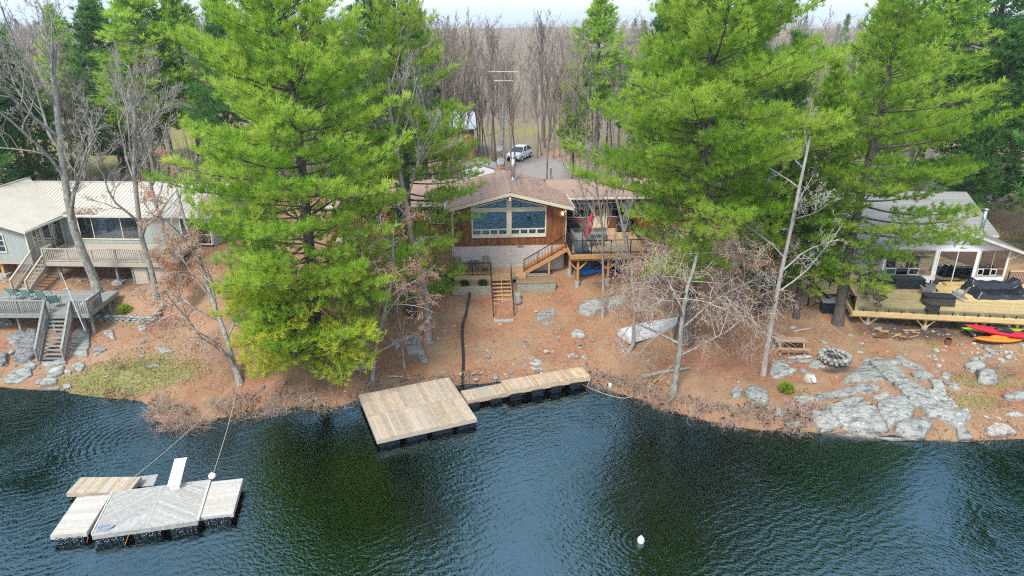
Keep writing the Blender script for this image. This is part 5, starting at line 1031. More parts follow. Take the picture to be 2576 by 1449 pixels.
# glass railing: spigots and panes
sp_ = MB().box((0, 0, .09), (.05, .05, .18)).mesh('spigot', m_black)
for i in range(7):
    p0, p1 = A + ad * (.35 + i * 1.52) + an * .10, A + ad * (1.80 + i * 1.52) + an * .10; pn = MB().beam(p0 + Vector((0, 0, .58)), p1 + Vector((0, 0, .58)), .012, .98).build('glass_panel', m_glassr, yd)
    for k in (.22, .78): q = p0 + (p1 - p0) * k; inst('spigot', sp_, (q.x, q.y, RZ), pn, math.atan2(ad.y, ad.x))
railing(yd, A + an * .12 + ad * .06, A + an * 2.3 + ad * .30, 1.0, m_black, 0, .02, glass=m_glassr, rail=(.04, .10), capmat=m_yellow, label='wood-capped black rail at the deck left edge')
railing(yd, Lb + Vector((-.9, 3.6, 0)), Lb + Vector((-1.25, .2, 0)), 1.0, m_black, .11, .02, rail=(.05, .08), posts_every=1.5); railing(yd, Cb + Vector((-1.6, -.05, 0)), Cb + Vector((.6, -.05, 0)), 1.0, m_black, .11, .02, rail=(.05, .10), capmat=m_yellow)
yst = thing('deck_stairs', 'yellow pine stairs with wood-capped rail at the left of the sun deck', 'stairs', G(2050, 750, 1.6)); tpS, btS = G(2096, 735, RZ), G(2022, 768, 1.42); rn = Vector((btS.x - tpS.x, btS.y - tpS.y, 0)).normalized(); acS = Vector((-rn.y, rn.x, 0))
stairs(yst, tpS, btS, acS, 1.35, 5, m_yellow, m_yellow, .045, depth=.36)
railing(yst, tpS + acS * .68, btS + acS * .68, .92, m_black, 0, .02, rail=(.04, .12), capmat=m_yellow, post=.09); railing(yst, tpS - acS * .70, btS - acS * .70, .92, m_black, .13, .02, rail=(.04, .06))
# deck furniture
def P2(u, v): return G(u, v, RZ + .002)
bk = adirondack('adirondack_chair', m_char, 'charcoal slatted chair left of the wicker chest'); place(bk, P2(2222, 722), R(165)); place(bk, P2(2338, 730), R(195), 'charcoal slatted chair in front of the sliding door')
m_cg = M('pale grey resin', (.30, .31, .32), (.25, .26, .27), 5, .6, .05); gy = adirondack('adirondack_chair', m_cg, 'pale grey slatted chair behind the covered fire table'); place(gy, P2(2330, 742), R(170)); place(gy, P2(2412, 752), R(215), 'pale grey slatted chair right of the covered fire table')
def boxth(name, label, cat, c, d, rz, mat, lid=None, lidh=.06, bname='body'):
    r = thing(name, label, cat, c); MB().box((c[0], c[1], c[2] + d[2] / 2 + .003), d, rz).build(bname, mat, r)
    if lid: MB().box((c[0], c[1], c[2] + d[2] + lidh / 2 + .006), (d[0] + .05, d[1] + .05, lidh), rz).build('lid', lid, r)
    return r
ra = math.atan2(ad.y, ad.x)
boxth('wicker_chest', 'long black wicker chest below the left sunroom window', 'chest', P2(2280, 722), (2.0, .8, .66), R(-3), m_wicker, m_wicker)
boxth('deck_cube', 'small charcoal storage cube at the front edge of the sun deck', 'box', P2(2343, 787), (.62, .55, .55), ra, m_char, m_char)
ft = thing('covered_fire_table', 'fire table under a fitted black cover on the sun deck', 'table', P2(2357, 765)); c = P2(2357, 765)
mb = MB(); h0 = [(-.92, -.42, .04), (.92, -.42, .04), (.92, .42, .04), (-.92, .42, .04), (-.88, -.40, .62), (.88, -.40, .62), (.88, .40, .62), (-.88, .40, .62)]; mb.hexa([(c.x + x * math.cos(ra) - y * math.sin(ra), c.y + x * math.sin(ra) + y * math.cos(ra), c.z + z) for x, y, z in h0]); mb.build('cover', m_cover, ft); MB().box((c.x, c.y, c.z + .635), (1.84, .86, .03), ra).build('cover_top', m_cover, ft); MB().box((c.x, c.y, c.z + .02), (1.6, .7, .036), ra).build('plinth', m_char, ft)
# heap of furniture under the tarpaulin: a draped sheet over real humps
tp = thing('covered_lounge_set', 'lounge furniture heaped under a shiny black tarpaulin', 'tarpaulin', P2(2505, 735)); c = P2(2508, 740); n = 40; V, Fc = [], []
for j in range(n):
    for i in range(n):
        x, y = (i / (n - 1) - .5) * 3.9, (j / (n - 1) - .5) * 2.1; edge = max(abs(x) / 1.95, abs(y) / 1.05); rr = max(0, 1 - max(0, edge - .78) / .22)
        h = (.30 + .42 * (y > .15) * min(1, (y - .15) * 5) + .30 * max(0, 1 - abs(x - 1.5) * 2.2) + .28 * max(0, 1 - abs(x + 1.55) * 2.4)) * rr ** .6
        h += rr * (.05 * noise.noise(Vector((x * 2.2, y * 2.2, 3.1))) + .035 * abs(math.sin(x * 4.1 + y * 2 + 2 * noise.noise(Vector((x, y, 1))))) - .02)
        V.append((c.x + x * (1 + .04 * math.sin(y * 6)), c.y + y * (1 + .05 * math.sin(x * 5)) - .02 * x, c.z + max(.012, h)))
for j in range(n - 1):
    for i in range(n - 1): Fc.append((j * n + i, j * n + i + 1, (j + 1) * n + i + 1, (j + 1) * n + i))
obj('sheet', V, Fc, m_tarp, tp, True)
sp0 = P2(2378, 722); boxth('door_step', 'yellow wooden step at the sliding door', 'step', W(.6, -.45, RZ), (1.5, .55, .18), R(-2), m_yellow)
# dining set
dtb = thing('dining_table', 'black metal dining table at the left of the sun deck', 'table', P2(2192, 742)); c = P2(2190, 740); MB().box((c.x, c.y, c.z + .72), (1.5, .95, .03), R(-62)).build('tabletop', m_char, dtb)
for sx in (-1, 1):
    for sy in (-1, 1): a = R(-62); x, y = sx * .66, sy * .40; px, py = c.x + x * math.cos(a) - y * math.sin(a), c.y + x * math.sin(a) + y * math.cos(a); MB().tube([(px, py, c.z), (px, py, c.z + .70)], .022, 6).build('leg', m_black, dtb)
def patio_chair(label):
    r = thing('patio_chair', label, 'chair', (0, 0, 0), 'black metal patio chairs round the dining table'); MB().tube([(.25 * math.cos(a), .25 * math.sin(a), .02) for a in [k * .5236 for k in range(13)]], .018, 6).build('swivel_ring', m_black, r)
    for k in range(4): a = k * 1.571; MB().tube([(.25 * math.cos(a), .25 * math.sin(a), .02), (.04 * math.cos(a), .04 * math.sin(a), .30)], .014, 5).build('leg', m_black, r)
    MB().box((0, 0, .42), (.5, .5, .04)).build('seat', m_char, r)
    for i in range(5): MB().tube([(-.2 + i * .1, .24, .44), (-.2 + i * .1, .34, .92)], .010, 5).build('back_bar', m_black, r)
    MB().tube([(-.25, .22, .42), (-.24, .35, .92), (0, .37, .99), (.24, .35, .92), (.25, .22, .42)], .016, 6).build('back_frame', m_black, r)
    for s in (-1, 1): MB().tube([(s * .27, .25, .62), (s * .29, 0, .64), (s * .28, -.22, .60), (s * .25, -.2, .43)], .014, 5).build('armrest', m_black, r)
    return r
pc = patio_chair('black metal patio chair at the near end of the dining table')
for u, v, a, lab in ((2208, 768, 25, None), (2176, 752, -150, 'black metal patio chair on the left side of the dining table'), (2222, 748, 40, 'black metal patio chair on the right side of the dining table'), (2170, 735, -140, 'black metal patio chair at the far left of the dining table')): place(pc, P2(u, v), R(a), lab)
rt = thing('round_table', 'small round black table near the sunroom corner', 'table', P2(2160, 712)); c = P2(2160, 712); MB().lathe((c.x, c.y, c.z + .70), [(.5, 0), (.5, .025)], 20).build('tabletop', m_char, rt); MB().tube([(c.x, c.y, c.z), (c.x, c.y, c.z + .70)], [.2, .03], 8).build('pedestal', m_black, rt)
lw = thing('lounge_chair', 'dark wicker lounge chair with patterned cushion beside the sunroom corner', 'chair', P2(2190, 712)); c = P2(2192, 714); MB().box((c.x, c.y, c.z + .22), (.8, .75, .36), R(20)).build('seat', m_wicker, lw); MB().box((c.x + .12, c.y + .32, c.z + .60), (.8, .12, .42), R(20)).build('backrest', m_wicker, lw); MB().box((c.x, c.y - .03, c.z + .43), (.62, .55, .07), R(20)).build('cushion', m_wickerg, lw)
# grills at the left
gg = thing('kamado_grill', 'green egg-shaped grill on the left of the sun deck', 'grill', P2(2080, 686)); c = P2(2080, 690); MB().lathe((c.x, c.y, c.z + .45), [(.10, 0), (.27, .12), (.33, .30), (.33, .36), (.28, .55), (.12, .68), (.08, .70)], 16).build('egg', m_greenegg, gg, True); MB().lathe((c.x, c.y, c.z + 1.15), [(.07, 0), (.09, .04), (.04, .10)], 10).build('cap', m_black, gg); MB().lathe((c.x, c.y, c.z + .75), [(.345, 0), (.345, .06)], 16).build('band', m_black, gg)
for k in range(4): a = k * 1.571 + .8; MB().tube([(c.x + .3 * math.cos(a), c.y + .3 * math.sin(a), c.z), (c.x + .25 * math.cos(a), c.y + .25 * math.sin(a), c.z + .6)], .02, 5).build('leg', m_black, gg)
gb = thing('gas_grill', 'black gas grill in front of the green egg grill', 'grill', P2(2095, 705)); c = P2(2096, 705); MB().box((c.x, c.y, c.z + .42), (.9, .55, .74), R(-70)).build('cabinet', m_black, gb); MB().tube([(c.x + .1, c.y - .42, c.z + .9), (c.x + .05, c.y - .2, c.z + .95), (c.x - .05, c.y + .2, c.z + .95), (c.x - .1, c.y + .42, c.z + .9)], [.24, .28, .28, .24], 12).build('hood', m_cover, gb, True); MB().box((c.x + .2, c.y - .62, c.z + .78), (.35, .45, .03), R(-70)).build('side_shelf', m_char, gb)
g = GT(2086, 790); boxth('resin_bin', 'black resin bin with grey lid beside the leaning pine', 'storage box', (g.x, g.y + .3, g.z), (.95, .65, .75), R(-8), m_plastic, m_cg)
# kayaks under the sun deck
def KG(u, v, z): p = G(u, v, z); return (p.x, p.y, z)
def kz(u, v): g = GT(u, v); return g
g = GT(2500, 858)
def KP(u, v, z, H): p = G(u, v, z); return (p.x, p.y, z - H / 2)
kayak('orange sit-on-top kayak at the front under the sun deck', m_korange, KP(2511, 853, 1.42, .34), R(-4), 3.0, .75, .34, scupper=False)
kayak('long red kayak slanting over the others under the sun deck', m_kred, KP(2520, 834, 1.86, .36), 0, 4.6, .66, .36, rot=(R(14), R(7), R(-9))); kayak('lime green kayak below the red one', m_kgreen, KP(2497, 829, 1.62, .34), R(-3), 3.9, .72, .34); kayak('pale kayak at the back of the kayak pile', m_kpale, (g.x + .4, g.y + 2.4, g.z + .5), R(-6), 3.2, .70, .34)
kr = thing('kayak_stand', 'timber bearers under the bright kayaks', 'rack', (g.x, g.y + 1, g.z))
for s in (-1, 1): MB().box((g.x + s * 1.1, g.y + 1.3, g.z + .30), (.1, 2.4, .1), R(-5)).build('bearer', m_grey, kr)
for s in (-1, 1):
    for y in (.3, 2.2): MB().box((g.x + s * 1.1, g.y + y, g.z + .10), (.12, .12, .42)).build('leg', m_grey, kr)
g = GT(2383, 868); mb = MB(); tag(mb.lathe((g.x, g.y, g.z - .03), [(.19, 0), (.19, .38), (.20, .38), (.20, .40), (.16, .40), (.16, .08)], 14).build('rusty_can', m_rust), 'rusty open can among the stones by the sun deck post', 'can')
# ------------------------------------------------------------------ behind the cottages
def prism_roof(root, FR, x0, x1, y0, y1, ze, zr, axis, mat, fn, ov=.25, **kw):
    """two ribbed or shingled slopes; axis = ridge direction"""
    ex, ey = FR.p(1, 0, 0) - FR.p(0, 0, 0), FR.p(0, 1, 0) - FR.p(0, 0, 0)
    if axis == 'x':
        m_ = (y0 + y1) / 2; fn([FR.p(x0 - ov, y0 - ov, ze), FR.p(x1 + ov, y0 - ov, ze), FR.p(x1 + ov, m_, zr), FR.p(x0 - ov, m_, zr)], -ey); fn([FR.p(x0 - ov, m_, zr), FR.p(x1 + ov, m_, zr), FR.p(x1 + ov, y1 + ov, ze), FR.p(x0 - ov, y1 + ov, ze)], ey)
        for x in (x0, x1): MB().prism([FR.p(x, y0, ze), FR.p(x, y1, ze), FR.p(x, m_, zr - .04)], ex * (.05 if x == x0 else -.05)).build('gable_end', mat, root)
    else:
        m_ = (x0 + x1) / 2; fn([FR.p(x0 - ov, y0 - ov, ze), FR.p(m_, y0 - ov, zr), FR.p(m_, y1 + ov, zr), FR.p(x0 - ov, y1 + ov, ze)], -ex); fn([FR.p(m_, y0 - ov, zr), FR.p(x1 + ov, y0 - ov, ze), FR.p(x1 + ov, y1 + ov, ze), FR.p(m_, y1 + ov, zr)], ex)
        for y in (y0, y1): MB().prism([FR.p(x0, y, ze), FR.p(x1, y, ze), FR.p(m_, y, zr - .04)], ey * (.05 if y == y0 else -.05)).build('gable_end', mat, root)
p = GT(1198, 403); GF = Frame((p.x - 5.6, p.y), R(3)); gz0 = hgt(p.x - 3, p.y + 2) - .1
ga = thing('garage', 'ochre plywood garage with pale metal roof in the wood', 'garage', GF.p(2.5, 3, gz0)); ge, gx = GF.p(1, 0, 0) - GF.p(0, 0, 0), GF.p(0, 1, 0) - GF.p(0, 0, 0); gh = gz0 + 3.7
for pts, up in (([GF.p(0, 0, gz0), GF.p(5.4, 0, gz0), GF.p(5.4, 0, gh), GF.p(0, 0, gh)], -gx), ([GF.p(5.4, 0, gz0), GF.p(5.4, 6, gz0), GF.p(5.4, 6, gh), GF.p(5.4, 0, gh)], ge), ([GF.p(0, 0, gz0), GF.p(0, 6, gz0), GF.p(0, 6, gh), GF.p(0, 0, gh)], -ge)): planks('wall_panel', pts, (0, 0, 1), .6, .05, m_garage, ga, gap=.015, up=up, jit=.002)
prism_roof(ga, GF, 0, 5.4, 0, 6, gh, gh + 1.55, 'x', m_garage, lambda q, d: ribbed(q, d, m_corr, ga, sp=.45), .35); GF.box('fascia', m_shingle2, ga, -.35, 5.75, -.38, -.34, gh - .16, gh - .01)
dr_ = GF.box('door', m_dark, ga, 2.9, 4.1, -.03, -.004, gz0, gz0 + 2.1); GF.box('door_frame', m_cream, dr_, 2.8, 4.2, -.05, -.034, gz0 + 2.1, gz0 + 2.2)
# white shed
p = At(1162, 424, 67); q = At(1244, 424, 67); sz = hgt(p.x + 1, 68) - .1; SF2 = Frame((p.x, 67.), R(0)); sw = q.x - p.x
s_ = thing('garden_shed', 'white vinyl garden shed with grey roof behind the cottage', 'shed', (p.x + sw / 2, 68, sz)); se = p.z
planks('siding_course', [SF2.p(0, 0, sz), SF2.p(sw, 0, sz), SF2.p(sw, 0, se), SF2.p(0, 0, se)], (1, 0, 0), .2, .03, m_white, s_, gap=0, up=(0, -1, 0), tilt=.02); planks('siding_course', [SF2.p(sw, 0, sz), SF2.p(sw, 2.6, sz), SF2.p(sw, 2.6, se), SF2.p(sw, 0, se)], (0, 1, 0), .2, .03, m_white, s_, gap=0, up=(1, 0, 0), tilt=.02)
prism_roof(s_, SF2, 0, sw, 0, 2.8, se, se + .55, 'y', m_white, lambda a, d: course(a, d, mat=m_shingle2, root=s_, w_=.2), .14); SF2.box('door', m_white, s_, sw * .33, sw * .67, -.045, -.032, sz, se - .1)
def dish(label, c, r_, az, el, mat=m_cg):
    t_ = thing('satellite_dish', label, 'satellite dish', c); d = Vector((math.cos(el) * math.sin(az), math.cos(el) * math.cos(az), math.sin(el))); a = d.cross(Vector((0, 0, 1))).normalized(); b = a.cross(d); c = Vector(c); mb = MB(); n = 16
    rings = [(.0, .0), (.35, .03), (.7, .10), (1., .2)]
    for k, h in rings:
        for j in range(n): t = 6.2832 * j / n; mb.v.append(c + (a * math.cos(t) + b * math.sin(t)) * r_ * max(k, .02) + d * r_ * h)
    for i in range(3):
        for j in range(n): mb.f.append((i * n + j, i * n + (j + 1) % n, (i + 1) * n + (j + 1) % n, (i + 1) * n + j))
    mb.build('reflector', mat, t_, True); MB().tube([c + b * -r_ * .95 + d * r_ * .2, c + d * r_ * .9 - b * .2 * r_], .02, 5).build('feed_arm', m_steel, t_); MB().tube([c - d * .02, c - d * .15, Vector((c.x, c.y, c.z - 1.0)) - d * .15], .03, 6).build('mast', m_steel, t_); return t_
c = At(1256, 406, 66.5); dish('grey satellite dish on the corner of the white shed', (c.x + .15, c.y, c.z), .40, R(200), R(28)); c = At(1256, 373, 73); dish('small grey satellite dish left of the parked car', (c.x, c.y, c.z), .34, R(180), R(20))
def lattice(label, base, top, mast, w_=.34, n=14, mat=m_steel, aer=1.15, tilt=0.):
    t_ = thing('antenna_tower', label, 'antenna', base); b, tp = Vector(base), Vector(top); C3 = [Vector((w_ * .577 * math.cos(a), w_ * .577 * math.sin(a), 0)) for a in (R(-90), R(30), R(150))]
    for c in C3: MB().tube([b + c, tp + c, tp + Vector((0, 0, .8)) + c * .12], .022, 5).build('leg', mat, t_)
    for i in range(n):
        q = b + (tp - b) * ((i + .5) / n)
        for k in range(3): MB().tube([q + C3[k], q + C3[(k + 1) % 3]], .014, 4).build('rung', mat, t_)
    m_ = Vector(mast); mt = MB().tube([tp, m_], .035, 6).build('mast', m_rust, t_)
    for h, L, k in ((.0, 1., 9), (-.7, .7, 5)):
        c = m_ + Vector((0, 0, h)); bm = MB().tube([c - Vector((aer * L, .3, 0)), c + Vector((aer * L, -.3, 0))], .02, 5).build('boom', m_steel, mt)
        for i in range(k): f = i / (k - 1) * 2 - 1; q = c + Vector((aer * L * f, -.3 * f, 0)); l = .75 - .35 * (f + 1) / 2; MB().tube([q - Vector((0, l, .0)), q + Vector((0, l, .0))], .010, 4).build('element', m_steel, mt); MB().tube([q - Vector((0, 0, l * .7)), q + Vector((0, 0, l * .7))], .008, 4).build('element', m_steel, mt) if h < 0 else None
    return t_
b = At(1265, 430, 58); t1_ = At(1265, 285, 58); t2_ = At(1268, 180, 58); lattice('slim lattice tower with television aerial behind the brown cottage', (b.x, 58, hgt(b.x, 58)), (b.x, 58, t1_.z), (b.x + .1, 58, t2_.z))
b = GT(2514, 525); t1_ = At(2543, 395, b.y); t2_ = At(2566, 277, b.y); lattice('lattice tower with aerial at the right edge behind the white cottage', (b.x, b.y, b.z), (b.x, b.y, t1_.z), (b.x, b.y, t2_.z), .5, 16)
# corrugated shed behind the white cottage
RS = Frame((38.6, 60.2), R(-4)); rz0 = hgt(40, 61) - .1; rs_ = thing('utility_shed', 'white utility shed with corrugated zinc roof behind the white cottage', 'shed', RS.p(2.2, 1.5, rz0)); re = rz0 + 2.5; r1, r2 = RS.p(1, 0, 0) - RS.p(0, 0, 0), RS.p(0, 1, 0) - RS.p(0, 0, 0)
planks('wall_panel', [RS.p(0, 0, rz0), RS.p(4.4, 0, rz0), RS.p(4.4, 0, re), RS.p(0, 0, re)], (0, 0, 1), .8, .04, m_white, rs_, gap=.01, up=-r2); planks('wall_panel', [RS.p(4.4, 0, rz0), RS.p(4.4, 3, rz0), RS.p(4.4, 3, re + .6), RS.p(4.4, 0, re)], (0, 0, 1), .8, .04, m_white, rs_, gap=.01, up=r1); planks('wall_panel', [RS.p(0, 0, rz0), RS.p(0, 3, rz0), RS.p(0, 3, re + .6), RS.p(0, 0, re)], (0, 0, 1), .8, .04, m_white, rs_, gap=.01, up=-r1)
ribbed([RS.p(-.2, -.3, re + .02), RS.p(4.6, -.3, re + .02), RS.p(4.6, 3.2, re + .75), RS.p(-.2, 3.2, re + .75)], -r2, m_corr, rs_, sp=.16, w_=.08, h=.05)
# car
def car(label, loc, rz):
    r = thing('parked_car', label, 'car', (0, 0, 0)); prof = [(-2.2, .35), (-2.22, .62), (-2.05, .92), (-1.1, 1.02), (-.25, 1.0), (2.0, 1.02), (2.18, .85), (2.2, .35)]       # x forward is -x end = bonnet
    mb = MB()
    secs = [(-2.15, .78, .40, .66), (-2.02, .86, .33, .82), (-1.3, .90, .30, .94), (-.9, .91, .30, .98), (.9, .91, .30, 1.0), (1.9, .90, .33, 1.0), (2.15, .82, .40, .92)]
    for x, hw, z0, z1 in secs:
        mb.v += [Vector(q) for q in ((x, -hw * .93, z0), (x, hw * .93, z0), (x, hw, (z0 + z1) / 2), (x, hw * .90, z1), (x, -hw * .90, z1), (x, -hw, (z0 + z1) / 2))]
    for i in range(len(secs) - 1):
        for j in range(6): mb.f.append((i * 6 + j, i * 6 + (j + 1) % 6, (i + 1) * 6 + (j + 1) % 6, (i + 1) * 6 + j))
    mb.f += [tuple(range(6))[::-1], tuple(range(36, 42))]; mb.build('body', m_carp, r)
    cb = MB(); cs = [(-1.0, .80, .96, .98), (-.35, .74, .97, 1.46), (.3, .73, .97, 1.54), (1.2, .72, .97, 1.50), (1.95, .76, .97, 1.06)]
    for x, hw, z0, z1 in cs: cb.v += [Vector(q) for q in ((x, -hw * 1.06, z0), (x, hw * 1.06, z0), (x, hw * .84, z1), (x, -hw * .84, z1))]
    for i in range(4):
        for j in range(4): cb.f.append((i * 4 + j, i * 4 + (j + 1) % 4, (i + 1) * 4 + (j + 1) % 4, (i + 1) * 4 + j))
    cb.f += [(3, 2, 1, 0), (16, 17, 18, 19)]; cb.build('cabin', m_cgl, r)
    rf = MB().prism([(-.30, -.64, 1.475), (-.30, .64, 1.475), (.3, .63, 1.55), (1.22, .62, 1.51), (1.22, -.62, 1.51), (.3, -.63, 1.55)][::-1], (0, 0, .02)); rf.build('roof', m_carp, r)
    for s in (-1, 1):
        for x in (-1.0, -.34, .45, 1.22): pass
        for a, b in (((-1.0, .84 * s, .98), (-.33, .655 * s, 1.48)), ((.45, .80 * s, .98), (.42, .65 * s, 1.53)), ((1.95, .80 * s, 1.0), (1.2, .64 * s, 1.5))): MB().beam(a, b, .07, .05).build('pillar', m_carp, r)
        MB().box((-.75, s * .98, 1.02), (.14, .18, .12)).build('mirror', m_carp, r); MB().box((-2.06, s * .62, .74), (.16, .34, .13)).build('headlight', m_alu, r); MB().box((2.12, s * .68, .82), (.10, .22, .2)).build('tail_lamp', m_kred, r)
        for x in (-1.38, 1.38):
            w_ = MB().tube([(x, s * .74, .33), (x, s * .94, .33)], .33, 18).build('wheel', m_tyre, r); MB().tube([(x, s * .93, .33), (x, s * .955, .33)], .21, 12).build('rim', m_alu, w_)
    MB().box((-2.17, 0, .55), (.06, 1.1, .2)).build('grille', m_black, r); MB().box((-2.19, 0, .42), (.05, 1.4, .08)).build('bumper_trim', m_black, r); r.location = loc; r.rotation_euler = (0, 0, rz); return r
g = GT(1305, 403); car('white hatchback parked on the gravel behind the cottage', (g.x + .1, g.y + .6, hgt(g.x, g.y + .6)), R(90 - 24) )
# utility pole stub with meter
g = GT(1383, 470); g = At(1385, 472, 58); z0 = hgt(g.x, 58); up_s = thing('meter_post', 'grey service post with meter beside the gravel drive', 'post', (g.x, 58, z0)); MB().tube([(g.x, 58, z0), (g.x, 58, z0 + 3.6)], .06, 8).build('conduit', m_steel, up_s); MB().box((g.x + .1, 57.9, z0 + 2.9), (.25, .15, .4)).build('meter_box', m_cg, up_s); MB().lathe((g.x, 58, z0 + 3.6), [(.09, 0), (.1, .08), (.03, .16)], 8).build('weatherhead', m_steel, up_s)
# ------------------------------------------------------------------ rocks
import bmesh
def slab_mesh(pts, h, seed, name='rock_slab', mat=None, top=.12, dome=.10):
    """rock from its outline on the ground: rings rising to a rough, slightly domed top"""
    rg = random.Random(seed); P = []; n0 = len(pts)
    for i in range(n0):
        a, b = pts[i], pts[(i + 1) % n0]; L = (b - a).length; k = max(1, int(L / .28))
        for j in range(k): q = a + (b - a) * (j / k); P.append(Vector((q.x + rg.gauss(0, .035), q.y + rg.gauss(0, .035), q.z)))
    c = sum(P, Vector((0, 0, 0))) / len(P); n = len(P); V, Fc = [], []
    def nz_(x, y): return noise.fractal(Vector((x * 1.3 + seed, y * 1.3, seed * .37)), 1., 2., 4)
    for s, k in ((1.02, -.35), (1.0, .35), (.975, .80), (.93, 1.0), (.72, 1.04), (.42, 1.08)):
        for p in P:
            q = c + (p - c) * s; g = hgt(q.x, q.y); f = max(0, k); V.append(Vector((q.x, q.y, g + (h * k if k < 0 else h * f + nz_(q.x, q.y) * h * .30 * f + (dome * (1 - s)) * h * 3))))
    V.append(Vector((c.x, c.y, hgt(c.x, c.y) + h * 1.15)))
    for r_ in range(5):
        for i in range(n): Fc.append((r_ * n + i, r_ * n + (i + 1) % n, (r_ + 1) * n + (i + 1) % n, (r_ + 1) * n + i))
    for i in range(n): Fc.append((5 * n + i, 5 * n + (i + 1) % n, len(V) - 1))
    return V, Fc
_sc = [0]
def slab(label, px, h, mat=None, cat='rock', name='rock_slab', group=None):
    _sc[0] += 1; pts = [GT(u, v) for u, v in px]; c0 = sum(pts, Vector((0, 0, 0))) / len(pts); pts = [c0 + (p - c0) * 1.07 for p in pts]
    ar = sum(a.x * b.y - b.x * a.y for a, b in zip(pts, pts[1:] + pts[:1]))
    if ar < 0: pts = pts[::-1]
    V, Fc = slab_mesh(pts, h * .58, _sc[0]); o = obj(name, V, Fc, mat or m_rock); me = o.data; me.polygons.foreach_set('use_smooth', [True] * len(me.polygons)); return tag(o, label, cat, group)
r2 = lambda L: [(1932 + x * .25, 858.7 + y * .25) for x, y in L]
r0 = lambda L: [(x * .25, 724.5 + y * .25) for x, y in L]
r1 = lambda L: [(644 + x * .25, 724.5 + y * .25) for x, y in L]
r3 = lambda L: [(1288 + x * .25, 724.5 + y * .25) for x, y in L]
gS = 'grey rock ledges of the right bank'
for lab, L, h in [
    ('left block of the big waterline ledge', [(415, 745), (595, 712), (640, 790), (735, 885), (530, 930), (470, 870)], .42), ('middle block of the big waterline ledge, crossed by cracks', [(618, 712), (1075, 690), (1110, 760), (1180, 915), (960, 930), (765, 888), (685, 830)], .50),
    ('right domed block of the big waterline ledge', [(1090, 670), (1150, 620), (1370, 600), (1450, 680), (1440, 800), (1300, 850), (1210, 905), (1125, 770)], .60), ('rounded boulder at the water right of the big ledge', [(1270, 890), (1350, 832), (1560, 810), (1640, 880), (1560, 980), (1420, 1000), (1280, 960)], .55),
    ('low wet shelf at the foot of the big ledge', [(540, 938), (960, 940), (1280, 970), (1480, 1012), (1000, 1022), (640, 1012)], .16), ('long tilted slab running down toward the big ledge', [(1260, 450), (1470, 445), (1600, 540), (1700, 650), (1470, 670), (1400, 590)], .38),
    ('long ridge slab right of the fan-shaped one', [(1020, 225), (1190, 210), (1340, 320), (1425, 420), (1220, 430), (1120, 330)], .32), ('fan-shaped grey outcrop below the fire ring', [(760, 410), (900, 290), (1005, 230), (1100, 325), (1160, 395), (900, 430)], .24),
    ('narrow slab at the head of the fan-shaped outcrop', [(930, 190), (1100, 180), (1180, 203), (1020, 222)], .18), ('long pale slab pointing left across the needles', [(480, 600), (500, 540), (700, 510), (950, 435), (1110, 480), (1050, 530), (700, 570)], .20),
    ('pale tongue-shaped slab above the big ledge', [(590, 670), (700, 630), (890, 570), (945, 590), (840, 680), (650, 700)], .20), ('small rounded slab beside the pale tongue', [(860, 660), (1000, 615), (1045, 640), (980, 685), (880, 690)], .18), ('flat split slab left of the long tilted one', [(1025, 570), (1200, 515), (1270, 580), (1180, 615), (1120, 600)], .16),
    ('curved mossy-edged slab upslope of the ridge', [(1225, 220), (1310, 160), (1440, 220), (1560, 300), (1440, 280), (1330, 240), (1230, 245)], .26), ('humped rock between the curved slab and the long crack', [(1430, 340), (1560, 310), (1640, 370), (1540, 415), (1480, 390)], .34), ('narrow upper slab of the right-hand rib', [(1620, 400), (1740, 410), (1790, 540), (1670, 520)], .28),
    ('middle slab of the right-hand rib', [(1590, 500), (1780, 545), (1900, 680), (1790, 690), (1650, 580)], .30), ('broken lower slab of the right-hand rib', [(1540, 690), (1740, 640), (1850, 730), (1960, 870), (1890, 900), (1720, 800), (1630, 790)], .42), ('square lichened block right of the broken slab', [(1850, 735), (2000, 705), (2050, 810), (1930, 825)], .36), ('thin slab beside the upper rib', [(1760, 410), (1890, 450), (1930, 500), (1830, 480)], .2),
    ('heart-shaped grey rock below the picnic table', [(20, 350), (40, 230), (140, 200), (230, 290), (285, 320), (180, 350), (90, 385)], .30), ('flat rock touching the left of the fire ring', [(400, 260), (450, 205), (520, 200), (575, 270), (480, 285)], .16), ('toe of the right-hand rib at the water', [(1895, 905), (1960, 878), (2060, 1000), (1900, 1010)], .3),
    ('big rounded boulder alone on the mossy slope', [(2100, 350), (2170, 320), (2270, 350), (2290, 430), (2200, 460), (2110, 420)], .70), ('angular boulder above the rounded one', [(1970, 265), (2060, 225), (2140, 230), (2175, 280), (2070, 325)], .45), ('long low slab cut by the right edge', [(2365, 560), (2450, 530), (2600, 515), (2600, 590), (2420, 595)], .28), ('buff layered ledge at the right waterline', [(2180, 900), (2260, 865), (2400, 880), (2480, 950), (2380, 975), (2230, 975)], .36), ('pale flat rock near the right waterline', [(2400, 750), (2480, 715), (2580, 760), (2500, 775)], .18),
    ('bluish rock on the open slope under the deck edge', [(1735, 340), (1800, 320), (1855, 360), (1810, 395), (1760, 380)], .2), ('wedge of rock left of the big ledge', [(165, 850), (290, 820), (375, 880), (200, 892)], .2), ('tilted grey rock in the dry grass left of the big ledge', [(60, 700), (120, 695), (165, 770), (80, 790)], .3), ('pair-like slab at the left of the pale slab', [(255, 570), (450, 560), (440, 600), (330, 660), (290, 620)], .14), ('thin stone strip under the picnic table', [(200, 160), (440, 145), (440, 165), (220, 172)], .08), ('stepping stone left of the fire ring', [(190, 205), (330, 190), (340, 208), (200, 222)], .08), ('flat stone between the picnic table and the fire ring', [(335, 190), (470, 175), (460, 205), (350, 215)], .1), ('square stepping stone near the heart-shaped rock', [(300, 290), (340, 265), (390, 310), (345, 325)], .12)]:
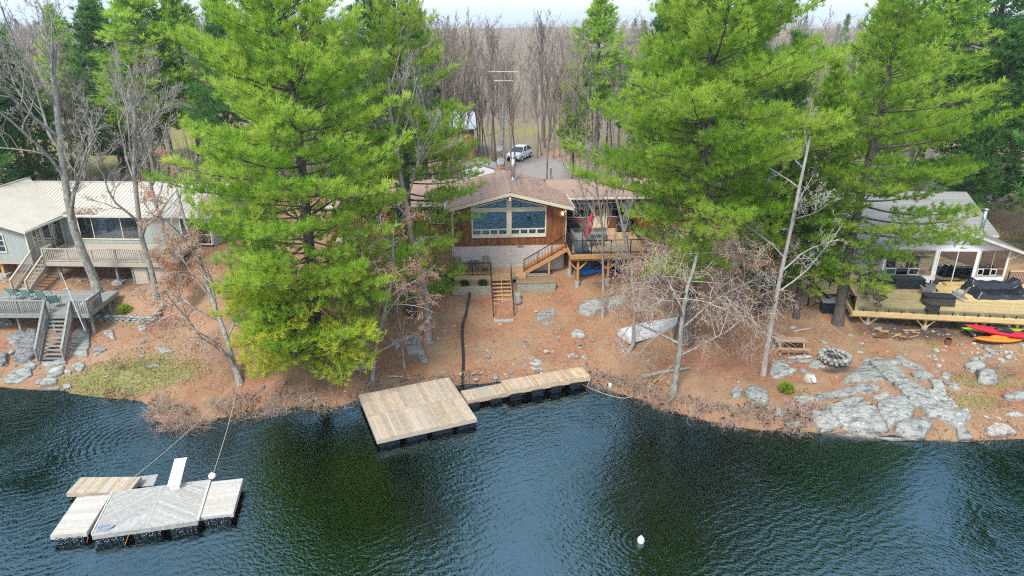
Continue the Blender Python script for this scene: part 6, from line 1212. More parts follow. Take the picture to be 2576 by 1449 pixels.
    slab(lab, r2(L), h, group=gS, mat=m_rockb if 'buff' in lab else m_rock)
gL = 'flat rocks and steps of the left bank'
for lab, L, h, mt in [
    ('big tilted boulder left of the grey stairs', [(150, 740), (210, 560), (300, 450), (372, 460), (372, 690), (270, 760)], .55, m_rockd), ('angular rock above the tilted boulder', [(90, 500), (250, 460), (270, 500), (190, 570), (110, 580)], .35, m_rockd), ('long flat slab right of the grey stairs', [(705, 660), (740, 480), (800, 400), (905, 400), (895, 620), (870, 700)], .25, m_flag),
    ('rounded flat rock at the lawn corner', [(925, 640), (1000, 600), (1070, 630), (990, 680)], .22, m_rock), ('broad flagstone left of the stone steps', [(50, 930), (160, 830), (310, 830), (320, 890), (190, 975), (90, 975)], .25, m_flag), ('flagstone between the boulder and the steps', [(230, 790), (330, 745), (370, 790), (340, 830)], .16, m_flag), ('top stone step under the grey stairs', [(425, 770), (650, 735), (662, 770), (480, 805)], .24, m_flag), ('second stone step below the grey stairs', [(470, 840), (640, 800), (640, 832), (500, 862)], .20, m_flag), ('third stone step below the grey stairs', [(460, 892), (640, 852), (620, 887), (480, 917)], .17, m_flag), ('wide fourth stone step toward the water', [(400, 965), (430, 930), (590, 920), (560, 970), (430, 1000)], .18, m_flag), ('last stone step at the water edge', [(365, 1032), (600, 1006), (590, 1040), (400, 1052)], .12, m_flag),
    ('small stone right of the second step', [(640, 860), (680, 825), (730, 860), (700, 895)], .16, m_rock), ('pale round stone right of the steps', [(735, 800), (800, 765), (860, 800), (800, 860)], .22, m_rock), ('flat stone at the waterline right of the steps', [(635, 985), (720, 975), (720, 1010), (650, 1035)], .14, m_flag), ('boulder cut by the left edge of the picture', [(-20, 690), (70, 680), (60, 780), (-20, 810)], .4, m_rockd), ('triangular rock on the leafy slope', [(1040, 460), (1130, 430), (1150, 520), (1090, 500)], .18, m_rock), ('long buff rock right of the lawn', [(1560, 620), (1700, 615), (1750, 650), (1640, 670)], .18, m_rockb), ('round stone below the dry-stone wall', [(1395, 402), (1470, 395), (1470, 430), (1400, 440)], .16, m_rock), ('low slab lying in the lawn', [(1460, 775), (1610, 775), (1600, 800), (1470, 800)], .1, m_rock), ('grey rock under the left end of the platform', [(0, 330), (120, 320), (130, 370), (0, 390)], .2, m_rock)]:
    slab(lab, r0(L), h, mat=mt, group=gL)
gC = 'rock outcrops of the middle bank'
for lab, L, h, mt in [('flat ledge behind the red-budded maple', r1([(870, 310), (1190, 320), (1220, 390), (1180, 470), (960, 440), (880, 380)]), .28, m_rock), ('split outcrop beside the pale-trunked tree', r1([(1480, 510), (1640, 505), (1660, 600), (1725, 740), (1660, 745), (1600, 680), (1520, 650)]), .32, m_rock), ('small pointed outcrop left of the split one', r1([(1350, 520), (1430, 530), (1450, 580), (1410, 640)]), .22, m_rock), ('ledge half hidden by the hanging pine boughs', r1([(60, 340), (270, 320), (270, 400), (80, 410)]), .25, m_rock),
    ('largest grey boulder ledge above the upturned boat', r3([(680, 210), (760, 160), (1000, 120), (1180, 110), (1170, 180), (950, 230), (780, 290), (690, 250)]), .45, m_rock), ('dark flat rock right of the bank stairs', r3([(250, 270), (420, 240), (430, 290), (260, 350)]), .12, m_rockd), ('smaller dark flat rock below the first', r3([(290, 380), (330, 355), (410, 350), (410, 382)]), .10, m_rockd), ('solitary grey rock in the middle of the needle slope', r3([(600, 470), (640, 432), (720, 455), (720, 500), (620, 505)]), .25, m_rock), ('low rock with a pale edge below the solitary one', r3([(545, 700), (600, 665), (640, 680), (620, 705)]), .14, m_rock), ('big pale boulder in the dry grass at the right cove', r3([(2335, 1090), (2400, 1030), (2560, 1080), (2570, 1180), (2500, 1215), (2400, 1160)]), .6, m_rock), ('pale boulder left of the bigger one in the dry grass', r3([(2200, 1070), (2250, 1020), (2320, 1040), (2290, 1110), (2230, 1140)]), .4, m_rock), ('dark round boulder above the orange-budded shrub', r3([(2245, 40), (2270, 5), (2320, 10), (2345, 70), (2300, 85)]), .45, m_rockd), ('buff slab left of the walkway dock', r3([(190, 770), (240, 730), (330, 735), (270, 795)]), .14, m_rockb), ('buff slab below the first near the walkway dock', r3([(180, 815), (230, 790), (280, 800), (260, 840)]), .14, m_rockb)]:
    slab(lab, L, h, mat=mt, group=gC)
def rock_protos():
    out = []
    for i in range(8):
        bm = bmesh.new(); bmesh.ops.create_icosphere(bm, subdivisions=2, radius=1.)
        rg = random.Random(i); cuts = [(Vector((rg.gauss(0, 1), rg.gauss(0, 1), rg.gauss(.3, .8))).normalized(), rg.uniform(.55, .85)) for _ in range(6)]
        for v in bm.verts:
            for n, k in cuts:
                d = v.co.dot(n)
                if d > k: v.co -= n * (d - k) * .9
            v.co *= 1 + .14 * noise.noise(v.co * 1.7 + Vector((i * 3.1, 0, 0)))
        me = bpy.data.meshes.new('stone'); bm.to_mesh(me); bm.free(); me.polygons.foreach_set('use_smooth', [i % 2 == 0] * len(me.polygons)); out.append(me)
    return out
RP = rock_protos(); _rm = {}
def stone(p, sx, sy, sz, label, group, mat=m_rock, rz=None):
    k = random.randrange(8); key = (k, mat.name)
    if key not in _rm: me = RP[k].copy(); me.materials.append(mat); _rm[key] = me
    o = link(bpy.data.objects.new('stone', _rm[key])); o.location = (p.x, p.y, p.z + sz * .25); o.scale = (sx, sy, sz); o.rotation_euler = (random.uniform(-.2, .2), random.uniform(-.2, .2), random.uniform(0, 6.28) if rz is None else rz); return tag(o, label, 'stone', group)
def scatter(n, u0, u1, v0, v1, s0, s1, label, group, mats, flat=.45, seed=1, avoid=None):
    rg = random.Random(seed); k = 0; tr = 0
    while k < n and tr < n * 12:
        tr += 1; u, v = rg.uniform(u0, u1), rg.uniform(v0, v1)
        if avoid and avoid(u, v): continue
        p = GT(u, v)
        if p.z < .02: continue
        s = s0 + (s1 - s0) * rg.random() ** 2.2; stone(p, s, s * rg.uniform(.55, .9), s * rg.uniform(flat * .6, flat * 1.3), label, group, rg.choice(mats)); k += 1
scatter(64, 1190, 1500, 800, 945, .07, .26, 'small grey stone scattered on the needle slope between dock and cottage', 'stones scattered on the needle slope', [m_rock, m_rock, m_rockb, m_rockd], seed=3, avoid=lambda u, v: (1230 < u < 1295 and v < 815) or (u > 1420 and v < 830 and u < 1470))
scatter(13, 1095, 1180, 770, 950, .07, .2, 'small stone on the bank left of the drain pipe', 'stones left of the drain pipe', [m_rock, m_rockb], seed=4)
scatter(8, 1330, 1500, 745, 800, .08, .24, 'small stone below the deck posts', 'stones below the cottage deck', [m_rock, m_rockb], seed=14)
scatter(12, 1160, 1300, 935, 958, .10, .30, 'shore stone at the water behind the big dock', 'shore stones behind the big dock', [m_rockb, m_rockd, m_rock], seed=5)
scatter(26, 1960, 2300, 822, 900, .08, .30, 'grey stone lying on the needles near the picnic table', 'stones near the picnic table', [m_rock], seed=6)
scatter(58, 2330, 2600, 862, 912, .10, .34, 'rounded fieldstone in the heap in front of the sun deck', 'fieldstone heap before the sun deck', [m_rockb, m_rock, m_rock, m_rockb], .65, seed=7)
scatter(28, 2150, 2560, 905, 1075, .07, .24, 'small stone among the grass of the right bank', 'small stones of the right bank', [m_rock, m_rockb], seed=8)
scatter(18, 2190, 2560, 822, 858, .10, .32, 'stone lying in the shade under the sun deck', 'stones under the sun deck', [m_rock, m_rockb, m_rockd], .5, seed=9)
scatter(18, 0, 130, 870, 965, .12, .36, 'grey stone of the left shore', 'stones of the left shore', [m_flag, m_rock, m_rockd], seed=10)
scatter(14, 190, 560, 820, 960, .06, .22, 'small stone on the leafy left slope', 'stones on the left slope', [m_rock, m_flag], seed=11)
scatter(12, 0, 350, 700, 745, .12, .40, 'pale stone under the tan deck', 'stones under the tan deck', [m_rock, m_flag], seed=12)
scatter(12, 1480, 1900, 880, 1030, .06, .18, 'small stone in the litter right of the walkway', 'stones right of the walkway', [m_rock, m_rockb], seed=13)
scatter(9, 640, 900, 930, 1000, .12, .3, 'mossy stone on the shore under the hanging boughs', 'stones under the hanging boughs', [m_rock, m_flag], seed=15)
def chips():
    rng = np.random.default_rng(61); Vs, Fs, o = [], [], 0; base = np.array([(1, 0, 0), (-1, 0, 0), (0, 1, 0), (0, -1, 0), (0, 0, .7), (0, 0, -.7)], float); fc = np.array([(0, 2, 4), (2, 1, 4), (1, 3, 4), (3, 0, 4), (2, 0, 5), (1, 2, 5), (3, 1, 5), (0, 3, 5)])
    for u0, u1, v0, v1, n in ((1190, 1500, 810, 950, 420), (1950, 2560, 830, 1060, 420), (0, 560, 820, 960, 220), (1500, 1900, 840, 1000, 160)):
        for i in range(n):
            p = GT(rng.uniform(u0, u1), rng.uniform(v0, v1))
            if p.z < .03: continue
            s = rng.uniform(.025, .07); Vs.append((base + rng.normal(size=base.shape) * .2) * s * np.array([1, .8, .6]) + np.array([p.x, p.y, p.z + .02])); Fs.append(fc + o); o += 6
    ob = obj('stone_chips', np.concatenate(Vs), np.concatenate(Fs), m_rock); tag(ob, 'stone chips strewn over the bank', None, kind='stuff')
chips()
# dry-stone retaining wall
dw = thing('dry_stone_wall', 'low dry-stone wall holding the leafy bed on the left bank', 'wall', GT(320, 812)); wp = [GT(214, 808), GT(260, 806), GT(330, 810), GT(380, 812), GT(398, 800), GT(411, 780)]
for c_ in range(3):
    for a, b in zip(wp[:-1], wp[1:]):
        L = (b - a).length; d = (b - a) / L; x = random.uniform(0, .2)
        while x < L:
            l = random.uniform(.28, .62); p = a + d * min(x + l / 2, L); k = random.randrange(8); key = (k, 'flagw')
            if key not in _rm: me = RP[k].copy(); me.materials.append(m_flag); _rm[key] = me
            inst('wall_stone', _rm[key], (p.x, p.y, hgt(p.x, p.y) + .03 + c_ * .15), dw, math.atan2(d.y, d.x) + random.uniform(-.15, .15), (l * .58, random.uniform(.16, .24), .095)); x += l
# fire ring
c = GT(2098, 908); fr_ = thing('fire_ring', 'round stone fire ring with charred logs', 'fire pit', c)
for ring in range(2):
    for i in range(17):
        a = 6.2832 * (i + .5 * ring) / 17; k = random.randrange(8); key = (k, 'rockr')
        if key not in _rm: me = RP[k].copy(); me.materials.append(m_rock); _rm[key] = me
        inst('ring_stone', _rm[key], (c.x + .80 * math.cos(a), c.y + .80 * math.sin(a), c.z + .12 + .20 * ring), fr_, a, (.20, .17, .13))
MB().lathe((c.x, c.y, c.z - .02), [(.72, 0), (.70, .12), (.3, .20), (.02, .22)], 18).build('ash', m_char_ash, fr_)
for i in range(7): a = i * .9; MB().tube([(c.x - .4 * math.cos(a), c.y - .4 * math.sin(a), c.z + .22), (c.x + .4 * math.cos(a), c.y + .4 * math.sin(a), c.z + .30 + .03 * i)], .045, 6).build('charred_log', m_char_ash, fr_)
tag(MB().tube([(c.x - .35, c.y + .75, c.z + .62), (c.x + .05, c.y - .05, c.z + .48), (c.x + .35, c.y - .6, c.z + .40)], .035, 6).build('poker_stick', m_bark_d), 'long pale stick lying across the fire ring', 'stick')
# picnic table
g = GT(1991, 893); PF = Frame((g.x, g.y + .45), R(-4)); pz0 = hgt(g.x, g.y + .4); pt = thing('picnic_table', 'brown wooden picnic table between the pines and the rocks', 'table', PF.p(0, 0, pz0))
for i in range(5): PF.box('top_board', m_picnic, pt, -.95, .95, -.37 + i * .148, -.37 + i * .148 + .14, pz0 + .72, pz0 + .76)
for s in (-1, 1):
    for k in (0, 1): PF.box('bench_board', m_picnic, pt, -.95, .95, s * .72 - .14 + k * .145, s * .72 + k * .145 - .005, pz0 + .42, pz0 + .46)
    for sx in (-1, 1): MB().beam(PF.p(sx * .72, s * .25, pz0 + .715), PF.p(sx * .72, s * .72, pz0 - .04), .09, .045).build('leg', m_picnic, pt)
for sx in (-1, 1): PF.box('bench_bearer', m_picnic, pt, sx * .72 + .05, sx * .72 + .09, -.80, .80, pz0 + .32, pz0 + .415); PF.box('top_bearer', m_picnic, pt, sx * .72 - .09, sx * .72 - .05, -.36, .36, pz0 + .62, pz0 + .715)
# upturned aluminium boat
a_, b_, c_ = GT(1571, 858), GT(1700, 818), GT(1580, 872); ax_ = (b_ - a_); L = 4.1; az = math.atan2(ax_.y, ax_.x); m0 = a_ + ax_ * .5; bt = thing('upturned_boat', 'silver aluminium boat lying upside down on the bank', 'boat', (m0.x, m0.y, hgt(m0.x, m0.y))); mb = MB(); n = 14
secs = []
for i in range(n + 1):
    t = i / n; hw = .70 * (1 - max(0, (t - .45) / .55) ** 2.2 * .93); ch_ = hw * (.82 if t < .6 else .82 - .35 * (t - .6)); kz_ = .60 - .10 * max(0, (t - .7) / .3) ** 2; cz = .52 - .20 * max(0, (t - .55) / .45) ** 1.6
    secs.append([(t * L - L / 2, y, z) for y, z in ((-hw, .06), (-hw * .97, .22), (-ch_, cz), (-ch_ * .5, (cz + kz_) / 2 + .01), (0, kz_), (ch_ * .5, (cz + kz_) / 2 + .01), (ch_, cz), (hw * .97, .22), (hw, .06))])
ca, sa = math.cos(az), math.sin(az); zb0, zb1 = hgt(m0.x - ca * 1.7, m0.y - sa * 1.7), hgt(m0.x + ca * 1.7, m0.y + sa * 1.7)
def bw(q): x, y, z = q; return Vector((m0.x + x * ca - y * sa, m0.y + x * sa + y * ca, z + zb0 + (zb1 - zb0) * (x / L + .5)))
for s in secs: mb.v += [bw(q) for q in s]
for i in range(n):
    for j in range(8): mb.f.append((i * 9 + j, i * 9 + j + 1, (i + 1) * 9 + j + 1, (i + 1) * 9 + j))
mb.f.append(tuple(range(9))); mb.build('hull', m_alu, bt)
for k, j in ((4, 'keel'), (3, 'strake'), (5, 'strake')): MB().tube([bw((s[k][0], s[k][1], s[k][2] + .012)) for s in secs], .022, 5).build(j, m_alu, bt)
for k in (0, 8): MB().tube([bw((s[k][0], s[k][1], s[k][2])) for s in secs], .03, 6).build('gunwale', m_steel, bt)
# logs, stump, bumper, driftwood, firewood
g = GT(2036, 956); mb = MB(); mb.lathe((g.x, g.y, g.z - .08), [(.48, 0), (.33, .15), (.28, .36), (.25, .40)], 12); tag(mb.build('stump', m_bark_d, None, True), 'weathered stump below the heart-shaped rock', 'stump')
g = GT(2047, 965); bp_ = thing('boat_fender', 'white boat fender leaning on the weathered stump', 'fender', g); MB().tube([(g.x - .06, g.y + .1, g.z + .42), (g.x - .05, g.y + .08, g.z + .36), (g.x + .02, g.y - .04, g.z + .12), (g.x + .03, g.y - .06, g.z + .06)], [.05, .12, .12, .05], 10).build('body', m_whitep, bp_, True); MB().tube([(g.x - .06, g.y + .1, g.z + .42), (g.x - .08, g.y + .14, g.z + .5)], .02, 6).build('eye', m_whitep, bp_)
def log(label, a, b, r_, mat=m_bark_d, lift=.0, name='driftwood_log', grp=None):
    p, q = GT(*a), GT(*b); tag(MB().tube([p + Vector((0, 0, r_ * .8 + lift)), p + (q - p) * .35 + Vector((0, 0, r_ * .9 + .03 + lift)), p + (q - p) * .7 + Vector((0, 0, r_ * .8 + lift)), q + Vector((0, 0, r_ * .7 + lift))], [r_, r_ * .95, r_ * .85, r_ * .6], 9).build(name, mat, None, True), label, 'log', grp)
log('brown log lying in the dry grass left of the roped tree', (1615, 952), (1735, 930), .13, m_bark_l); log('pale log on the shore left of the big dock', (895, 935), (940, 927), .09); log('thin driftwood pole behind the big dock', (975, 950), (1040, 955), .06); log('curved driftwood branch above the picnic table', (1995, 838), (2045, 826), .06)
rgw = random.Random(21); g0 = GT(2255, 845)
for i in range(16): x, y = g0.x + rgw.uniform(-1.3, 1.6), g0.y + rgw.uniform(-.5, .5); a = rgw.uniform(-.9, .5); l = rgw.uniform(.35, .9); mb = MB(); mb.beam((x - l / 2 * math.cos(a), y - l / 2 * math.sin(a), hgt(x, y) + .05 + .03 * (i % 4)), (x + l / 2 * math.cos(a), y + l / 2 * math.sin(a), hgt(x, y) + .08 + .04 * (i % 3)), .13, .06); tag(mb.build('scrap_board', m_cut if i % 3 else m_rust), 'split or scrap wood piece in the heap under the sun deck', 'board', 'scrap wood heap under the sun deck')
g0 = GT(1668, 962)
for i in range(9): x, y = g0.x + rgw.uniform(-1.0, .6), g0.y + rgw.uniform(-.5, .4); a = rgw.uniform(0, 3); mb = MB(); mb.beam((x - .15 * math.cos(a), y - .15 * math.sin(a), hgt(x, y) + .07), (x + .15 * math.cos(a), y + .15 * math.sin(a), hgt(x, y) + .09), .14, .12); tag(mb.build('firewood_piece', m_cut), 'split firewood piece beside the roped tree', 'firewood', 'firewood beside the roped tree')
g0 = GT(405, 820); S = []
rng = np.random.default_rng(3)
for i in range(40): q = np.array([g0.x + rng.normal(0, .5), g0.y + rng.normal(0, .7), g0.z + rng.uniform(.02, .35)]); d = unit(np.array([rng.normal(), rng.normal() * 1.4, rng.normal() * .25])); S.append([*(q - d * rng.uniform(.3, .8)), *(q + d * rng.uniform(.3, .8)), .022, .010])
o = segs_obj('brush_heap', S, m_bark_g); tag(o, 'heap of dead sticks at the end of the dry-stone wall', None, kind='stuff')
g = GT(1534, 978); tag(MB().lathe((g.x, g.y, g.z), [(.10, 0), (.12, .12), (.11, .30), (.04, .34)], 10).build('white_jug', m_whitep, None, True), 'small white jug in the dry shore grass', 'jug')
# little evergreens
for u, v, r_, mt, lab in ((315, 788, .38, m_piney, 'yellow-green pine seedling in the leafy bed'), (1976, 988, .36, m_piney, 'small yellowing juniper at the edge of the right cove'), (905, 765, 1.0, m_pine, 'young pine on the slope under the second pine'), (1460, 560, .2, m_pine, 'tiny pine sprig by the deck')):
    if r_ < .3: continue
    g = GT(u, v); leafy(lab, (g.x, g.y, g.z), r_, int(420 * r_), mt, 'seedling', .24, 'pine_seedling', 10, .016, True, 1.1)
# dark low shrubs of the second pine's understorey
for i, (u, v, r_) in enumerate(((1130, 712, .8), (1100, 735, .7), (1150, 700, .5), (980, 770, 1.0), (880, 700, 1.2), (700, 760, 1.3), (640, 720, 1.1), (1990, 690, .9), (1950, 720, .8))):
    g = GT(u, v); leafy('low green juniper patch %s' % ('left of the planting bed', 'below the left block wall', 'against the terrace corner', 'between the second pine and the maple', 'in the shade of the tallest pine', 'left of the tallest pine trunk', 'behind the broken-topped snag', 'right of the dead tree', 'behind the dead tree')[i], (g.x, g.y, g.z - .1), r_, int(260 * r_), m_pine if i % 2 else m_pineb, 'shrub', .26, 'juniper', 9, .018, True, .6)
# ------------------------------------------------------------------ pines and bare trees on the bank
def GB(u, v): p = GT(u, v); return Vector((p.x, p.y, p.z - .12))
# the big pine left of the cottage, its lowest boughs hanging to the water
b1 = lambda az, t: (1.0 if math.cos(az) < -.2 and t > .25 and t < .6 else .85 if math.cos(az) < -.2 and t < .3 else 1.) * (.92 if math.cos(az) > .5 else 1.)
ex = []
_rg = random.Random(4)
for i in range(38): ex.append((2.4 + 5.0 * (i / 38) ** 1.1, R(_rg.uniform(-160, -35)), _rg.uniform(3.6, 5.6), -27 + i * .6 + _rg.uniform(-6, 5), _rg.uniform(.55, 1.)))
PINE_A = pine('tallest bright green pine left of the brown cottage, boughs hanging over the water', GB(812, 932), 11, H=27, cb=3.2, Rm=7.2, trunk_r=.36, bias=b1, extra=ex, exmat=m_piney, tone_mu=.62, dens=1.05, skip=.03, nb=12, tuft=.33)
b2 = lambda az, t: (.95 if t < .35 else 1.15) if math.cos(az) > .3 and t < .75 else .9
PINE_B = pine('bright pine behind the tallest one, boughs reaching across the brown cottage wall', GB(1040, 792), 23, H=23, cb=2.0, Rm=4.9, trunk_r=.27, bias=b2, tone_mu=.60, dens=.95, skip=.24, nb=11, tuft=.32, whorl=.66)
b3 = lambda az, t: (.72 if t < .5 else .78) if math.cos(az) < -.45 else (.92 if math.cos(az) > .4 else 1.)
PINE_C = pine('broad thick-trunked pine between the cottage deck and the dead tree', GB(1722, 858), 37, H=28, cb=7.2, Rm=7.8, trunk_r=.50, bias=b3, tone_mu=.58, dens=1.15, skip=.06, whorl=.60, tuft=.34, nb=12, puff=.17,
              extra=[(4.8, R(210), 3.5, -2, .6), (5.4, R(250), 3.8, -6, .6), (5.6, R(225), 4.4, -3, .65), (6.0, R(270), 4.5, 0, .6), (9.5, R(182), 7.6, 2, .6), (10.2, R(172), 7.8, 4, .6), (12.4, R(186), 6.6, 10, .6)])
b4 = lambda az, t: 1.5 if math.cos(az) > .35 and .12 < t < .5 else (.68 if math.cos(az) < -.2 else .9)
PINE_D = pine('airy pine whose long level boughs cross in front of the white sunroom', GB(2108, 816), 41, H=25, cb=3.4, Rm=5.0, trunk_r=.30, bias=b4, tone_mu=.52, dens=1.05, skip=.22, whorl=.70, tuft=.32, nb=12)
pine('slender pine just right of the dead tree', GB(2000, 800), 53, H=17, cb=3.0, Rm=3.1, trunk_r=.18, mat=m_pine, tone_mu=.45, skip=.12, tuft=.32)
pine('dark narrow pine behind the broad pine, above the round boulder', GB(1912, 782), 59, H=18, cb=2.2, Rm=3.3, trunk_r=.2, mat=m_pineb, tone_mu=.62, skip=.1, tuft=.32)
# broadleaf trees, bare in early spring
bare('stout lichen-barked bare tree beside the grey platform', GB(256, 764), 101, H=17, r0=.30, levels=5, kids=(8, 6, 6, 4, 3), ratio=.50, first=.30, spread=.75, twig=.009)
bare('forked bare tree in front of the beige closet door', GB(392, 752), 103, H=13, r0=.20, levels=5, kids=(8, 6, 6, 5, 3), ratio=.47, first=.33, twig=.008)
bare('bare tree leaning left over the mooring ropes', GB(606, 968), 107, H=12, r0=.17, levels=4, kids=(12, 7, 6, 4), ratio=.40, first=.10, droop=.42, twigm=m_twigp, curve=[(0, 0, 0), (-.5, .6, 1.2), (-1.2, 1.6, 2.8), (-2.1, 2.6, 4.6), (-2.6, 3.2, 6.4), (-3.3, 3.6, 8.6), (-3.6, 3.9, 10.5)], twig=.012, buds=m_bud, budn=1)
bare('tall pale-trunked bare tree left of the black drain pipe', GB(1078, 862), 109, H=16.5, r0=.21, levels=5, kids=(8, 7, 6, 5, 3), ratio=.42, first=.50, spread=.6, bark=m_bark_l, twig=.008)
bare('small red-budded maple at the water left of the big dock', GB(935, 962), 113, H=10, r0=.11, levels=4, kids=(12, 7, 5, 4), ratio=.44, first=.12, droop=.25, spread=.85, bark=m_bark_l, twigm=m_twigr, buds=m_budr, budn=1, bud=.05, twig=.006)
bare('thin grey sapling left of the red-budded maple', GB(906, 944), 127, H=6, r0=.055, levels=3, kids=(7, 5, 4), ratio=.38, first=.3, bark=m_bark_l, twigm=m_twigr)
bare('thin forked sapling between the maple and the split rock', GB(1018, 930), 131, H=6.5, r0=.06, levels=3, kids=(8, 5, 4), ratio=.38, first=.25, bark=m_bark_l, twigm=m_twigr, buds=m_budr, budn=1, bud=.05)
bare('slim bare trunk standing at the stern of the upturned boat', GB(1578, 886), 137, H=13, r0=.13, levels=4, kids=(9, 6, 5, 4), ratio=.38, first=.42, bark=m_bark_l, lean=(-.04, .05), curve=[(0, 0, 0), (.35, .1, .6), (.3, .25, 3), (-.1, .6, 6), (-.9, 1, 9), (-1.8, 1.4, 12)], twig=.008)
bare('bare grey tree rising past the cottage deck stairs', GB(1516, 800), 139, H=11, r0=.10, levels=4, kids=(9, 6, 5, 4), ratio=.42, first=.3, lean=(-.14, 0), twig=.008, bark=m_bark_l)
bare('spreading orange-budded tree at the water with a rope round its trunk', GB(1692, 998), 149, H=8.5, r0=.17, levels=5, kids=(9, 6, 5, 3, 3), ratio=.68, first=.26, spread=1.0, droop=.22, up=.15, buds=m_bud, budn=1, bud=.06, twig=.007, twigm=m_twigp)
bare('orange-budded shrubby tree behind the upturned boat', GB(1850, 800), 151, H=6, r0=.09, levels=4, kids=(9, 6, 5, 4), ratio=.55, first=.15, spread=.9, buds=m_bud, budn=1, bud=.075, twig=.006, twigm=m_twigp)
bare('orange-budded sapling below the deck posts', GB(1640, 812), 157, H=5.5, r0=.07, levels=4, kids=(8, 6, 5, 4), ratio=.5, first=.15, spread=.85, buds=m_bud, budn=1, bud=.075, twig=.006, twigm=m_twigp)
bare('leafless orange-budded bush left of the leaning tree', GB(470, 800), 163, H=4.2, r0=.06, levels=4, kids=(8, 6, 5, 4), ratio=.5, first=.12, spread=.9, buds=m_bud, budn=1, bud=.075, twig=.006, twigm=m_twigp)
bare('bleached dead tree left of the picnic table', GB(1919, 944), 167, H=14, r0=.15, levels=5, tw=.12, kids=(10, 5, 5, 4, 3), ratio=.36, first=.30, spread=.9, bark=m_bark_d, twigm=m_bark_d, twig=.010, up=.1)
bare('grey bare tree behind the sage cottage roof end', GB(450, 700), 173, H=13, r0=.15, levels=5, kids=(8, 6, 5, 4, 2), ratio=.42, first=.38, twig=.008)
bare('grey broken-topped snag near the flat mossy ledge', GB(598, 815), 177, H=4.6, r0=.17, levels=2, kids=(4, 3), ratio=.35, first=.5)
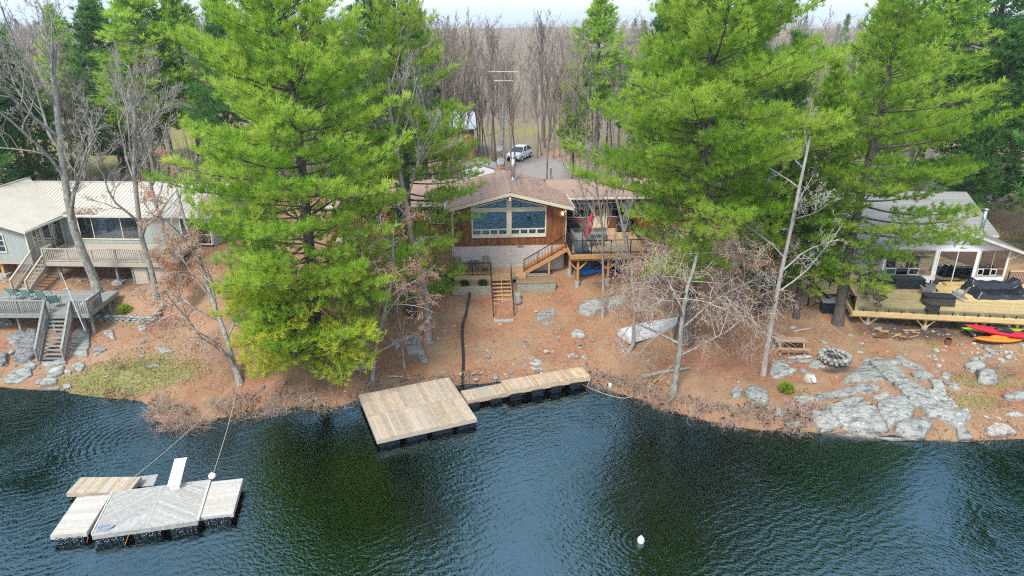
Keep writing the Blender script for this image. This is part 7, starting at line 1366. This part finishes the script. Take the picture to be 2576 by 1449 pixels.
# ------------------------------------------------------------------ the wood behind
def occupied(x, y):
    if y < 60: return True
    if -11 < x < -3 and 79 < y < 89: return True
    if -13 < x < 0.2 and y < 79: return not (y > 72 or x < -6)
    if -1.5 < x < 3.5 and 78 < y < 86: return True
    if 0 <= x < 13 and y < 84: return random.random() < (.86 if y > 66 else .95)
    if abs(y - 103) < 3 and -6 < x < 30: return True
    if x < -14 and 70 < y < 100 and random.random() < .62: return True
    if x > 24 and y < 72: return True
    return False
def wood():
    protos, HT = [], []
    for i in range(7):
        root = thing('woodland_tree', 'bare brown tree in the wood behind the cottages', 'tree', (0, 0, 0), 'bare trees of the wood behind')
        S, lev, tips = grow(300 + i, H=14.5 + 1.1 * (i % 4), r0=.15 + .02 * (i % 3), levels=4, kids=(11, 7, 6, 4), ratio=.38, first=.36, spread=.62, up=.32, twig=.013, tw=.3)
        HT.append(S[:, 5].max()); segs_obj('trunk', S[lev <= 1], m_trunkb, root); S2 = S[lev > 1]; S2[:, 6:8] = np.maximum(S2[:, 6:8], .010)
        V, Fc = seg_mesh(S2, 3); obj('crown', V, Fc, m_twigb, root); protos.append(root)
    rg = random.Random(5); n = 0; tries = 0
    while n < 262 and tries < 9000:
        tries += 1; y = 61 + 70 * rg.random() ** 1.1; x = rg.uniform(-.83, .83) * y
        if occupied(x, y): continue
        if y > 85 and abs(x) > 26 and rg.random() < .35: continue
        top = rg.uniform(16.2, 21.2) + (1.3 if rg.random() < .06 else 0); g_ = hgt(x, y); s = (top - g_) / HT[n % 7]; wd = rg.uniform(.85, 1.25); place(protos[n % 7], (x, y, g_ - .15), rg.uniform(0, 6.28), scale=(s * wd, s * wd, s)); n += 1
    for i, (u, v) in enumerate(((1180, 408), (1206, 404), (1216, 412), (1229, 405), (1238, 418), (1247, 410), (1262, 408), (1284, 428), (1296, 418), (1352, 398), (1362, 392), (1374, 470), (1392, 400), (1408, 396), (1424, 392), (1436, 402), (1449, 398), (1462, 404), (1474, 398), (1490, 405), (1503, 398), (1522, 404), (1540, 410), (1556, 402), (1445, 470))):
        p = GT(u, v); s = (rg.uniform(15.5, 19.5) - p.z) / HT[i % 7]; place(protos[i % 7], (p.x, p.y, p.z - .15), rg.uniform(0, 6.28), scale=(s * .8, s * .8, s))
    # individual trees that stand out against the sky
    for u, v, D, s, lab in [(1135, 12, 74, 1.15, 'dark many-limbed bare tree against the sky left of the antenna'), (1370, 18, 92, 1.2, 'broad bare crown against the sky right of the antenna'), (2150, 8, 78, 1.1, 'bare tree against the sky between the two right pines'), (2230, 5, 84, 1.1, 'second bare tree against the sky right of the broad pine')]:
        p = At(u, v, D); z = hgt(p.x, p.y) - .15; o = place(protos[int(u) % 7], (p.x, p.y, z), u, lab, scale=((p.z - z) / HT[int(u) % 7],) * 3); o['group'] = 'bare trees of the wood behind'
    vs = []
    for i in range(3):
        root = thing('background_pine', 'green pine among the bare trees behind', 'tree', (0, 0, 0), 'pines standing in the wood behind')
        tr, br, V, Fc, tn = pine_parts(400 + i, H=19, cb=2.5 + 2 * i, Rm=4.2 - .4 * i, trunk_r=.24, tuft=.45, nb=9, dens=.75, whorl=.62, skip=.1, width=.038, puff=.22, tone_mu=.5)
        segs_obj('trunk', tr, m_bark_p, root); segs_obj('branch', br, m_bark_p, root); c = obj('crown', V, Fc, m_pineb if i < 2 else m_pine, root); set_tone(c, tn); vs.append(root)
    for x, y, H_, k, lab in ((43.5, 48, 25, 0, 'tall pine on the shore beyond the right edge'), (49, 56, 27, 2, 'second tall pine beyond the right edge'), (44, 66, 26, 1, 'third tall pine beyond the right edge'), (-45, 52, 24, 0, 'tall pine beyond the left edge'), (-50, 62, 25, 1, 'second tall pine beyond the left edge')):
        z = hgt(x, y); s = H_ / 19.; place(vs[k], (x, y, z - .15), x, lab, scale=(s * 1.25, s * 1.25, s))
    # (pixel of the top, depth, kind): the ground under it gives the height
    for u, v, D, k, wd, lab in [(325, -60, 66, 2, 1.55, 'deep green pine behind the sage cottage, largest at the back left'), (225, -5, 74, 0, 1.5, 'deep green pine left of the largest back-left pine'), (430, -30, 68, 2, 1.4, 'deep green pine between the back-left pines and the tallest pine'), (122, 14, 100, 2, 1.1, 'lone small pine poking above the left ridge'), (-10, 90, 62, 0, 1.3, 'pine cut by the left edge above the cream roof'),
                             (540, -40, 64, 0, 1.1, 'deep green pine hidden behind the tallest pine'), (930, -70, 62, 0, 1.2, 'dark pine top behind the second pine'), (1050, 30, 70, 1, .9, 'pine right behind the cottage-side pine'), (1515, -25, 80, 2, 1.25, 'soft green pine against the sky left of the broad pine'), (1450, 190, 68, 2, 1.0, 'thin pale pine mixed with bare twigs left of the broad pine'),
                             (2420, -90, 62, 2, 1.4, 'flat-topped dark pine behind the airy pine'), (2260, -30, 55, 2, 1.2, 'bright pine directly behind the airy pine'), (2575, 60, 60, 0, 1.5, 'dark pine cut by the right edge'), (2500, 240, 56, 0, .9, 'low dark pine beside the right antenna tower'), (1700, -40, 60, 0, 1.2, 'pine backing the broad pine on its left'), (1900, -50, 62, 0, 1.2, 'pine backing the broad pine on its right'), (660, 20, 78, 1, 1.2, 'far pine behind the tallest pine crown'), (2450, 330, 66, 2, .9, 'young pine behind the corrugated shed'), (290, 120, 80, 0, 1.2, 'mid green pine low among the back-left pines'), (60, 150, 84, 2, 1.1, 'soft green pine over the lawn at the back left')]:
        p = At(u, v, D); z = hgt(p.x, p.y) - .15; s = (p.z - z) / 19.
        o = place(vs[k], (p.x, p.y, z), u * .7, lab, scale=(s * wd, s * wd, s))
wood()
def far_wood():
    """the wooded ridge that closes the view: one brown mass of crowns with pines dotted in it"""
    rng = np.random.default_rng(77); base = []
    for i in range(5):
        S, lev, tips = grow(500 + i, H=13, r0=.16, levels=3, kids=(9, 5, 3), ratio=.44, first=.22, spread=.6, up=.35, twig=.02, tw=.3)
        p0, p1 = S[:, 0:3], S[:, 3:6]; d = unit(p1 - p0); sd_ = unit(np.cross(d, rng.normal(size=d.shape))) * np.maximum(S[:, 6:7], .034)
        S[:, 2]; h_ = S[:, 5].max(); base.append(np.array([1, 1, 1 / h_]) * np.stack([p0 - sd_, p0 + sd_, p1], 1).reshape(-1, 3))
    wide = []
    for b_ in base: q = b_.reshape(-1, 3, 3).copy(); m_ = (q[:, :1] + q[:, 1:2]) / 2; q[:, :2] = m_ + (q[:, :2] - m_) * 2.6; wide.append(q.reshape(-1, 3))
    Vs = []
    for k in range(1650):
        y = 112 + 330 * rng.random() ** 1.5 if k < 1050 else rng.uniform(360, 600); x = rng.uniform(-.86, .86) * y; b_ = (base if y < 200 else wide)[k % 5]
        st = 1 if y < 150 else (2 if y < 240 else (4 if y < 430 else 3)); b_ = b_.reshape(-1, 3, 3)[k % st::st].reshape(-1, 3).copy()
        a = rng.uniform(0, 6.28); top = rng.uniform(16.5, 20.4) + (rng.random() < .15) * rng.uniform(.5, 3.0) + 1.2 * math.sin(x * .035) * math.sin(x * .013 + 1); g_ = hgt(x, y); s = max(5.5, top - g_); c, sn = math.cos(a), math.sin(a); wd = 1.0 if y < 240 else 1.3
        V = np.stack([(b_[:, 0] * c - b_[:, 1] * sn) * s / 13 * wd + x, (b_[:, 0] * sn + b_[:, 1] * c) * s / 13 * wd + y, b_[:, 2] * s + g_], 1); Vs.append(V)
    V = np.concatenate(Vs); o = obj('far_woodland', V, np.arange(len(V)).reshape(-1, 3), m_twigb); tag(o, 'brown leafless wood covering the far ridge', None, kind='stuff')
    TP, TN = [], []
    for k in range(70):
        y = rng.uniform(150, 470); x = rng.uniform(-.85, .85) * y; z0 = hgt(x, y); H = max(6, rng.uniform(18, 22.5) - z0)
        if abs(x / y) < .16 and rng.random() < .8: continue
        n = 190; t = rng.random(n) ** .8; r = (1 - t) * 3.0 * np.sqrt(rng.random(n)); a = rng.uniform(0, 6.28, n)
        TP.append(np.stack([x + r * np.cos(a), y + r * np.sin(a), z0 + 2 + t * (H - 2)], 1)); TN.append(rng.uniform(.2, .7, n))
    TP = np.concatenate(TP); D = unit(rng.normal(size=TP.shape) + np.array([0, 0, .5])); V, Fc, tn = blades(TP, D, np.concatenate(TN), 1.1, 4, rng, .8, .13)
    o = obj('far_pines', V, Fc, m_pineb); set_tone(o, tn); tag(o, 'pines dotted through the far ridge wood', None, kind='stuff')
far_wood()
def undergrowth():
    rng = np.random.default_rng(9); S = []
    for k in range(4000):
        y = 61 + 100 * rng.random() ** 1.2; x = rng.uniform(-.82, .82) * y
        if occupied(x, y): continue
        z = hgt(x, y); h = rng.uniform(1.5, 5.5); lx, ly = rng.normal(0, .12, 2); p0 = np.array([x, y, z - .1]); p1 = p0 + np.array([lx * h, ly * h, h]); S.append([*p0, *p1, .018 + .006 * h, .008])
        for j in range(rng.integers(3, 8)):
            f = rng.uniform(.3, 1); q = p0 + (p1 - p0) * f; d = unit(np.array([rng.normal(), rng.normal(), .9])); S.append([*q, *(q + d * h * rng.uniform(.12, .3)), .010, .005])
    S = np.array(S); V, Fc = seg_mesh(S, 3); o = obj('undergrowth', V, Fc, m_twigb); tag(o, 'thin leafless saplings and brush under the wood', None, kind='stuff')
undergrowth()
# ------------------------------------------------------------------ litter, grass and shore brush (nobody could count it)
def carpet():
    rng = np.random.default_rng(31); n = 62000
    x = rng.uniform(-37, 39, n); t = rng.random(n) ** 1.15 * 17; y = np.interp(x, SX, SY) + .15 + t; z = hgt_np(x, y) + .03
    dens = np.clip(noise_np(x * .35, y * .35) * 1.4 + .5, .05, 1); k = rng.random(n) < dens; x, y, z = x[k], y[k], z[k]; P = np.stack([x, y, z], 1)
    D = unit(rng.normal(size=P.shape) * np.array([1, 1, .25])); s = unit(np.cross(D, rng.normal(size=P.shape) * .35 + np.array([0, 0, 1]))); L = rng.uniform(.05, .11, (len(P), 1))
    V = np.stack([P - D * L * .5, P + s * L * .38 + np.array([0, 0, .015]), P + D * L * .5, P - s * L * .38], 1).reshape(-1, 3)
    o = obj('leaf_litter', V, np.arange(len(V)).reshape(-1, 4), m_leaf); set_tone(o, np.clip(rng.beta(2, 2, len(P)), 0, 1)); tag(o, 'fallen leaves and needles strewn over the bank', None, kind='stuff')
def noise_np(x, y): return .5 * np.sin(x * 2.1 + 1.7 * np.sin(y * 1.3)) * np.sin(y * 1.9 + 1.1 * np.sin(x * .8)) + .3 * np.sin(x * 5.3 + y * 3.1) * np.sin(y * 4.7 - x * 2.2)
def shore_brush():
    rng = np.random.default_rng(41); P, D, T, S = [], [], [], []
    zones = [(385, 720, 330, .62, -.8, 1.2), (700, 1000, 170, .5, -.5, .9), (1000, 1180, 50, .3, 0, .8), (1480, 2010, 420, .50, -.3, 1.5), (2010, 2576, 110, .25, -.1, .9), (230, 400, 40, .25, .0, .6), (1880, 2060, 120, .42, -.1, 2.0)]
    for u0, u1, n, h, t0, t1 in zones:
        xa, xb = G(u0, 1030).x, G(u1, 1030).x
        for i in range(n):
            x = rng.uniform(xa, xb); y = float(np.interp(x, SX, SY)) + rng.uniform(t0, t1); z = max(hgt(x, y), -.15)
            if noise.noise(Vector((x * .8, y * .8, 0))) < -.05 and rng.random() < .8: continue
            q = np.array([x, y, z]); hh = h * rng.uniform(.5, 1.2)
            for j in range(3): P.append(q + rng.normal(size=3) * np.array([.15, .15, .02])); D.append([rng.normal() * .6, rng.normal() * .6 - .2, .8]); T.append(rng.random() * .75 if rng.random() < .85 else 1.); S.append(hh)
    P, D, T, S = np.array(P), unit(np.array(D)), np.array(T), np.array(S); nb = 7
    V, Fc, tn = blades(P, D, T, 1., nb, rng, .55, .006); Vv = V.reshape(-1, 3, 3); base = (Vv[:, 0] + Vv[:, 1]) / 2; sc = np.repeat(S, nb)[:, None]; Vv[:, 2] = base + (Vv[:, 2] - base) * sc
    mid = base + (Vv[:, 2] - base) * .6 + np.array([0, 0, .06]); tip = Vv[:, 2] - np.array([0, 0, 1]) * .22 * sc; w_ = (Vv[:, 1] - Vv[:, 0]) * .4
    V4 = np.stack([Vv[:, 0], Vv[:, 1], mid + w_, tip, mid - w_], 1).reshape(-1, 3); o = obj('shore_brush', V4, np.arange(len(V4)).reshape(-1, 5), m_dry); set_tone(o, tn); tag(o, 'dry grass and matted brush along the shoreline', None, kind='stuff')
    G2 = []
    for u0, u1, n, h, t0, t1 in zones[:4] + zones[6:]:
        xa, xb = G(u0, 1030).x, G(u1, 1030).x
        for i in range(int(n * 2.6)):
            x = rng.uniform(xa, xb); y = float(np.interp(x, SX, SY)) + rng.uniform(t0 * 1.2, t1); z = max(hgt(x, y), -.2)
            if noise.noise(Vector((x * .8, y * .8, 0))) < -.05 and rng.random() < .8: continue
            p = np.array([x, y, z]); d = unit(np.array([rng.normal(), rng.normal() - .3, 1.1])); L = h * rng.uniform(.6, 1.6); p1 = p + d * L * .6; p2 = p1 + unit(d + np.array([rng.normal() * .6, rng.normal() * .6, -.5])) * L * .6
            G2.append([*p, *p1, .009, .006]); G2.append([*p1, *p2, .006, .003])
    V, Fc = seg_mesh(np.array(G2), 3); o = obj('shore_twigs', V, Fc, m_twigr); tag(o, 'tangled reddish twigs at the water edge', None, kind='stuff')
def lawn():
    rng = np.random.default_rng(51); P = []
    for x0, y0, rx, ry, ch, k in blob_list():
        if ch != 0 or y0 > 55: continue
        n = int(420 * rx * ry * k); a = rng.uniform(0, 6.28, n); r = np.sqrt(rng.random(n)) * 1.1; P.append(np.stack([x0 + r * rx * np.cos(a), y0 + r * ry * np.sin(a), np.zeros(n)], 1))
    P = np.concatenate(P); t = P[:, 1] - np.interp(P[:, 0], SX, SY); P = P[t > .05]; P[:, 2] = hgt_np(P[:, 0], P[:, 1]) + .01; V, Fc, tn = blades(P, np.tile([[0, 0, 1.]], (len(P), 1)), rng.random(len(P)), .10, 3, rng, .6, .008)
    o = obj('grass', V, Fc, m_grassb); set_tone(o, tn); tag(o, 'thin spring grass and moss on the bank', None, kind='stuff')
def sticks():
    rng = np.random.default_rng(71); n = 1700; x = rng.uniform(-36, 38, n); y = np.interp(x, SX, SY) + .3 + rng.random(n) * 15; z = hgt_np(x, y) + .035; a = rng.uniform(0, 6.28, n); L = rng.uniform(.12, .6, n)
    S = np.stack([x - L * np.cos(a), y - L * np.sin(a), z, x + L * np.cos(a), y + L * np.sin(a), z + rng.uniform(0, .06, n), rng.uniform(.006, .014, n), np.full(n, .004)], 1); S[:, 2] = hgt_np(S[:, 0], S[:, 1]) + .03; S[:, 5] = hgt_np(S[:, 3], S[:, 4]) + .04
    V, Fc = seg_mesh(S, 3); o = obj('fallen_sticks', V, Fc, m_twig); tag(o, 'fallen sticks and twigs strewn over the bank', None, kind='stuff')
def roof_litter():
    rng = np.random.default_rng(72); P, Nn = [], []
    def spray(n, f):
        for i in range(n): p = f(rng.random(), rng.random(), rng); P.append(np.array(p))
    spray(420, lambda a, b, r: Q(.6 + 2.6 * a, -.2 + .9 * b * b, 6.66 + .9 * b * b * .314))
    spray(260, lambda a, b, r: P_(-4.3 + 4.2 * a, -.7 + 7 * b, 9.03 - .25 * (4.3 - 4.2 * a)))
    spray(260, lambda a, b, r: P_(.1 + 4.2 * a, -.7 + 7 * b, 9.03 - .25 * (.1 + 4.2 * a)))
    P = np.array(P); D = unit(rng.normal(size=P.shape) * np.array([1, 1, .1])); s = unit(np.cross(D, np.array([0, 0, 1.]))); L = rng.uniform(.04, .10, (len(P), 1))
    V = np.stack([P - D * L, P + s * L * .5 + np.array([0, 0, .015]), P + D * L, P - s * L * .5], 1).reshape(-1, 3); o = obj('roof_litter', V, np.arange(len(V)).reshape(-1, 4), m_leaf); set_tone(o, rng.random(len(P)) * .5); tag(o, 'pine needles and leaves lying on the cottage roofs', None, kind='stuff')
carpet(); shore_brush(); lawn(); sticks(); roof_litter()
# ------------------------------------------------------------------ the air
def build_haze():
    m, t, b, o = nodes('thin spring haze'); t.nodes.remove(b); pv = N(t, 'ShaderNodeVolumePrincipled', Density=.00045, Anisotropy=.3); pv.inputs['Color'].default_value = (.86, .92, 1., 1); t.links.new(pv.outputs[0], o.inputs['Volume'])
    ob = MB().box((0, 450, 8), (2400, 1700, 54)).build('haze', m); ob['kind'] = 'stuff'; ob['label'] = 'thin pale haze over the lake and woods'
build_haze()
